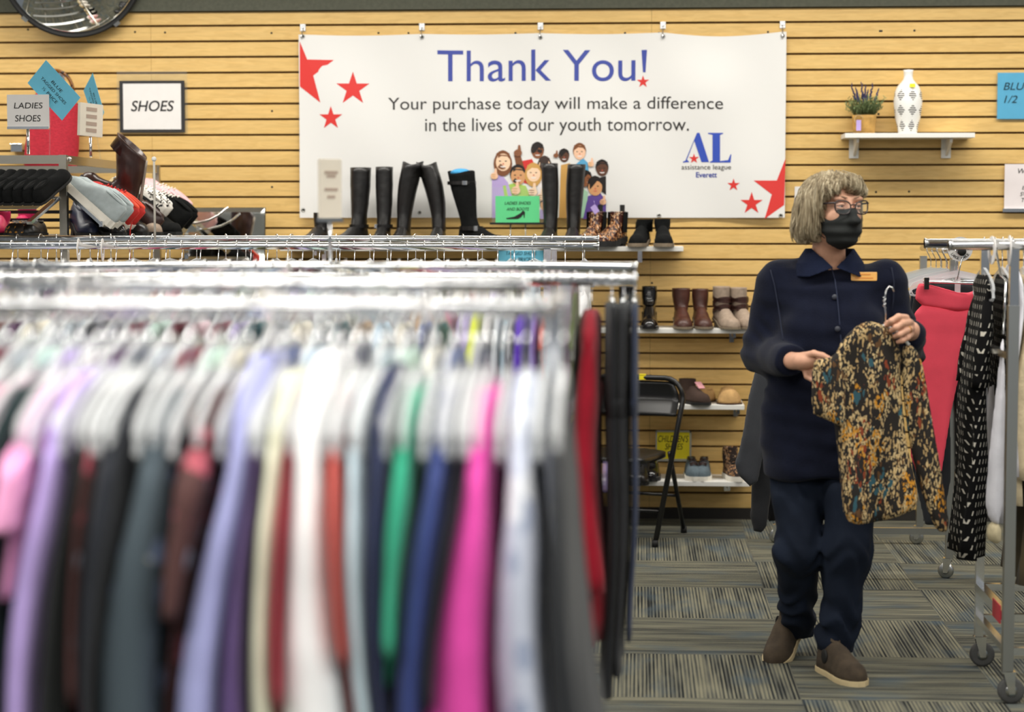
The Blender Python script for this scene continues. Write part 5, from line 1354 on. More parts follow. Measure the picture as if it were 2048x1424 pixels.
# ---- size dividers: white plastic rings threaded on the rails
def size_ring(loc, r, yaw, label, text=None, tilt=0.0):
    t = thing('size_divider', label, 'size marker', loc, (0, tilt, yaw), 'rack size markers')
    n = 40; o = [(-0.0012, r*math.cos(2*PI*j/n), r*math.sin(2*PI*j/n)-r*0.35) for j in range(n)]; i_ = [(-0.0012, r*0.42*math.cos(2*PI*j/n), r*0.42*math.sin(2*PI*j/n)-r*0.35) for j in range(n)]
    mb = MB(); sh = lambda P: [(p[0]+0.0024, p[1], p[2]) for p in P]
    mb.loft([i_, o, sh(o), sh(i_), i_], 0, (False, False), False); part(t, 'ring', mb, PAPER)
    return t, r
for (px, py, Y, z, lab) in ((157, 478, YA, zA, 'white round size marker left of its twin on the farthest rack'), (205, 480, YA-0.0, zA, 'white round size marker right of its twin on the farthest rack'), (1221, 560, YA, zA, None),
        (576, 480, YB2, zB2, 'white size marker on the middle rack, below the banner'), (765, 545, YB, zB, 'white size marker in the middle of the middle rack'), (150, 560, YC2, zC2, 'blurred white size marker at the left of the nearest rack'), (540, 640, YC, zC, 'blurred white size marker in the middle of the nearest rack'), (860, 640, YC, zC, 'blurred white size marker near the right end of the nearest rack')):
    if lab is None: continue
    size_ring((at(px, py, Y).x, Y, z), 0.042, 0.12, lab)

# ---- small sign stands clamped on the rails
def card_stand(name, label, px, y0, y1, wpx, Y, zrail, m, yaw, lines, rod=None):
    a = at(px, y1, Y); b = at(px, y0, Y); h = b.z-a.z; wd = wpx*sc_at(Y)
    t = thing(name, label, 'sign', (a.x, Y, zrail+0.0125))
    R = Matrix.Rotation(yaw, 3, 'Z'); mb = MB()
    mb.tube([(0, 0, 0), (0, 0, a.z-zrail-0.0125+0.01)], 0.0055, 10); part(t, 'stem', mb, CHROME)
    c = Vector((0, 0, (a.z+b.z)/2-zrail-0.0125)); mb = MB(); mb.box(c, (wd, 0.012, h), rot=R); part(t, 'card', mb, m, bevel=0.001)
    mb = MB(); mb.box(c-Vector((0, 0, h/2)), (wd*1.03, 0.020, 0.010), rot=R); part(t, 'card_holder', mb, STEEL)
    for (u, wf) in lines:
        mb = MB(); mb.box(c + R @ Vector((0.0, -0.0068, h*(0.5-u))), (wd*wf, 0.0012, h*0.045), rot=R); part(t, 'printed_line', mb, mat('faded_print', '#b9a494', rough=0.8))
    return t
card_stand('rail_sign', 'blurred cream card on a chrome stem standing on the middle rack', 660, 318, 440, 52, YB2, zB2, CREAMP, 0.75, ((0.22, 0.6), (0.28, 0.4), (0.5, 0.6), (0.62, 0.35)))
t = thing('rail_pin', 'thin blurred white rod with a ball tip rising from the farthest rack', 'rod', (at(310, 480, YA).x, YA, zA+0.0135))
ztop = at(310, 318, YA).z - zA - 0.0135
mb = MB(); mb.tube([(0, 0, 0), (0, 0, ztop)], 0.0042, 8); part(t, 'rod', mb, mat('pale_rod', '#c4bfb4', rough=0.5)); mb = MB(); mb.ell((0, 0, ztop), (0.009, 0.009, 0.009)); part(t, 'tip', mb, WHITEP)

# ================================================================ THE PERSON
def Wp(px, py, Y): p = at(px, py, Y); return np.array((p.x, p.y, p.z))
SKIN = mat('skin', '#d3a084', rough=0.55, var=0.10, vscale=30, bump=0.08, bscale=160)
NAVYF = mat('navy_fleece', '#121626', rough=0.95, var=0.14, vscale=24, bump=0.4, bscale=320, sheen=0.08, spec=0.12)
DENIM = mat('dark_denim_cloth', '#171f2e', rough=0.85, var=0.22, vscale=9, bump=0.3, bscale=420, spec=0.2)
SUEDE = mat('olive_suede', '#453a2d', rough=0.95, var=0.28, vscale=26, bump=0.2, bscale=150)
MASKM = mat('black_mask', '#171a19', rough=0.85, var=0.15, bump=0.2, bscale=260)
TY = 6.40                                     # depth of the trunk
HC = Wp(1664, 413, 6.34)                      # between the ears, at eye height
TH = math.radians(30)
Fv, Lv, Uv = np.array((math.sin(TH), -math.cos(TH), 0.0)), np.array((math.cos(TH), math.sin(TH), 0.0)), np.array((0, 0, 1.0))
HR = Matrix((Lv, -Fv, Uv)).transposed()       # local x = her left, y = back, z = up
def hp(l, f, u): return HC + l*Lv + f*Fv + u*Uv

# joints
SHR, ELR, WRR = Wp(1553, 562, 6.42), Wp(1524, 706, 6.47), Wp(1586, 722, 6.14)
SHL, ELL, WRL = Wp(1772, 562, 6.38), Wp(1806, 706, 6.46), Wp(1822, 660, 6.10)
HIPR, KNR, ANR = Wp(1602, 885, 6.42), Wp(1597, 1098, 6.33), Wp(1592, 1262, 6.62)
HIPL, KNL, ANL = Wp(1702, 885, 6.38), Wp(1695, 1095, 6.28), Wp(1668, 1312, 6.36)
NB = Wp(1656, 528, 6.40)
zz = lambda py: Wp(1660, py, TY)[2]
cx = lambda px: Wp(px, 700, TY)[0]

def fingers(S):
    Y = 6.045
    # her right hand (left in the photo): palm towards the cloth, fingers curling behind it
    K = 0.004
    S.cone(WRR, Wp(1604, 722, 6.10), 0.027, 0.026, 0.01)
    S.ell(Wp(1613, 722, 6.085), (0.036, 0.028, 0.026), 0.012)
    S.cone(Wp(1604, 724, 6.10), Wp(1627, 718, 6.075), 0.024, 0.016, 0.01)
    S.chain([Wp(1608, 712, 6.085), Wp(1628, 707, 6.055), Wp(1645, 711, 6.04), Wp(1659, 717, 6.03)], [0.0125, 0.0105, 0.0095, 0.0075], K)      # thumb on top
    S.chain([Wp(1628, 716, 6.075), Wp(1646, 722, 6.075), Wp(1662, 726, 6.065)], [0.0105, 0.009, 0.008], K)
    S.chain([Wp(1626, 726, 6.085), Wp(1640, 736, 6.085), Wp(1652, 744, 6.07)], [0.0105, 0.009, 0.008], K)
    S.chain([Wp(1618, 734, 6.09), Wp(1626, 748, 6.085), Wp(1640, 754, 6.07)], [0.010, 0.009, 0.0078], K)
    S.chain([Wp(1609, 737, 6.095), Wp(1614, 753, 6.085), Wp(1626, 761, 6.07)], [0.0095, 0.0085, 0.0072], K)
    # her left hand (right in the photo): fist closed around the hanger neck
    S.cone(WRL, Wp(1815, 655, 6.04), 0.026, 0.027, 0.01)
    S.ell(Wp(1811, 655, 6.02), (0.024, 0.028, 0.034), 0.012)
    S.chain([Wp(1812, 636, 6.005), Wp(1797, 634, 5.975), Wp(1783, 642, 5.968), Wp(1776, 649, 5.985)], [0.0115, 0.0105, 0.0092, 0.0078], K)
    S.chain([Wp(1819, 645, 6.005), Wp(1806, 647, 5.972), Wp(1792, 655, 5.962), Wp(1783, 661, 5.982)], [0.0112, 0.0105, 0.0094, 0.008], K)
    S.chain([Wp(1822, 657, 6.01), Wp(1811, 662, 5.974), Wp(1799, 669, 5.964), Wp(1790, 673, 5.984)], [0.0108, 0.0100, 0.0090, 0.0077], K)
    S.chain([Wp(1822, 668, 6.015), Wp(1814, 675, 5.982), Wp(1804, 681, 5.972), Wp(1796, 684, 5.988)], [0.010, 0.0092, 0.0082, 0.007], K)
    S.chain([Wp(1803, 648, 6.04), Wp(1789, 644, 6.02), Wp(1775, 647, 6.005), Wp(1768, 652, 5.998)], [0.013, 0.011, 0.0095, 0.0078], K)          # thumb

def build_body():
    S = SDF((0.22, 5.90, 0.03), (1.02, 6.82, 1.64), 0.0048)
    # trunk, hips
    S.column([(zz(930), cx(1655), TY, 0.15, 0.10), (zz(860), cx(1655), TY, 0.165, 0.115), (zz(780), cx(1660), TY, 0.145, 0.105), (zz(680), cx(1662), TY, 0.16, 0.11), (zz(590), cx(1662), TY, 0.165, 0.10), (zz(558), cx(1660), TY, 0.115, 0.065), (zz(540), cx(1658), TY, 0.06, 0.055)], 0.04)
    S.cone(NB, hp(0, -0.012, -0.085), 0.056, 0.050, 0.03)
    # head
    S.ell(hp(0, -0.012, 0.022), (0.072, 0.092, 0.080), 0.02, HR)
    S.ell(hp(0, 0.032, -0.045), (0.060, 0.064, 0.084), 0.03, HR)
    S.ell(hp(0, 0.058, -0.098), (0.034, 0.034, 0.024), 0.03, HR)
    for s in (-1, 1):
        S.ell(hp(s*0.036, 0.066, -0.034), (0.024, 0.022, 0.020), 0.02, HR)
        S.ell(hp(s*0.030, 0.086, 0.024), (0.027, 0.012, 0.010), 0.014, HR)
        S.ell(hp(s*0.031, 0.103, 0.001), (0.018, 0.013, 0.011), 0.010, HR, op='sub')
        S.ell(hp(s*0.076, -0.005, -0.005), (0.010, 0.020, 0.032), 0.006, HR)
    S.cone(hp(0, 0.090, 0.006), hp(0, 0.118, -0.040), 0.009, 0.013, 0.012)
    S.ell(hp(0, 0.098, -0.070), (0.026, 0.010, 0.008), 0.010, HR)
    # arms, hands
    S.chain([SHR, ELR, WRR], [0.050, 0.040, 0.027], 0.02); S.chain([SHL, ELL, WRL], [0.050, 0.040, 0.027], 0.02)
    S.cone(SHR, NB-np.array((0, 0, 0.03)), 0.03, 0.03, 0.03); S.cone(SHL, NB-np.array((0, 0, 0.03)), 0.03, 0.03, 0.03)
    # legs, feet
    S.chain([HIPR, KNR, ANR], [0.078, 0.055, 0.030], 0.03); S.chain([HIPL, KNL, ANL], [0.078, 0.055, 0.034], 0.03)
    S.chain([ANL, np.array(fl(1702, 1360)) + np.array((0, 0.05, 0.04))], [0.034, 0.02], 0.02)
    return S
base = Vector((float(cx(1655)), TY, 0.0))
PERSON = thing('person', 'grey-haired person in navy jacket, black mask and glasses, walking with a patterned blouse', 'person', base)
def joined(name, parts, m, off):
    """several grids of one figure in a single mesh (the seams lie inside the cuffs)"""
    me = bpy.data.meshes.new(name); Vs = []; Qs = []; n = 0
    for S in parts:
        tmp = S.mesh('tmp', m, off, 1); k = len(tmp.vertices); v = np.empty(k*3, np.float32); tmp.vertices.foreach_get('co', v)
        q = np.empty(len(tmp.loops), np.int32); tmp.loops.foreach_get('vertex_index', q); Vs.append(v.reshape(-1, 3)); Qs.append(q.reshape(-1, 4)+n); n += k
        bpy.data.meshes.remove(tmp)
    V = np.concatenate(Vs); Q = np.concatenate(Qs)
    me.vertices.add(len(V)); me.vertices.foreach_set('co', V.ravel()); me.loops.add(len(Q)*4); me.loops.foreach_set('vertex_index', Q.ravel())
    me.polygons.add(len(Q)); me.polygons.foreach_set('loop_start', np.arange(0, len(Q)*4, 4, dtype=np.int32)); me.update(calc_edges=True); me.validate()
    me.polygons.foreach_set('use_smooth', np.ones(len(me.polygons), bool)); me.materials.append(m); return me
_parts = [build_body()]
for lo, hi in ((Wp(1570, 780, 6.2), Wp(1675, 690, 5.96)), (Wp(1755, 700, 6.16), Wp(1840, 615, 5.90))):
    l = np.minimum(lo, hi); h_ = np.maximum(lo, hi); l[1], h_[1] = 5.93, 6.16
    G = SDF(l, h_, 0.0026); fingers(G); _parts.append(G)
obj('body', joined('body', _parts, SKIN, base), PERSON)
mb = MB(); c = Wp(1817, 659, 5.985); d = Vector(Wp(1811, 662, 5.974)-Wp(1822, 657, 6.01)).normalized(); a1 = d.orthogonal().normalized(); a2 = d.cross(a1)
c = (Wp(1822, 657, 6.01)*0.45+Wp(1811, 662, 5.974)*0.55)
mb.tube([Vector(c)+(a1*math.cos(i*PI/10)+a2*math.sin(i*PI/10))*0.0112 for i in range(20)], 0.0013, 6, closed=True); part(PERSON, 'ring', mb, mat('gold', '#d9a441', rough=0.25, metal=1.0), world=True)

# ---- jacket
def waves(X, Y, Z, a, seed, f=1.0):
    r = np.random.RandomState(seed); o = 0
    for i in range(5):
        k = r.randn(3)*np.array((14, 14, 20))*f; o = o + np.sin(k[0]*X+k[1]*Y+k[2]*Z+r.rand()*6.28)
    return a*o/2.5
def jacket():
    S = SDF((0.20, 5.98, 0.56), (1.06, 6.68, 1.42), 0.0062)
    S.column([(zz(952), cx(1660), TY, 0.222, 0.150), (zz(900), cx(1659), TY, 0.216, 0.150), (zz(800), cx(1661), TY, 0.205, 0.145), (zz(700), cx(1663), TY, 0.200, 0.138), (zz(630), cx(1664), TY, 0.196, 0.128), (zz(575), cx(1662), TY, 0.190, 0.110), (zz(538), cx(1660), TY+0.01, 0.145, 0.075), (zz(526), cx(1658), TY+0.02, 0.10, 0.045), (zz(512), cx(1658), TY+0.03, 0.075, 0.040)], 0.03, rnd=0.012)
    for s in (-1, 1): S.ell((cx(1662)+s*0.075, TY-0.105, zz(668)), (0.075, 0.05, 0.085), 0.05)
    S.chain([SHR, ELR], [0.066, 0.063], 0.045); S.chain([ELR, WRR], [0.063, 0.050], 0.03)
    S.chain([SHL, ELL], [0.066, 0.060], 0.045); S.chain([ELL, ELL*0.2+WRL*0.8], [0.060, 0.050], 0.03)
    # flat cuffs, open front sleeves
    for (w_, e_) in ((WRR, ELR), (WRL, ELL)):
        n = (w_-e_)/np.linalg.norm(w_-e_); p = w_ - n*0.012
        X, Y, Z = np.meshgrid(*S.ax, indexing='ij', sparse=True)
        near = np.sqrt((X-p[0])**2+(Y-p[1])**2+(Z-p[2])**2) < 0.10
        dpl = (X-p[0])*n[0]+(Y-p[1])*n[1]+(Z-p[2])*n[2]
        S.F = np.where(near, np.maximum(S.F, dpl.astype(np.float32)), S.F)
    def dsp(X, Y, Z):
        ea = np.exp(-((X-ELR[0])**2+(Y-ELR[1])**2+(Z-ELR[2])**2)/0.012) + np.exp(-((X-ELL[0])**2+(Y-ELL[1])**2+(Z-ELL[2])**2)/0.012)
        low = np.clip((zz(620)-Z)/0.5, 0, 1)
        return waves(X, Y, Z, 0.004, 3) + waves(X, Y, Z, 0.0028, 5, 2.2) + ea*0.008*np.sin((Z+0.7*X)*105+2*np.sin(X*30)) + low*0.009*np.sin(X*30+Z*5+0.8*np.sin(Z*9))
    S.disp(dsp)
    V, _ = S.nets()
    o = obj('jacket', S.mesh('jacket', NAVYF, base, 2), PERSON)
    return o, V
JK, JV = jacket()
def on_surf(V, px, py, lift=0.0, rad=0.010):
    o = np.array(CAM); d = np.array(ray(px, py)); d = d/np.linalg.norm(d)
    q = V-o; t = q @ d; e = np.linalg.norm(q - t[:, None]*d, axis=1); k = np.nonzero(e < rad)[0]
    if len(k) == 0: k = np.array([np.argmin(e)])
    j = k[np.argmin(t[k])]; return Vector(o + d*(t[j]-lift))
# placket seam, buttons, hem piping
mb = MB(); mb.tube([on_surf(JV, px, py, 0.0008) for px, py in ((1663, 535), (1670, 560), (1674, 590), (1678, 630), (1682, 680), (1683, 740), (1684, 800), (1683, 860), (1682, 920), (1681, 948))], 0.0022, 6); part(PERSON, 'placket', mb, mat('navy_seam', '#232a41', rough=0.9), world=True, parent=JK)
for pts_ in (((1541, 540), (1549, 570), (1556, 610), (1562, 650), (1566, 680)), ((1783, 535), (1788, 565), (1787, 600), (1782, 635))):
    mb = MB(); mb.tube([on_surf(JV, px, py, 0.0004) for px, py in pts_], 0.0024, 6); part(PERSON, 'armhole_seam', mb, mat('dark_navy_seam', '#181e31', rough=0.95), world=True, parent=JK)
for (px, py) in ((1669, 594), (1675, 658), (1677, 730), (1678, 800), (1677, 870)):
    p = on_surf(JV, px, py, 0.002); mb = MB(); mb.lathe([(0.001, 0.003), (0.0075, 0.003), (0.009, 0.001), (0.0085, -0.002), (0.001, -0.002)], p, 16, 0, Matrix.Rotation(PI/2, 3, 'X')); part(PERSON, 'button', mb, mat('smoke_button', '#3a3d47', rough=0.3), world=True, parent=JK)
def collar():
    S = SDF((cx(1658)-0.17, TY-0.20, zz(570)), (cx(1658)+0.17, TY+0.14, zz(470)), 0.0030)
    c0 = cx(1657); z1, z0 = zz(497), zz(553)
    S.column([(z0, c0, TY-0.012, 0.118, 0.124), (zz(525), c0, TY-0.008, 0.108, 0.100), (z1, c0, TY, 0.078, 0.076)], 0)
    S.column([(z0-0.03, c0, TY-0.012, 0.124, 0.132), (z0, c0, TY-0.012, 0.110, 0.116), (zz(525), c0, TY-0.008, 0.099, 0.091), (z1+0.02, c0, TY, 0.062, 0.060)], 0, op='sub')
    def cut(X, Y, Z):
        dx = X-(c0+0.006); fr = (Y < TY-0.02)
        gap = 0.004+np.clip(Z-zz(533), 0, 1)*1.05                       # the open V at the throat
        a = np.where(fr, gap-np.abs(dx), -1)
        hem = (zz(533)-0.032*np.clip(np.abs(dx)/0.080, 0, 1.1)) - Z      # points of the collar
        b = np.where(fr, hem, zz(522)-Z)
        return np.where(np.maximum(a, b) > 0, 0.3, 0)
    S.disp(cut)
    obj('collar', S.mesh('collar', mat('navy_collar', '#191f33', rough=0.95, var=0.14, vscale=24, bump=0.4, bscale=320, spec=0.12), base, 1), JK)
collar()
p = on_surf(JV, 1728, 553, 0.005); q1, q2 = on_surf(JV, 1706, 553, 0.005), on_surf(JV, 1750, 553, 0.005)
R = Matrix.Rotation(math.atan2(q2.y-q1.y, q2.x-q1.x), 3, 'Z') @ Matrix.Rotation(-0.12, 3, 'X')
mb = MB(); mb.box(p, (0.082, 0.004, 0.028), rot=R); bd = part(PERSON, 'name_badge', mb, mat('badge_amber', '#f2b45a', rough=0.4), bevel=0.0015, world=True)
for (u, wf) in ((0.006, 0.5), (-0.005, 0.7)):
    mb = MB(); mb.box(p + R @ Vector((0, -0.0026, u)), (0.082*wf, 0.0006, 0.003), rot=R); part(PERSON, 'badge_line', mb, mat('badge_print', '#e08a2e', rough=0.5), world=True, parent=bd)

# ---- jeans
def jeans():
    S = SDF((0.30, 6.02, 0.05), (0.92, 6.80, 0.92), 0.0062)
    S.column([(zz(930), cx(1652), TY, 0.168, 0.118), (zz(880), cx(1654), TY, 0.180, 0.128), (zz(800), cx(1658), TY, 0.155, 0.115)], 0.03)
    S.chain([HIPR, KNR], [0.100, 0.075], 0.04); S.chain([KNR, ANR+np.array((0, -0.01, 0.0))], [0.070, 0.056], 0.03)
    S.chain([HIPL, KNL], [0.100, 0.077], 0.012); S.chain([KNL, ANL+np.array((0, 0, 0.012))], [0.072, 0.058], 0.03)
    S.half((0, 0, 0.06), (0, 0, 1))
    def dsp(X, Y, Z):
        kn = np.exp(-((Z-KNR[2])/0.07)**2); hm = np.exp(-((Z-0.16)/0.08)**2)
        th = np.exp(-((Z-0.62)/0.10)**2)
        w1 = 3.0*np.sin(X*38+Y*20)+1.5*np.sin(Y*47+Z*9)
        return waves(X, Y, Z, 0.0045, 9) + waves(X, Y, Z, 0.003, 12, 2.0) + (kn*0.005+hm*0.009)*np.sin(Z*70+w1) + th*0.006*np.sin((Z*0.7+X)*45+w1)
    S.disp(dsp)
    V, _ = S.nets(); o = obj('jeans', S.mesh('jeans', DENIM, base, 2), PERSON)
    return o, V
JN, JNV = jeans()

# ---- shoes (slip-on suede boots)
def xf(mb, M): mb.v = [tuple(M @ Vector(p)) for p in mb.v]; return mb
def person_shoe(heel, toe, pitch, lift):
    d = Vector((toe.x-heel.x, toe.y-heel.y, 0)); L = 0.262
    ang = math.atan2(-d.x, d.y)
    P = shoe_parts(L=L, W=0.096, sole=0.017, toe_h=0.055, instep=0.090, collar=0.105, opening=(0.02, 0.40))
    # the foot turns about the ball when the heel is up
    M = Matrix.Translation(Vector((toe.x, toe.y, 0))) @ Matrix.Rotation(ang, 4, 'Z') @ Matrix.Translation((0, -0.26*L, 0)) @ Matrix.Rotation(-pitch, 4, 'X') @ Matrix.Translation((0, -0.74*L, lift))
    up = part(PERSON, 'shoe', xf(P['upper'], M), SUEDE, world=True)
    part(PERSON, 'sole', xf(P['sole'], M), SOLE_CREAM, world=True, parent=up)
    part(PERSON, 'collar', xf(P['collar'], M), SUEDE, world=True, parent=up)
    for s in (-1, 1):
        g = MB(); g.ell((s*0.034, 0.30*L, 0.060), (0.006, 0.020, 0.024)); part(PERSON, 'elastic_gusset', xf(g, M), BLACKR, world=True, parent=up)
person_shoe(fl(1645, 1338), fl(1722, 1374), 0.0, 0.0)
_t = fl(1543, 1326); person_shoe(Vector((_t.x+0.10, _t.y+0.22, 0)), _t, 0.42, 0.004)

# ---- mask
def mask():
    lo = HC-0.18; hi = HC+0.18
    S = SDF(lo, hi, 0.0036)
    S.ell(hp(0, 0.040, -0.058), (0.066, 0.068, 0.080), 0.02, HR)
    S.ell(hp(0, 0.072, -0.078), (0.040, 0.046, 0.044), 0.03, HR)
    S.cone(hp(0, 0.100, -0.012), hp(0, 0.126, -0.044), 0.013, 0.017, 0.016)
    S.half(hp(0, 0.034, -0.06), Fv*1.0 + Uv*0.12)                        # side edges
    n = Uv*-1.0 + Fv*0.35; S.half(hp(0, 0.100, -0.006), n)
    def d(X, Y, Z):
        u = Z-HC[2]; return 0.0022*np.sin(u*190+1.0) + 0.0012*np.sin(u*90 + (X-HC[0])*60)
    S.disp(d); V, _ = S.nets()
    o = obj('face_mask', S.mesh('face_mask', MASKM, base, 1), PERSON)
    for s in (-1, 1):
        for (u0, u1) in ((-0.022, 0.004), (-0.100, -0.032)):
            mb = MB(); mb.tube([hp(s*0.058, 0.045, u0), hp(s*0.072, 0.025, u0*0.75+u1*0.25), hp(s*0.080, -0.005, u1)], 0.0016, 6); part(PERSON, 'ear_loop', mb, MASKM, world=True, parent=o)
mask()
# ---- glasses
def glasses():
    fm = mat('spectacle_frame', '#2a2022', rough=0.25, coat=0.5)
    mb = MB(); P = []
    root = None
    for s in (-1, 1):
        pts = []
        for i in range(28):
            a = 2*PI*i/28; e = 0.72; c, q = math.copysign(abs(math.cos(a))**e, math.cos(a)), math.copysign(abs(math.sin(a))**e, math.sin(a))
            l = s*(0.0355+0.0265*c*(1+0.08*q)); u = -0.004+0.0205*q + 0.004*(c if q > 0 else 0)
            pts.append(hp(l, 0.112-0.010*((abs(l)-0.02)/0.045)**2, u))
        mb = MB(); mb.tube(pts, 0.0023, 8, closed=True); o = part(PERSON, 'glasses' if root is None else 'lens_rim', mb, fm, world=True, parent=root); root = root or o
        mb = MB(); n = len(pts); mb.add(pts, [tuple(range(n))], 0, True); part(PERSON, 'lens', mb, LENS, world=True, parent=root)
        mb = MB(); mb.tube([hp(s*0.063, 0.104, 0.010), hp(s*0.072, 0.085, 0.010), hp(s*0.079, 0.02, 0.006), hp(s*0.079, -0.01, 0.0)], [0.0032, 0.0032, 0.0026, 0.002], 8); part(PERSON, 'temple', mb, fm, world=True, parent=root)
    mb = MB(); mb.tube([hp(-0.010, 0.111, 0.003), hp(0, 0.116, 0.006), hp(0.010, 0.111, 0.003)], 0.0022, 8); part(PERSON, 'bridge', mb, fm, world=True, parent=root)
glasses()
# ---- eyes
for s in (-1, 1):
    mb = MB(); mb.ell(hp(s*0.031, 0.083, 0.0), (0.0115, 0.0115, 0.0115), 0, 16, 10); e = part(PERSON, 'eye', mb, mat('eye_white', '#e6ded6', rough=0.2), world=True)
    g = hp(s*0.031, 0.083, 0.0) + 0.0085*(Fv*0.97+Lv*0.2); mb = MB(); mb.ell(g, (0.0048, 0.0048, 0.0048), 0, 12, 8); part(PERSON, 'iris', mb, mat('iris_hazel', '#4a3a2c', rough=0.15), world=True, parent=e)
    mb = MB()
    for (du, r_) in ((0.0068, 0.0040), (-0.0072, 0.0034)):
        mb.tube([hp(s*0.031-0.015, 0.084, du*0.2), hp(s*0.031-0.008, 0.0935, du*0.85), hp(s*0.031, 0.0965, du), hp(s*0.031+0.008, 0.0935, du*0.85), hp(s*0.031+0.015, 0.084, du*0.2)], [r_*0.6, r_, r_*1.1, r_, r_*0.6], 7)
        part(PERSON, 'eyelid', mb, SKIN, world=True); mb = MB()
    mb = MB(); mb.tube([hp(s*0.014, 0.099, 0.026), hp(s*0.030, 0.097, 0.031), hp(s*0.046, 0.085, 0.026)], [0.002, 0.003, 0.0015], 6); part(PERSON, 'eyebrow', mb, mat('grey_brow', '#b08d74', rough=0.9), world=True)

# ---- hair: blunt grey bob with a side-swept fringe
HAIRM = mat('grey_blond_hair', '#93866f', rough=0.55, spec=0.35)
def hair_mat():
    N, L, b = nodes_of(HAIRM)
    tc = N.new('ShaderNodeTexCoord'); mp = N.new('ShaderNodeMapping'); mp.inputs['Scale'].default_value = (130, 130, 9)
    L.new(tc.outputs['Object'], mp.inputs['Vector'])
    n = N.new('ShaderNodeTexNoise'); n.inputs['Scale'].default_value = 1.0; n.inputs['Detail'].default_value = 4; n.inputs['Distortion'].default_value = 0.6
    L.new(mp.outputs[0], n.inputs['Vector'])
    r = N.new('ShaderNodeValToRGB'); e = r.color_ramp.elements
    e[0].position = 0.30; e[0].color = (*hexc('#5f503b'), 1); e[1].position = 0.70; e[1].color = (*hexc('#d2c5a8'), 1)
    k = e.new(0.5); k.color = (*hexc('#9c8d71'), 1)
    L.new(n.outputs['Fac'], r.inputs[0]); L.new(r.outputs[0], b.inputs['Base Color'])
    bp = N.new('ShaderNodeBump'); bp.inputs['Strength'].default_value = 0.6; bp.inputs['Distance'].default_value = 0.003
    L.new(n.outputs['Fac'], bp.inputs['Height']); L.new(bp.outputs[0], b.inputs['Normal'])
hair_mat()
def hair():
    S = SDF(HC-np.array((0.17, 0.17, 0.17)), HC+np.array((0.17, 0.17, 0.16)), 0.0040)
    S.ell(hp(0, -0.018, 0.018), (0.083, 0.103, 0.088), 0.02, HR)
    S.ell(hp(0, -0.066, -0.045), (0.082, 0.056, 0.075), 0.04, HR)
    for s in (-1, 1):
        S.ell(hp(s*0.070, -0.020, -0.035), (0.028, 0.062, 0.075), 0.03, HR)
        S.ell(hp(s*0.068, -0.034, -0.085), (0.032, 0.050, 0.034), 0.03, HR)
    # fringe swept over from her right to her left
    S.chain([hp(-0.034, 0.040, 0.080), hp(0.014, 0.078, 0.072), hp(0.060, 0.070, 0.048)], [0.026, 0.019, 0.014], 0.03)
    S.chain([hp(-0.030, 0.040, 0.078), hp(-0.052, 0.060, 0.052), hp(-0.074, 0.036, 0.016)], [0.028, 0.022, 0.016], 0.03)
    # face opening
    S.ell(hp(-0.004, 0.104, -0.042), (0.077, 0.088, 0.102), 0.010, HR, op='sub')
    S.half(hp(0, 0, -0.110), (0, 0, 1))
    def d(X, Y, Z):
        a = np.arctan2(Y-HC[1], X-HC[0]); z = Z-HC[2]
        return 0.0034*np.sin(a*27+6*np.sin(z*13)) + 0.0022*np.sin(a*61+9*np.sin(z*11+1)) + 0.006*np.sin(a*8+z*16)*np.clip(-z*9, 0, 1) + 0.010*np.clip((-z-0.085)/0.03, 0, 1)*(0.5+0.5*np.sin(a*19))
    S.disp(d)
    o = obj('hair', S.mesh('hair', HAIRM, base, 1), PERSON)
    V, _ = S.nets()
    # loose strands over the surface
    r = random.Random(5); mb = MB(); Vh = V-HC
    lf = Vh @ Fv; ll = Vh @ Lv; lu = Vh @ Uv
    part_l = -0.015
    ang = np.arctan2(ll, lf); rad = np.hypot(ll, lf)
    for i in range(900):
        a = r.uniform(-PI, PI); pts = []
        u0 = 0.115-abs(r.gauss(0, 0.03)); u1 = r.uniform(-0.130, -0.06) if abs(a) > 0.75 else r.uniform(0.022, 0.050)
        if u0 < u1+0.03: continue
        ok = True
        for k in range(7):
            u = u0+(u1-u0)*k/6; aa = a + 0.25*math.sin(k*0.5)*(1 if a > -0.2 else -1)*(0.6 if abs(a) < 1 else 0.15)
            sel = (np.abs(lu-u) < 0.006) & (np.abs(np.angle(np.exp(1j*(ang-aa)))) < 0.13)
            if not sel.any(): ok = False; break
            rr = rad[sel].max() + r.uniform(0.0005, 0.003) + (0.006*r.random()*(k/6)**3)
            pts.append(hp(rr*math.sin(aa), rr*math.cos(aa), u))
        if ok: mb.tube(pts, [0.0004, 0.0011, 0.0013, 0.0013, 0.0012, 0.0009, 0.0003], 4)
    s = part(PERSON, 'strands', mb, HAIRM, world=True, parent=o); s['kind'] = 'stuff'
hair()

# ================================================================ THE BLOUSE AND ITS HANGER
BLOUSE = spots_mat('blouse_print', '#1d1712', [('#5a3c1c', 50, 0.40, 12, 0.52), ('#b89a68', 100, 0.42, 20, 0.44), ('#d0b684', 145, 0.42, 14, 0.48), ('#c98a22', 120, 0.46, 12, 0.635), ('#2b5560', 50, 0.42, 12, 0.62), ('#86391a', 66, 0.42, 12, 0.62), ('#1b1511', 34, 0.34, 9, 0.44)], rough=0.85, stretch=(1.35, 1.0, 0.58))
HYp = 6.0
bo = Vector(at(1775, 640, HYp))
HB = thing('blouse', 'brown and gold mottled blouse held up on a hanger by the person', 'blouse', bo)
body = [(1770, 652), (1752, 644), (1735, 642), (1716, 650), (1694, 668), (1677, 690), (1668, 715), (1664, 770), (1668, 845), (1675, 900), (1681, 970), (1688, 1041), (1722, 1049), (1762, 1045), (1802, 1031), (1838, 1013), (1831, 960), (1816, 900), (1809, 840), (1803, 760), (1803, 705), (1795, 685), (1782, 662)]
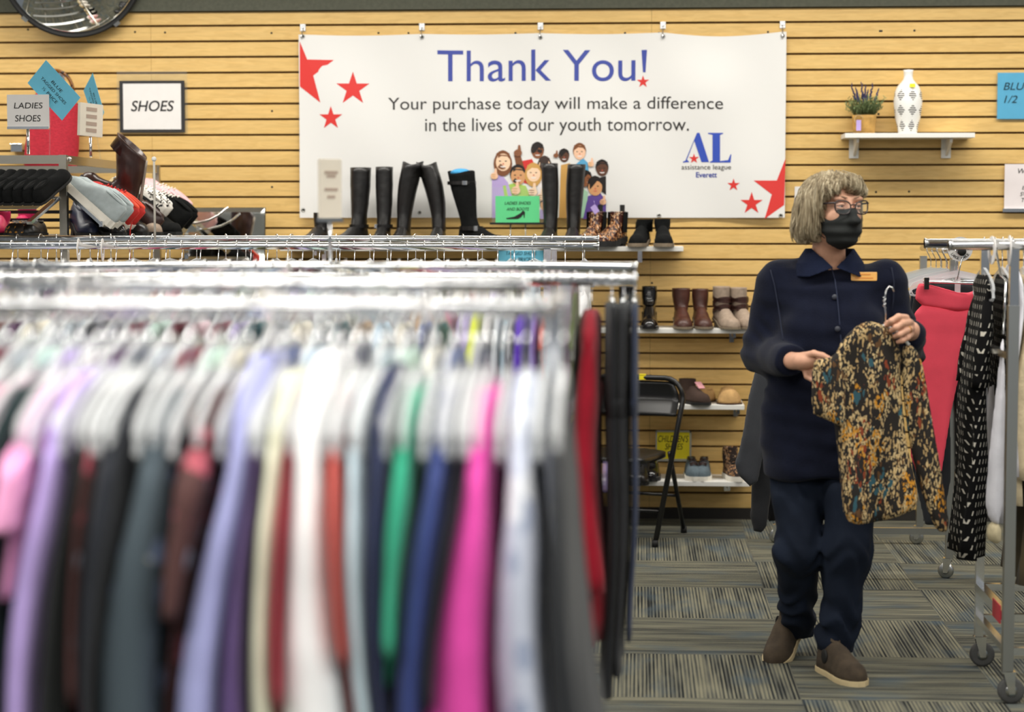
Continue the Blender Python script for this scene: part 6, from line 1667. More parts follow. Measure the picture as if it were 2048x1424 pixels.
obj('body', puff('blouse_body', [body], HYp, 0.020, BLOUSE, h=0.0048, off=bo, fold=0.018, freq=17, R=0.028, seed=2), HB)
slv = [(1623, 722), (1645, 716), (1662, 714), (1672, 704), (1684, 700), (1692, 760), (1692, 860), (1668, 846), (1640, 835), (1622, 826)]
obj('sleeve', puff('blouse_sleeve', [slv], HYp-0.016, 0.019, BLOUSE, h=0.0048, off=bo, fold=0.009, freq=19, R=0.026, seed=4), HB)
slv2 = [(1800, 694), (1824, 686), (1843, 716), (1852, 760), (1866, 850), (1880, 930), (1891, 1000), (1901, 1062), (1873, 1066), (1851, 1010), (1836, 960), (1819, 890), (1806, 800)]
obj('sleeve', puff('blouse_sleeve', [slv2], HYp+0.014, 0.021, BLOUSE, h=0.0048, off=bo, fold=0.010, freq=19, R=0.028, seed=6), HB)
hg = thing('clothes_hanger', 'silver hook hanger gripped in the left hand above the mottled blouse', 'hanger', tuple(at(1771, 640, HYp)))
mb = MB(); mb.tube([at(px, py, HYp-0.004) for px, py in ((1771, 646), (1771, 625), (1769, 606), (1770, 592), (1773, 580), (1778, 573), (1784, 575), (1788, 583))], 0.0022, 8); part(hg, 'hook', mb, CHROME, world=True)
mb = MB(); mb.tube([at(1768.5+3.2*math.cos(i*0.9), 616-i*1.3, HYp-0.004+0.005*math.sin(i*0.9)) for i in range(18)], 0.0013, 6); part(hg, 'twist', mb, CHROME, world=True)
mb = MB(); mb.tube([at(px, py, HYp+0.004) for px, py in ((1700, 690), (1730, 668), (1771, 650), (1800, 668), (1818, 690))], 0.005, 8); part(hg, 'arms', mb, WHITEP, world=True)

# ================================================================ RIGHT-HAND DOUBLE RACK
YR, YR2 = 5.95, 6.45
zR = at(1960, 490.5, YR).z
xR0 = at(1897, 490, YR).x; xRP = at(2027, 600, YR).x
rk = x_rack('chrome double rack on casters at the right edge, holding the white cardigan', [(YR, zR, xR0), (YR2, zR, xR0)], 2.0, [xRP, 1.90], 0.0150)
mb = MB(); mb.sqtube((xRP, YR+0.015, 0.262), (xRP, YR2-0.015, 0.262), 0.028); part(rk, 'cross_bar', mb, CHROME, world=True)
mb = MB(); mb.box((xRP-0.016, YR+0.10, 0.262), (0.003, 0.13, 0.055)); part(rk, 'red_label', mb, mat('red_sticker', '#b8323f', rough=0.5), world=True)
for yy in (YR, YR2):
    mb = MB(); mb.sqtube((xRP+0.014, yy, 0.262), (2.0, yy, 0.262), 0.022); part(rk, 'base_bar', mb, CHROME, world=True)
mb = MB(); mb.sqtube((xRP, YR, 0.10), (xRP, YR, 1.20), 0.0315); part(rk, 'post_sleeve', mb, STEEL, world=True)
for (dx, yy) in ((0.036, YR-0.01), (0.085, YR2)):
    pass
# plain white size markers on the rail
size_ring((at(1984, 490, YR).x, YR, zR), 0.042, 0.10, 'white size marker seen nearly edge-on above the right rack post')
size_ring((at(2019, 490, YR).x, YR, zR), 0.046, -0.06, 'white size marker farthest right on the right rack rail')
DOTS = mat('black_dash_knit', '#0f0f10', rough=0.9, spec=0.15)
def dashes():
    N, L, b = nodes_of(DOTS)
    tc = N.new('ShaderNodeTexCoord'); sp = N.new('ShaderNodeSeparateXYZ'); L.new(tc.outputs['Object'], sp.inputs[0])
    cb = N.new('ShaderNodeCombineXYZ')
    def M(op, a, bb=None):
        n = N.new('ShaderNodeMath'); n.operation = op
        for i, v in enumerate((a, bb)):
            if v is None: continue
            if isinstance(v, (int, float)): n.inputs[i].default_value = v
            else: L.new(v, n.inputs[i])
        return n.outputs[0]
    h = M('ADD', sp.outputs[0], M('MULTIPLY', sp.outputs[1], 0.8)); row_ = M('FLOOR', M('DIVIDE', sp.outputs[2], 0.027))
    hx = M('FRACT', M('ADD', M('DIVIDE', h, 0.020), M('MULTIPLY', row_, 0.37))); vz = M('FRACT', M('DIVIDE', sp.outputs[2], 0.027))
    sl = M('ABSOLUTE', M('SUBTRACT', hx, M('ADD', 0.30, M('MULTIPLY', vz, 0.45))))
    a = M('LESS_THAN', sl, 0.085); c = M('LESS_THAN', M('ABSOLUTE', M('SUBTRACT', vz, 0.5)), 0.27)
    mx = N.new('ShaderNodeMix'); mx.data_type = 'RGBA'; mx.inputs[6].default_value = (*hexc('#0f0f10'), 1); mx.inputs[7].default_value = (*hexc('#cfcabd'), 1)
    L.new(M('MULTIPLY', a, c), mx.inputs[0]); L.new(mx.outputs[2], b.inputs['Base Color'])
dashes()
CABLE = mat('cable_knit', '#d8c7a3', rough=0.95, var=0.12, vscale=20, bump=1.0, bscale=55)
GW = 'garments on the right-hand rack'
ROWN['R'] = 'the right rack'; ROWN['R2'] = "the right rack's back rail"
def rf(px, Y, d=0.22): return at(px, 800, Y-d).x
row('R2', YR2, zR, [(rf(1988, YR2), 'black', 'dress', DOTS, dict(L=1.00, th=0.020, thb=0.034, sl=0.30, fixed=True, dx=-0.035, flare=0.42, w=0.135, out=0.02, label='long black dress with white dashes hanging on the right rack')),
    (rf(2026, YR2), 'black', 'dress', DOTS, dict(L=0.60, th=0.010, sl=0, fixed=True, label='second dash-patterned black dress, between the right rack posts')),
    (rf(2046, YR2), 'white', 'cardigan', cloth('#d2d1d8'), dict(L=0.88, th=0.010, thb=0.016, sl=0.60, fixed=True, dx=-0.030, w=0.20, rise=0.03, label='long white cardigan right of the front rack post')),
    (rf(2070, YR2), 'cream', 'sweater', CABLE, dict(L=0.82, th=0.014, thb=0.022, sl=0.58, fixed=True, dx=-0.045, w=0.21, rise=0.0, label='cream cable knit sweater at the right edge')),
    (rf(2112, YR2), 'olive', 'coat', cloth('#5d5138'), dict(L=1.08, th=0.010, sl=0.5, fixed=True, dx=-0.05, label='olive brown coat showing below the cream cable sweater')),
    (rf(2140, YR2), 'black', 'jacket', cloth('#1a1a1c'), dict(L=0.7, th=0.014, sl=0.5, fixed=True, label='black jacket at the far right of the back rail'))], GW)
# beige cuffed knit whose sleeve hangs below the white cardigan
t = thing('knit_top', 'white knit with a beige ribbed cuff, hanging under the white cardigan', 'garment', (rf(2030, YR2-0.22), YR2-0.22, zR), 0, GW)
bo2 = Vector(t.location)
obj('sleeve', puff('knit_sleeve', [[(2004, 660), (1999, 720), (1968, 996), (1978, 1044), (2003, 1052), (2009, 900), (2010, 700)]], YR2-0.27, 0.030, cloth('#dddce3'), h=0.006, off=bo2, fold=0.004, R=0.03), t)
obj('cuff', puff('knit_cuff', [[(1979, 1040), (1969, 1076), (2001, 1093), (2004, 1050)]], YR2-0.27, 0.032, mat('beige_rib', '#c8bb98', rough=0.95, var=0.1, bump=0.5, bscale=120, stretch=(3, 3, 0.5)), h=0.005, off=bo2, fold=0.003, R=0.03), t)
mb = MB(); mb.tube([at(2006, 668, YR2-0.22), at(2012, 560, YR2-0.22), (at(2014, 520, YR2-0.22).x, YR2-0.12, zR-0.10), (at(2014, 500, YR2-0.22).x, YR2-0.02, zR-0.01), (at(2014, 500, YR2-0.22).x, YR2, zR+0.019)], 0.004, 8); part(t, 'hanger_hook', mb, CHROME, world=True)

# ================================================================ MIDDLE ROLLING RACK (rails run away from the camera)
YM0, YM1 = 7.90, 8.95
xMr, xMl = at(1922, 505, YM0).x, at(1582, 505, YM0).x
zM = at(1922, 503, YM0).z
mr = thing('garment_rack', 'rolling rack behind the person, carrying the coral pants', 'clothes rack', ((xMr+xMl)/2, (YM0+YM1)/2, 0), 0, 'chrome garment racks')
for x in (xMl, xMr):
    zr_ = zM if x > xMl else 1.20
    mb = MB(); mb.tube([(x, YM0-0.02, zr_), (x, YM1, zr_)], 0.0135, 14); part(mr, 'rail', mb, CHROME, world=True)
    mb = MB(); mb.tube([(x, YM0-0.026, zr_), (x, YM0-0.02, zr_)], 0.017, 14); part(mr, 'rail_end', mb, BLACKR, world=True)
xpr, xpl = at(1903, 800, 8.05).x, at(1590, 800, 8.05).x
zb_ = at(1820, 1062, 8.05).z
for y in (8.05, YM1-0.05):
    mb = MB(); mb.sqtube((xpl, y, zb_), (xpr, y, zb_), 0.026); part(mr, 'base_bar', mb, STEEL, world=True)
    mb = MB(); mb.sqtube((xpl, y, 0.86), (xpr, y, 0.86), 0.022); part(mr, 'cross_bar', mb, STEEL, world=True)
    for x in (xpl, xpr):
        mb = MB(); mb.sqtube((x, y, 0.085), (x, y, zM-0.035 if x > xpl else 1.19), 0.030); part(mr, 'post', mb, STEEL, world=True)
        caster(mr, (x, y, 0.085), 0.032, PI*0.9, False, False)
# round LARGE size marker facing the camera
sd = thing('size_divider', 'round white LARGE size marker facing the camera above the coral pants', 'size marker', (xMr, YM0+0.02, zM), 0, 'rack size markers')
rD = 24.5*sc_at(YM0); n = 48
P = lambda r_, y: [(r_*math.cos(2*PI*j/n), y, r_*math.sin(2*PI*j/n)+0.009) for j in range(n)]
mb = MB(); mb.loft([P(rD*0.42, 0), P(rD, 0), P(rD, 0.003), P(rD*0.42, 0.003), P(rD*0.42, 0)], 0, (False, False), False); part(sd, 'ring', mb, PAPER)
for k, a0 in enumerate((-0.60, 0.60, PI)):
    word = ('LARGE', 'LARGE', 'XL')[k]
    for i, ch in enumerate(word):
        a = a0 + (i-(len(word)-1)/2)*0.20
        V, fs = text_verts(ch, None, rD*0.22); mb = MB(); Rm = Matrix.Rotation(-a if k < 2 else -a, 3, 'Y')
        p = Vector((rD*0.74*math.sin(a), -0.0012, -rD*0.74*math.cos(a)+0.009)) 
        mb.add([p + Rm @ Vector(v) for v in V], fs, 0, False); part(sd, 'letter', mb, INK)
# hangers with trousers on the right rail
for i in range(8):
    h = hanger((xMr + (-0.03 if i % 2 else 0.0), YM0+0.07+0.075*i, zM), PI/2+rnd.uniform(-0.12, 0.12), 'clear hanger in the bundle above the coral pants', 'bundle of clear hangers above the coral pants')
DKP = [cloth('#2a2c30'), cloth('#1d2024'), cloth('#34363c'), cloth('#22262f')]
YP = 7.905
cp = Vector((xMr, YP, zM))
co = thing('pants', 'coral red leggings clipped to a chrome hanger beside the person', 'trousers', cp, 0, 'trousers on the middle rack rails')
CORAL = mat('coral_jersey', '#e8485c', rough=0.8, var=0.06, vscale=12, bump=0.15, bscale=300)
obj('waistband', puff('coral_waist', [[(1834, 566), (1850, 567), (1880, 574), (1928, 588), (1962, 577), (1969, 572), (1962, 600), (1955, 622), (1900, 621), (1829, 610)]], YP-0.006, 0.024, CORAL, h=0.006, off=cp, fold=0.012, R=0.02, seed=8), co)
obj('leg', puff('coral_leg', [[(1829, 604), (1900, 614), (1955, 618), (1948, 660), (1934, 700), (1905, 800), (1886, 922), (1882, 949), (1819, 949), (1824, 800), (1828, 690)]], YP, 0.026, CORAL, h=0.006, off=cp, fold=0.014, freq=14, R=0.04, seed=9), co)
obj('leg', puff('coral_leg', [[(1930, 615), (1956, 617), (1947, 670), (1936, 715), (1929, 737), (1922, 728), (1924, 690)]], YP+0.03, 0.03, CORAL, h=0.006, off=cp, fold=0.004, R=0.03, seed=3), co)
ch_ = thing('clip_hanger', 'chrome clip hanger holding the coral leggings by a black clip', 'hanger', cp)
mb = MB(); a, b = at(1846, 563, YP-0.01), at(1980, 568, YP-0.01); mb.tube([a, b], 0.005, 10); part(ch_, 'bar', mb, CHROME, world=True)
mb = MB(); m_ = (a+b)/2; mb.tube([m_, (xMr, YP, zM-0.05), (xMr+0.006, YP, zM-0.03), (xMr+0.019, YP, zM), (xMr+0.010, YP, zM+0.017), (xMr-0.010, YP, zM+0.017), (xMr-0.019, YP, zM)], 0.0025, 8); part(ch_, 'hook', mb, CHROME, world=True)
mb = MB(); c = at(1853, 567, YP-0.052); mb.box(c, (0.018, 0.02, 0.046)); part(ch_, 'clip', mb, BLACKM, world=True)
def hung_pants(label, x0, x1, ytop, ybot, Y, m, seed):
    c = Vector((at((x0+x1)/2, ytop, Y).x, Y, zM)); t = thing('pants', label, 'trousers', c, 0, 'trousers on the middle rack rails')
    xm = (x0+x1)/2
    obj('waistband', puff('waist', [[(x0+6, ytop), (x1-6, ytop), (x1, ytop+70), (x1, ytop+150), (x0, ytop+150), (x0, ytop+70)]], Y, 0.020, m, h=0.008, off=c, fold=0.003, R=0.04, seed=seed), t)
    for a_, b_ in ((x0, xm-3), (xm+3, x1)):
        obj('leg', puff('leg', [[(a_, ytop+120), (b_, ytop+120), (b_+2, ybot), (a_+10, ybot)]], Y, 0.022, m, h=0.008, off=c, fold=0.004, R=0.04, seed=seed+1), t)
    mb = MB(); mb.tube([(c.x-0.1, Y, at(xm, ytop-4, Y).z), (c.x+0.1, Y, at(xm, ytop-4, Y).z)], 0.004, 8); mb.tube([(c.x, Y, at(xm, ytop-4, Y).z), (xMr, Y, zM-0.03), (xMr+0.017, Y, zM), (xMr, Y, zM+0.017), (xMr-0.017, Y, zM)], 0.002, 6); part(t, 'hanger_bar', mb, CHROME, world=True)
hung_pants('charcoal pants directly behind the coral leggings', 1822, 1985, 566, 1050, YP+0.10, DKP[0], 21)
hung_pants('dark slate pants, second behind the coral leggings', 1816, 1978, 560, 1020, YP+0.18, DKP[3], 25)
hung_pants('black pants, third behind the coral leggings', 1830, 1990, 562, 1010, YP+0.26, DKP[1], 29)
# grey and black trousers on the left rail, seen past the person's elbow
def side_pants(label, polys, Y, m, seed):
    c = Vector((xMl, Y, zM)); t = thing('pants', label, 'trousers', c, 0, 'trousers on the middle rack rails')
    for k, P_ in enumerate(polys):
        obj('leg', puff('leg', [P_], Y+0.02*k, 0.028, m, h=0.007, off=c, fold=0.006, R=0.035, seed=seed+k), t)
    mb = MB(); zz_ = at(1560, 600, Y).z; mb.tube([(xMl-0.05, Y, zz_), (xMl+0.14, Y, zz_)], 0.004, 8); mb.tube([(xMl, Y, zz_), (xMl, Y, 1.17), (xMl+0.017, Y, 1.20), (xMl, Y, 1.217), (xMl-0.017, Y, 1.20)], 0.002, 6); part(t, 'hanger_bar', mb, CHROME, world=True)
side_pants('grey wide trousers with turned hem, left of the person', [[(1556, 600), (1612, 600), (1566, 790), (1528, 900), (1512, 985), (1464, 938), (1482, 890), (1502, 760)]], YM0+0.06, cloth('#43454a'), 41)
side_pants('long dark trousers reaching almost to the carpet, left of the person', [[(1560, 600), (1618, 600), (1572, 800), (1540, 1000), (1532, 1067), (1499, 1062), (1504, 950), (1520, 760)]], YM0+0.16, cloth('#2b2c2f'), 45)
side_pants('black glittery trousers behind the grey ones, left of the person', [[(1566, 610), (1620, 610), (1580, 900), (1562, 1040), (1528, 1045), (1524, 900)]], YM0+0.26, cloth('#17171a'), 49)

# ================================================================ CHROME SHOE RACK AT THE LEFT
YS0, YS1 = 7.82, 9.36
xS = at(128, 400, YS0).x
zS = at(128, 316, YS0).z
xS2 = xS - 1.05
sr = thing('shoe_rack', 'tall chrome rack with sloping shoe trays at the left edge', 'shoe rack', ((xS+xS2)/2, (YS0+YS1)/2, 0))
DULL = mat('worn_chrome', '#b3ada0', rough=0.30, metal=1.0, bump=0.05, bscale=120)
for x in (xS, xS2):
    for y in (YS0, YS1):
        mb = MB(); mb.sqtube((x, y, 0.0), (x, y, zS+0.012), 0.030); part(sr, 'post', mb, DULL, world=True)
    mb = MB(); mb.sqtube((x, YS0+0.015, zS-0.006), (x, YS1-0.015, zS-0.006), 0.018, d=0.034); part(sr, 'top_bar', mb, DULL, world=True)
    mb = MB(); mb.sqtube((x, YS0+0.015, 0.12), (x, YS1-0.015, 0.12), 0.022); part(sr, 'base_bar', mb, DULL, world=True)
for y in (YS0, YS1):
    mb = MB(); mb.sqtube((xS2+0.015, y, zS-0.006), (xS-0.015, y, zS-0.006), 0.018, d=0.034); part(sr, 'top_bar', mb, DULL, world=True)
for p in ((xS+0.017, YS0+0.03, zS-0.004), (xS, YS1-0.018, zS-0.02)):
    mb = MB(); mb.ell(p, (0.009, 0.009, 0.009)); part(sr, 'bolt', mb, CHROME, world=True)
# right tray: slopes down into the aisle
SL = math.radians(41)
tin = Vector((xS+0.012, 0, at(128, 385, YS0).z)); tout = Vector((at(203, 448, YS0).x, 0, at(203, 448, YS0).z))
SL = math.atan2(tin.z-tout.z, tout.x-tin.x)
for y in (YS0, (YS0+YS1)/2, YS1-0.05):
    mb = MB(); mb.sqtube((tin.x, y, tin.z), (tout.x, y, tout.z), 0.022, d=0.012); part(sr, 'tray_arm', mb, CHROME, world=True)
mb = MB(); mb.sqtube((tout.x, YS0-0.01, tout.z), (tout.x, YS1-0.05, tout.z), 0.014, d=0.022); part(sr, 'tray_lip', mb, CHROME, world=True)
mb = MB(); c = Vector(((tin.x+tout.x)/2, (YS0+YS1)/2-0.02, (tin.z+tout.z)/2-0.004)); mb.box(c, ((tout-tin).length, YS1-YS0-0.06, 0.004), rot=Matrix.Rotation(SL, 3, 'Y')); part(sr, 'tray', mb, DULL, world=True)
mb = MB(); mb.tube([at(px, py, YS1-0.06) for px, py in ((372, 448), (395, 446), (418, 440), (438, 430), (456, 414))], 0.006, 8); part(sr, 'curved_rail', mb, CHROME, world=True)
# front tray: slopes towards the camera
ylo, yhi = YS0-0.26, YS0-0.03
zlo, zhi = at(60, 414, ylo).z, at(60, 388, yhi).z
mb = MB(); mb.tube([(xS2, ylo, zlo+0.042), (xS-0.05, ylo, zlo+0.040), (xS-0.016, YS0-0.02, zlo+0.038)], 0.006, 8); part(sr, 'tray_lip', mb, CHROME, world=True)
mb = MB(); mb.box(((xS+xS2)/2, (ylo+yhi)/2, (zlo+zhi)/2), (xS-xS2-0.05, 0.30, 0.004), rot=Matrix.Rotation(math.atan2(zhi-zlo, yhi-ylo), 3, 'X')); part(sr, 'tray', mb, DULL, world=True)
mb = MB(); mb.sqtube(at(116, 396, YS0-0.03), at(58, 446, YS0-0.24), 0.022, d=0.012); part(sr, 'tray_arm', mb, CHROME, world=True)
# slatted lower shelves
zl = at(60, 476, YS0).z
for i in range(7):
    y = YS0+0.10+i*0.22; mb = MB(); mb.sqtube((xS2, y, zl), (xS+(0.30 if i < 5 else 0.02), y, zl), 0.05, d=0.012); part(sr, 'shelf_slat', mb, STEEL, world=True)
for py in (424, 440):
    mb = MB(); z = at(60, py, YS0+0.25).z; mb.sqtube((xS2, YS0+0.25, z), (xS, YS0+0.25, z), 0.012, d=0.014); part(sr, 'shelf_slat', mb, BLACKM, world=True)

def slope_rot(yaw=0.0):
    """toe points up the right-hand tray, towards the rack"""
    t = Vector((-math.cos(SL), 0, math.sin(SL))); n = Vector((math.sin(SL), 0, math.cos(SL))); s = t.cross(n)
    M = Matrix((s, t, n)).transposed() @ Matrix.Rotation(yaw, 3, 'Z'); return M.to_euler()
nrm = Vector((math.sin(SL), 0, math.cos(SL)))
def on_tray(y, up=0.02): p = tout.lerp(tin, up/ (tout-tin).length); return Vector((p.x, y, p.z)) + nrm*0.003
TR = 'shoes on the right tray of the chrome rack'
ICE = mat('ice_grey_suede', '#a9b3b4', rough=0.9, var=0.10, vscale=40); REDC = mat('red_canvas', '#c92a24', rough=0.75, var=0.12, vscale=30)
ZEB = spots_mat('zebra_print', '#e9e4db', [('#1c1a1a', 60, 0.40, 20, 0.42)], rough=0.8, stretch=(0.5, 1.6, 1)); PINK = mat('pale_pink_knit', '#e2b7ba', rough=0.85, var=0.1); LGREY = mat('light_grey_knit', '#b5b1aa', rough=0.85, var=0.1)
make_shoe('sneaker', 'ice grey slip-on sneaker with thick white sole, nearest on the right tray', {'upper': ICE, 'sole': SOLE_WHITE, 'collar': ICE}, on_tray(YS0+0.055, -0.03), slope_rot(), TR, sole=0.032, L=0.265, W=0.098, collar=0.085, instep=0.082)
make_shoe('sneaker', 'ice grey slip-on sneaker, second from the front on the right tray', {'upper': ICE, 'sole': SOLE_WHITE, 'collar': ICE}, on_tray(YS0+0.165, -0.03), slope_rot(), TR, sole=0.032, L=0.265, W=0.098, collar=0.085, instep=0.082)
for i, wd in enumerate(('front', 'rear')):
    b = make_shoe('sneaker', 'bright red lace-up sneaker beside the brown boot, %s one of the pair' % wd, {'upper': REDC, 'sole': SOLE_WHITE, 'collar': mat('orange_collar', '#e0492c', rough=0.8)}, on_tray(YS0+0.26+0.095*i, -0.035), slope_rot(0.03), TR, extra=lambda t, kw: laces(t, kw, REDC, 6), sole=0.022, L=0.255, collar=0.088, instep=0.085)
    if i == 0:
        mb = MB(); mb.tube([(0.045, 0.02, 0.06), (0.055, -0.01, 0.0), (0.03, -0.06, -0.05), (0.02, -0.10, -0.09)], 0.003, 6); part(b, 'loose_lace', mb, REDC)
for i, dy in enumerate((0.46,)):
    b = make_shoe('mid_boot', 'dark brown leather boot with a pale zip, its wide shaft upright on the right tray', {'upper': LEA_DBROWN, 'sole': BLACKR}, on_tray(YS0+dy, 0.03 if i == 0 else -0.05), slope_rot(), TR, cat='boot', shaft=dict(h=0.25, rt=0.080, lean=0.13, ank=1.5), raise_=0.015, L=0.26)
    mb = MB(); mb.tube([(0.0, 0.0515+0.13*u-(0.070+0.014*u), 0.065+0.178*u) for u in (0.1, 0.3, 0.5, 0.7, 0.85, 1.0)], 0.007, 6); part(b, 'zip', mb, mat('zip_tape', '#9a8f82', rough=0.5, metal=0.3))
make_shoe('loafer', 'dark brown low boot lying behind the brown boot on the right tray', {'upper': LEA_DBROWN, 'sole': BLACKR}, on_tray(YS0+0.62, -0.07), slope_rot(), TR, L=0.26)
make_shoe('slide', 'tan and black slide sandal between the brown boot and the zebra sneaker', {'upper': SUE_BLACK, 'sole': SOLE_CREAM}, on_tray(YS0+0.73, -0.02), slope_rot(), TR, sole=0.03, L=0.25, hgt=0.7)
for i, wd in enumerate(('front', 'rear')):
    make_shoe('sneaker', 'zebra striped sneaker with cream sole on the right tray, %s one' % wd, {'upper': ZEB, 'sole': SOLE_CREAM, 'collar': ZEB}, on_tray(YS0+0.85+0.115*i, 0.0), slope_rot(0.05), TR, extra=lambda t, kw: laces(t, kw, SOLE_WHITE, 5), sole=0.03, L=0.265)
b = make_shoe('sneaker', 'black sneaker with white lacing and a lilac tag on the right tray', {'upper': SUE_BLACK, 'sole': SOLE_CREAM}, on_tray(YS0+1.08, -0.07), slope_rot(), TR, extra=lambda t, kw: laces(t, kw, SOLE_WHITE, 6), sole=0.026, L=0.265, collar=0.10, instep=0.092)
hang_tag(b, (0.055, 0.10, 0.03), rot=Matrix.Rotation(0.7, 3, 'X'))
make_shoe('sneaker', 'black sneaker with white lacing, behind the one with the lilac tag', {'upper': SUE_BLACK, 'sole': SOLE_CREAM}, on_tray(YS0+1.19, -0.07), slope_rot(), TR, extra=lambda t, kw: laces(t, kw, SOLE_WHITE, 6), sole=0.026, L=0.265, collar=0.10, instep=0.092)
for i, wd in enumerate(('front', 'rear')):
    make_shoe('sneaker', 'pale pink knit sneaker at the far end of the right tray, %s one' % wd, {'upper': PINK, 'sole': SOLE_WHITE, 'collar': PINK}, on_tray(YS0+1.30+0.11*i, 0.01), slope_rot(), TR, extra=lambda t, kw: laces(t, kw, SOLE_WHITE, 5), sole=0.026, L=0.26)
# black shoes on the front tray, toes up
FT = math.atan2(zhi-zlo, yhi-ylo)
for i, px in enumerate((-30, -8, 14, 34, 54, 74, 94)):
    x = at(px, 380, (ylo+yhi)/2).x
    make_shoe('flat_shoe', ('black flat shoe standing toe-up on the front tray, beside the post' if i == 6 else 'black flat shoe in the row standing toe-up on the front tray'), {'upper': SUE_BLACK, 'sole': BLACKR, 'collar': SUE_BLACK}, (x, ylo-0.005, zlo+0.006), (FT+0.30, 0, -0.32), 'black flat shoes on the front tray', L=0.235, W=0.078, sole=0.010, collar=0.06, instep=0.058, hgt=0.9)
# lower shelf
zl2 = zl + 0.007
LO = 'shoes on the lower shelf of the chrome rack'
def low(name, label, px, Y, rz, up, so=BLACKR, **kw):
    make_shoe(name, label, {'upper': up, 'sole': so, 'collar': up}, (at(px, 470, Y).x, Y, zl2), rz, LO, **kw)
HPINK = mat('hot_pink_patent', '#d92b63', rough=0.3); LEOG = spots_mat('gold_leopard', '#1f1813', [('#c58a35', 75, 0.42, 25, 0.42)], rough=0.6)
low('flat_shoe', 'gold leopard print flat on the lower shelf, left one', 38, YS0+0.06, PI+0.2, LEOG, L=0.22, W=0.08, collar=0.05, instep=0.05)
low('flat_shoe', 'gold leopard print flat on the lower shelf, right one', 60, YS0+0.06, PI+0.1, LEOG, L=0.22, W=0.08, collar=0.05, instep=0.05)
low('sandal', 'hot pink patent sandal at the left edge of the lower shelf', 8, YS0+0.14, PI+0.1, HPINK, shaft=dict(h=0.10, rt=0.04), L=0.22)
low('sandal', 'hot pink patent sandal behind the leopard print flats', 64, YS0+0.42, PI-0.1, HPINK, shaft=dict(h=0.13, rt=0.04), L=0.22)
low('flat_shoe', 'plain black flat right of the leopard print flats', 84, YS0+0.07, PI, LEA_BLACK, L=0.22, W=0.085, collar=0.05, instep=0.05)
low('pump', 'navy pump behind the rack post on the lower shelf', 150, YS0+0.30, PI+0.6, mat('navy_leather', '#1d2540', rough=0.4), raise_=0.05, L=0.23, pointed=True)
low('pump', 'black patent pump right of the rack post on the lower shelf', 178, YS0+0.30, PI+0.9, PAT_BLACK, raise_=0.05, L=0.24, pointed=True)
low('flat_shoe', 'black flat below the red sneakers on the lower shelf', 232, YS0+0.55, PI+0.8, LEA_BLACK, L=0.23)
low('flat_shoe', 'grey flat below the brown boot on the lower shelf', 268, YS0+0.75, PI+0.7, TAUPE, L=0.23)
low('flat_shoe', 'black flat below the zebra sneakers on the lower shelf', 300, YS0+0.95, PI+0.8, SUE_BLACK, L=0.23)

# ---- signs on the rack's top bar
Y = YS0
t = thing('rack_sign', 'white LADIES SHOES sign on a chrome stem above the shoe rack', 'sign', (at(56, 312, Y).x, Y, zS+0.015))
mb = MB(); sheet(mb, 15, 98, 189, 256, Y); part(t, 'card', mb, PAPER, world=True)
lettering(t, INK, [('LADIES', 28, 85, 205, 217), ('SHOES', 30, 81, 230, 243)], Y-0.003, 0.12)
mb = MB(); sheet(mb, 15, 98, 253, 258.5, Y-0.001, th=0.012); part(t, 'sign_holder', mb, CHROME, world=True)
mb = MB(); q = at(56, 257, Y); mb.tube([(q.x, Y, zS+0.0155), (q.x, Y, q.z)], 0.0065, 10); part(t, 'stem', mb, CHROME, world=True)
def tilted_sheet(name, label, corners, Y, m, lines, depths=(0, 0, 0, 0)):
    P = [at(px, py, Y+d) for (px, py), d in zip(corners, depths)]
    c = sum(P, Vector())/4; t = thing(name, label, 'sign', c)
    u = (P[1]-P[0]).normalized(); v = (P[3]-P[0]).normalized(); n = u.cross(v).normalized()
    if n.y > 0: n = -n
    mb = MB(); mb.prism(P, -n*0.0015); part(t, 'card', mb, m, world=True)
    W_, H_ = (P[1]-P[0]).length, (P[3]-P[0]).length
    for (body_, fy, fw, fh) in lines:
        V, fs = text_verts(body_, W_*fw, H_*fh, 0.15); mb = MB(); cd_ = next(c_ for c_ in t.children if c_.name.startswith('card'))
        mb.add([P[0] + u*(W_*0.5+p[0]) + v*(H_*fy-p[2]) + n*0.0012 for p in V], fs, 0, False); part(t, 'lettering', mb, INK, world=True, parent=cd_)
    return t
BL = [('BLUE', 0.34, 0.30, 0.10), ('TAGGED SHOES', 0.52, 0.70, 0.10), ('½ PRICE', 0.72, 0.42, 0.11)]
t = tilted_sheet('sale_sign', 'blue half price sheet tilted behind the LADIES SHOES sign', [(92, 120), (161, 195), (124, 241), (55, 166)], YS0+0.02, BLUEP, BL)
mb = MB(); mb.tube([at(100, 210, YS0+0.024), (at(100, 310, YS0+0.024).x, YS0+0.018, zS)], 0.003, 6); part(t, 'stem', mb, ACRYL, world=True)
t = tilted_sheet('sale_sign', 'blue half price sheet seen edge-on, behind the narrow cream card', [(185, 146), (208, 225), (194, 262), (167, 181)], YS0+0.55, BLUEP, BL, (0.0, 0.02, 0.10, 0.10))
mb = MB(); mb.tube([at(184, 215, YS0+0.56), (xS, YS0+0.56, zS)], 0.003, 6); part(t, 'stem', mb, ACRYL, world=True)
Yc = YS0+0.40
t = thing('rack_sign', 'narrow cream card turned sideways on a chrome stem on the shoe rack bar', 'sign', (xS, Yc, zS+0.015))
ctr = at(176, 240, Yc); Rz = Matrix.Rotation(0.95, 3, 'Z') @ Matrix.Rotation(0.05, 3, 'Y'); hh = 66*sc_at(Yc)
ctr.x = xS
mb = MB(); mb.box(ctr, (0.12, 0.016, hh), rot=Rz); part(t, 'card', mb, CREAMP, world=True)
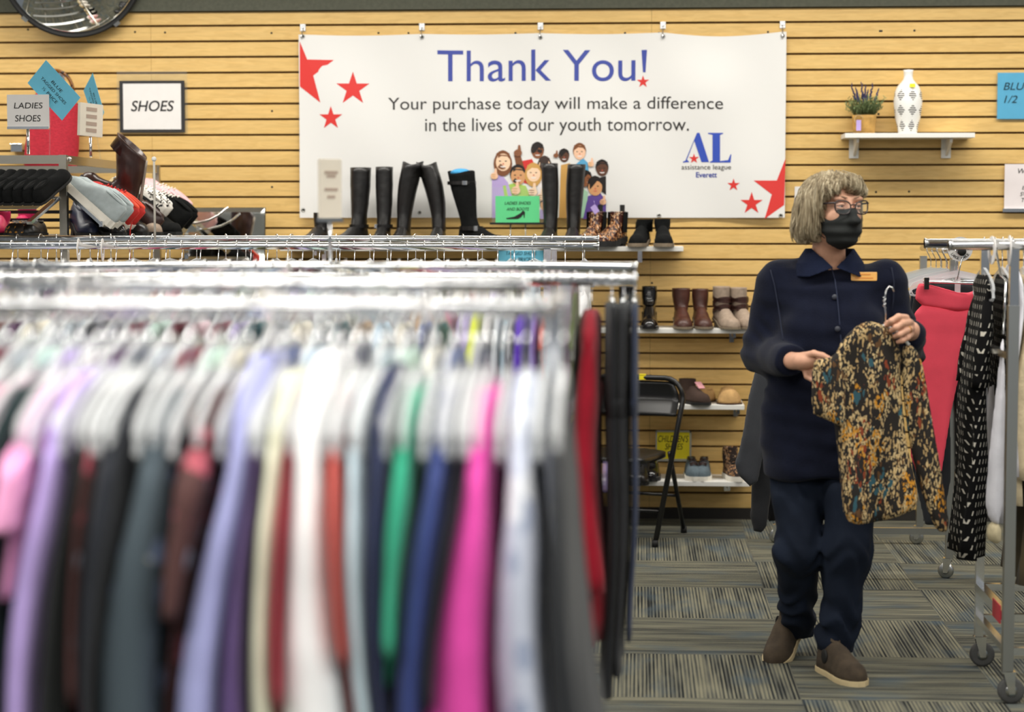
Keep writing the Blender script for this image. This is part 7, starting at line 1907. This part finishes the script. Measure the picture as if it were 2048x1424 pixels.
for u in (0.32, 0.10, -0.12, -0.32):
    mb = MB(); mb.box(ctr + Rz @ Vector((0.0, -0.0086, u*hh)), (0.055, 0.001, 0.016), rot=Rz); part(t, 'printed_line', mb, mat('faded_print', '#b9a494', rough=0.8), world=True)
mb = MB(); mb.tube([(xS, Yc, zS+0.0155), (xS, Yc, ctr.z-hh/2)], 0.006, 8); part(t, 'stem', mb, CHROME, world=True)

# ---- red crochet bag on the slatwall, with its hook
YB_ = WY-0.10
bz_ = Vector(at(104, 260, YB_))
bag = thing('handbag', 'red crochet bag with tortoiseshell handle hanging behind the shoe rack', 'bag', at(100, 344, YB_))
CRO = mat('red_crochet', '#b82738', rough=0.9, var=0.18, vscale=70, bump=0.9, bscale=140, stretch=(1, 1, 2.2))
obj('bag_body', puff('bag', [[(66, 182), (120, 170), (156, 200), (160, 250), (156, 320), (152, 344), (100, 348), (48, 340), (50, 300), (58, 240)]], YB_, 0.055, CRO, h=0.008, off=bag.location, fold=0.006, R=0.07), bag)
TORT = spots_mat('tortoiseshell', '#7a4a16', [('#2a1608', 45, 0.42, 12, 0.45)], rough=0.2)
c = at(112, 186, YB_); rr_ = 46*sc_at(YB_); mb = MB(); mb.tube([c + Vector((rr_*0.80*math.cos(PI*i/16), -0.01, rr_*0.98*math.sin(PI*i/16))) for i in range(17)], 0.0085, 10); part(bag, 'handle', mb, TORT, world=True)
hk = at(112, 148, YB_)
mb = MB(); zg = Z0 + round((hk.z+0.03-Z0)/PITCHZ)*PITCHZ
mb.box((hk.x, WY-0.003, zg-0.015), (0.03, 0.005, 0.05)); mb.tube([(hk.x, WY-0.004, zg-0.02), (hk.x, YB_-0.03, hk.z-0.015), (hk.x, YB_-0.04, hk.z+0.01)], 0.004, 8)
single('wall_hook', mb, CHROME, 'chrome slatwall hook carrying the red crochet bag', 'hook')
mb = MB(); p = at(36, 297, WY-0.03); mb.box(p, (0.058, 0.05, 0.035)); mb.box(p + Vector((0, -0.005, 0.02)), (0.062, 0.06, 0.006))
single('wall_bracket', mb, CHROME, 'small chrome slatwall bracket left of the red bag', 'bracket', bevel=0.002)

# ---- floor-standing shoe mirror behind the tray's end
YMi = 9.44
a, b = at(368, 415, YMi), at(531, 560, YMi)
t = thing('shoe_mirror', 'low rectangular mirror standing before the slatwall, right of the shoe rack', 'mirror', ((a.x+b.x)/2, YMi, 0))
Rm = Matrix.Rotation(-0.10, 3, 'X'); c = Vector(((a.x+b.x)/2, YMi, (a.z+b.z)/2)); Wm, Hm = b.x-a.x, a.z-b.z
mb = MB(); mb.box(c, (Wm, 0.012, Hm), rot=Rm); part(t, 'frame', mb, BLACKM, world=True)
mb = MB(); o_ = [c + Rm @ Vector((sx*Wm/2*0.985, -0.0062, sz*Hm/2*0.985)) for sx, sz in ((-1, -1), (1, -1), (1, 1), (-1, 1))]; i_ = [c + Rm @ Vector((sx*(Wm/2-0.022), -0.0105, sz*(Hm/2-0.022))) for sx, sz in ((-1, -1), (1, -1), (1, 1), (-1, 1))]
mb.loft([o_, i_], 0, (False, True), False); part(t, 'mirror_glass', mb, MATS['mirror_glass'], world=True)
for s in (-1, 1):
    mb = MB(); mb.sqtube((c.x+s*Wm*0.42, YMi+0.02, 0.0), (c.x+s*Wm*0.42, YMi+0.02, b.z+0.02), 0.024); part(t, 'leg', mb, BLACKM, world=True)
    mb = MB(); mb.sqtube((c.x+s*Wm*0.42, YMi-0.16, 0.012), (c.x+s*Wm*0.42, YMi+0.14, 0.012), 0.024); part(t, 'foot', mb, BLACKM, world=True)
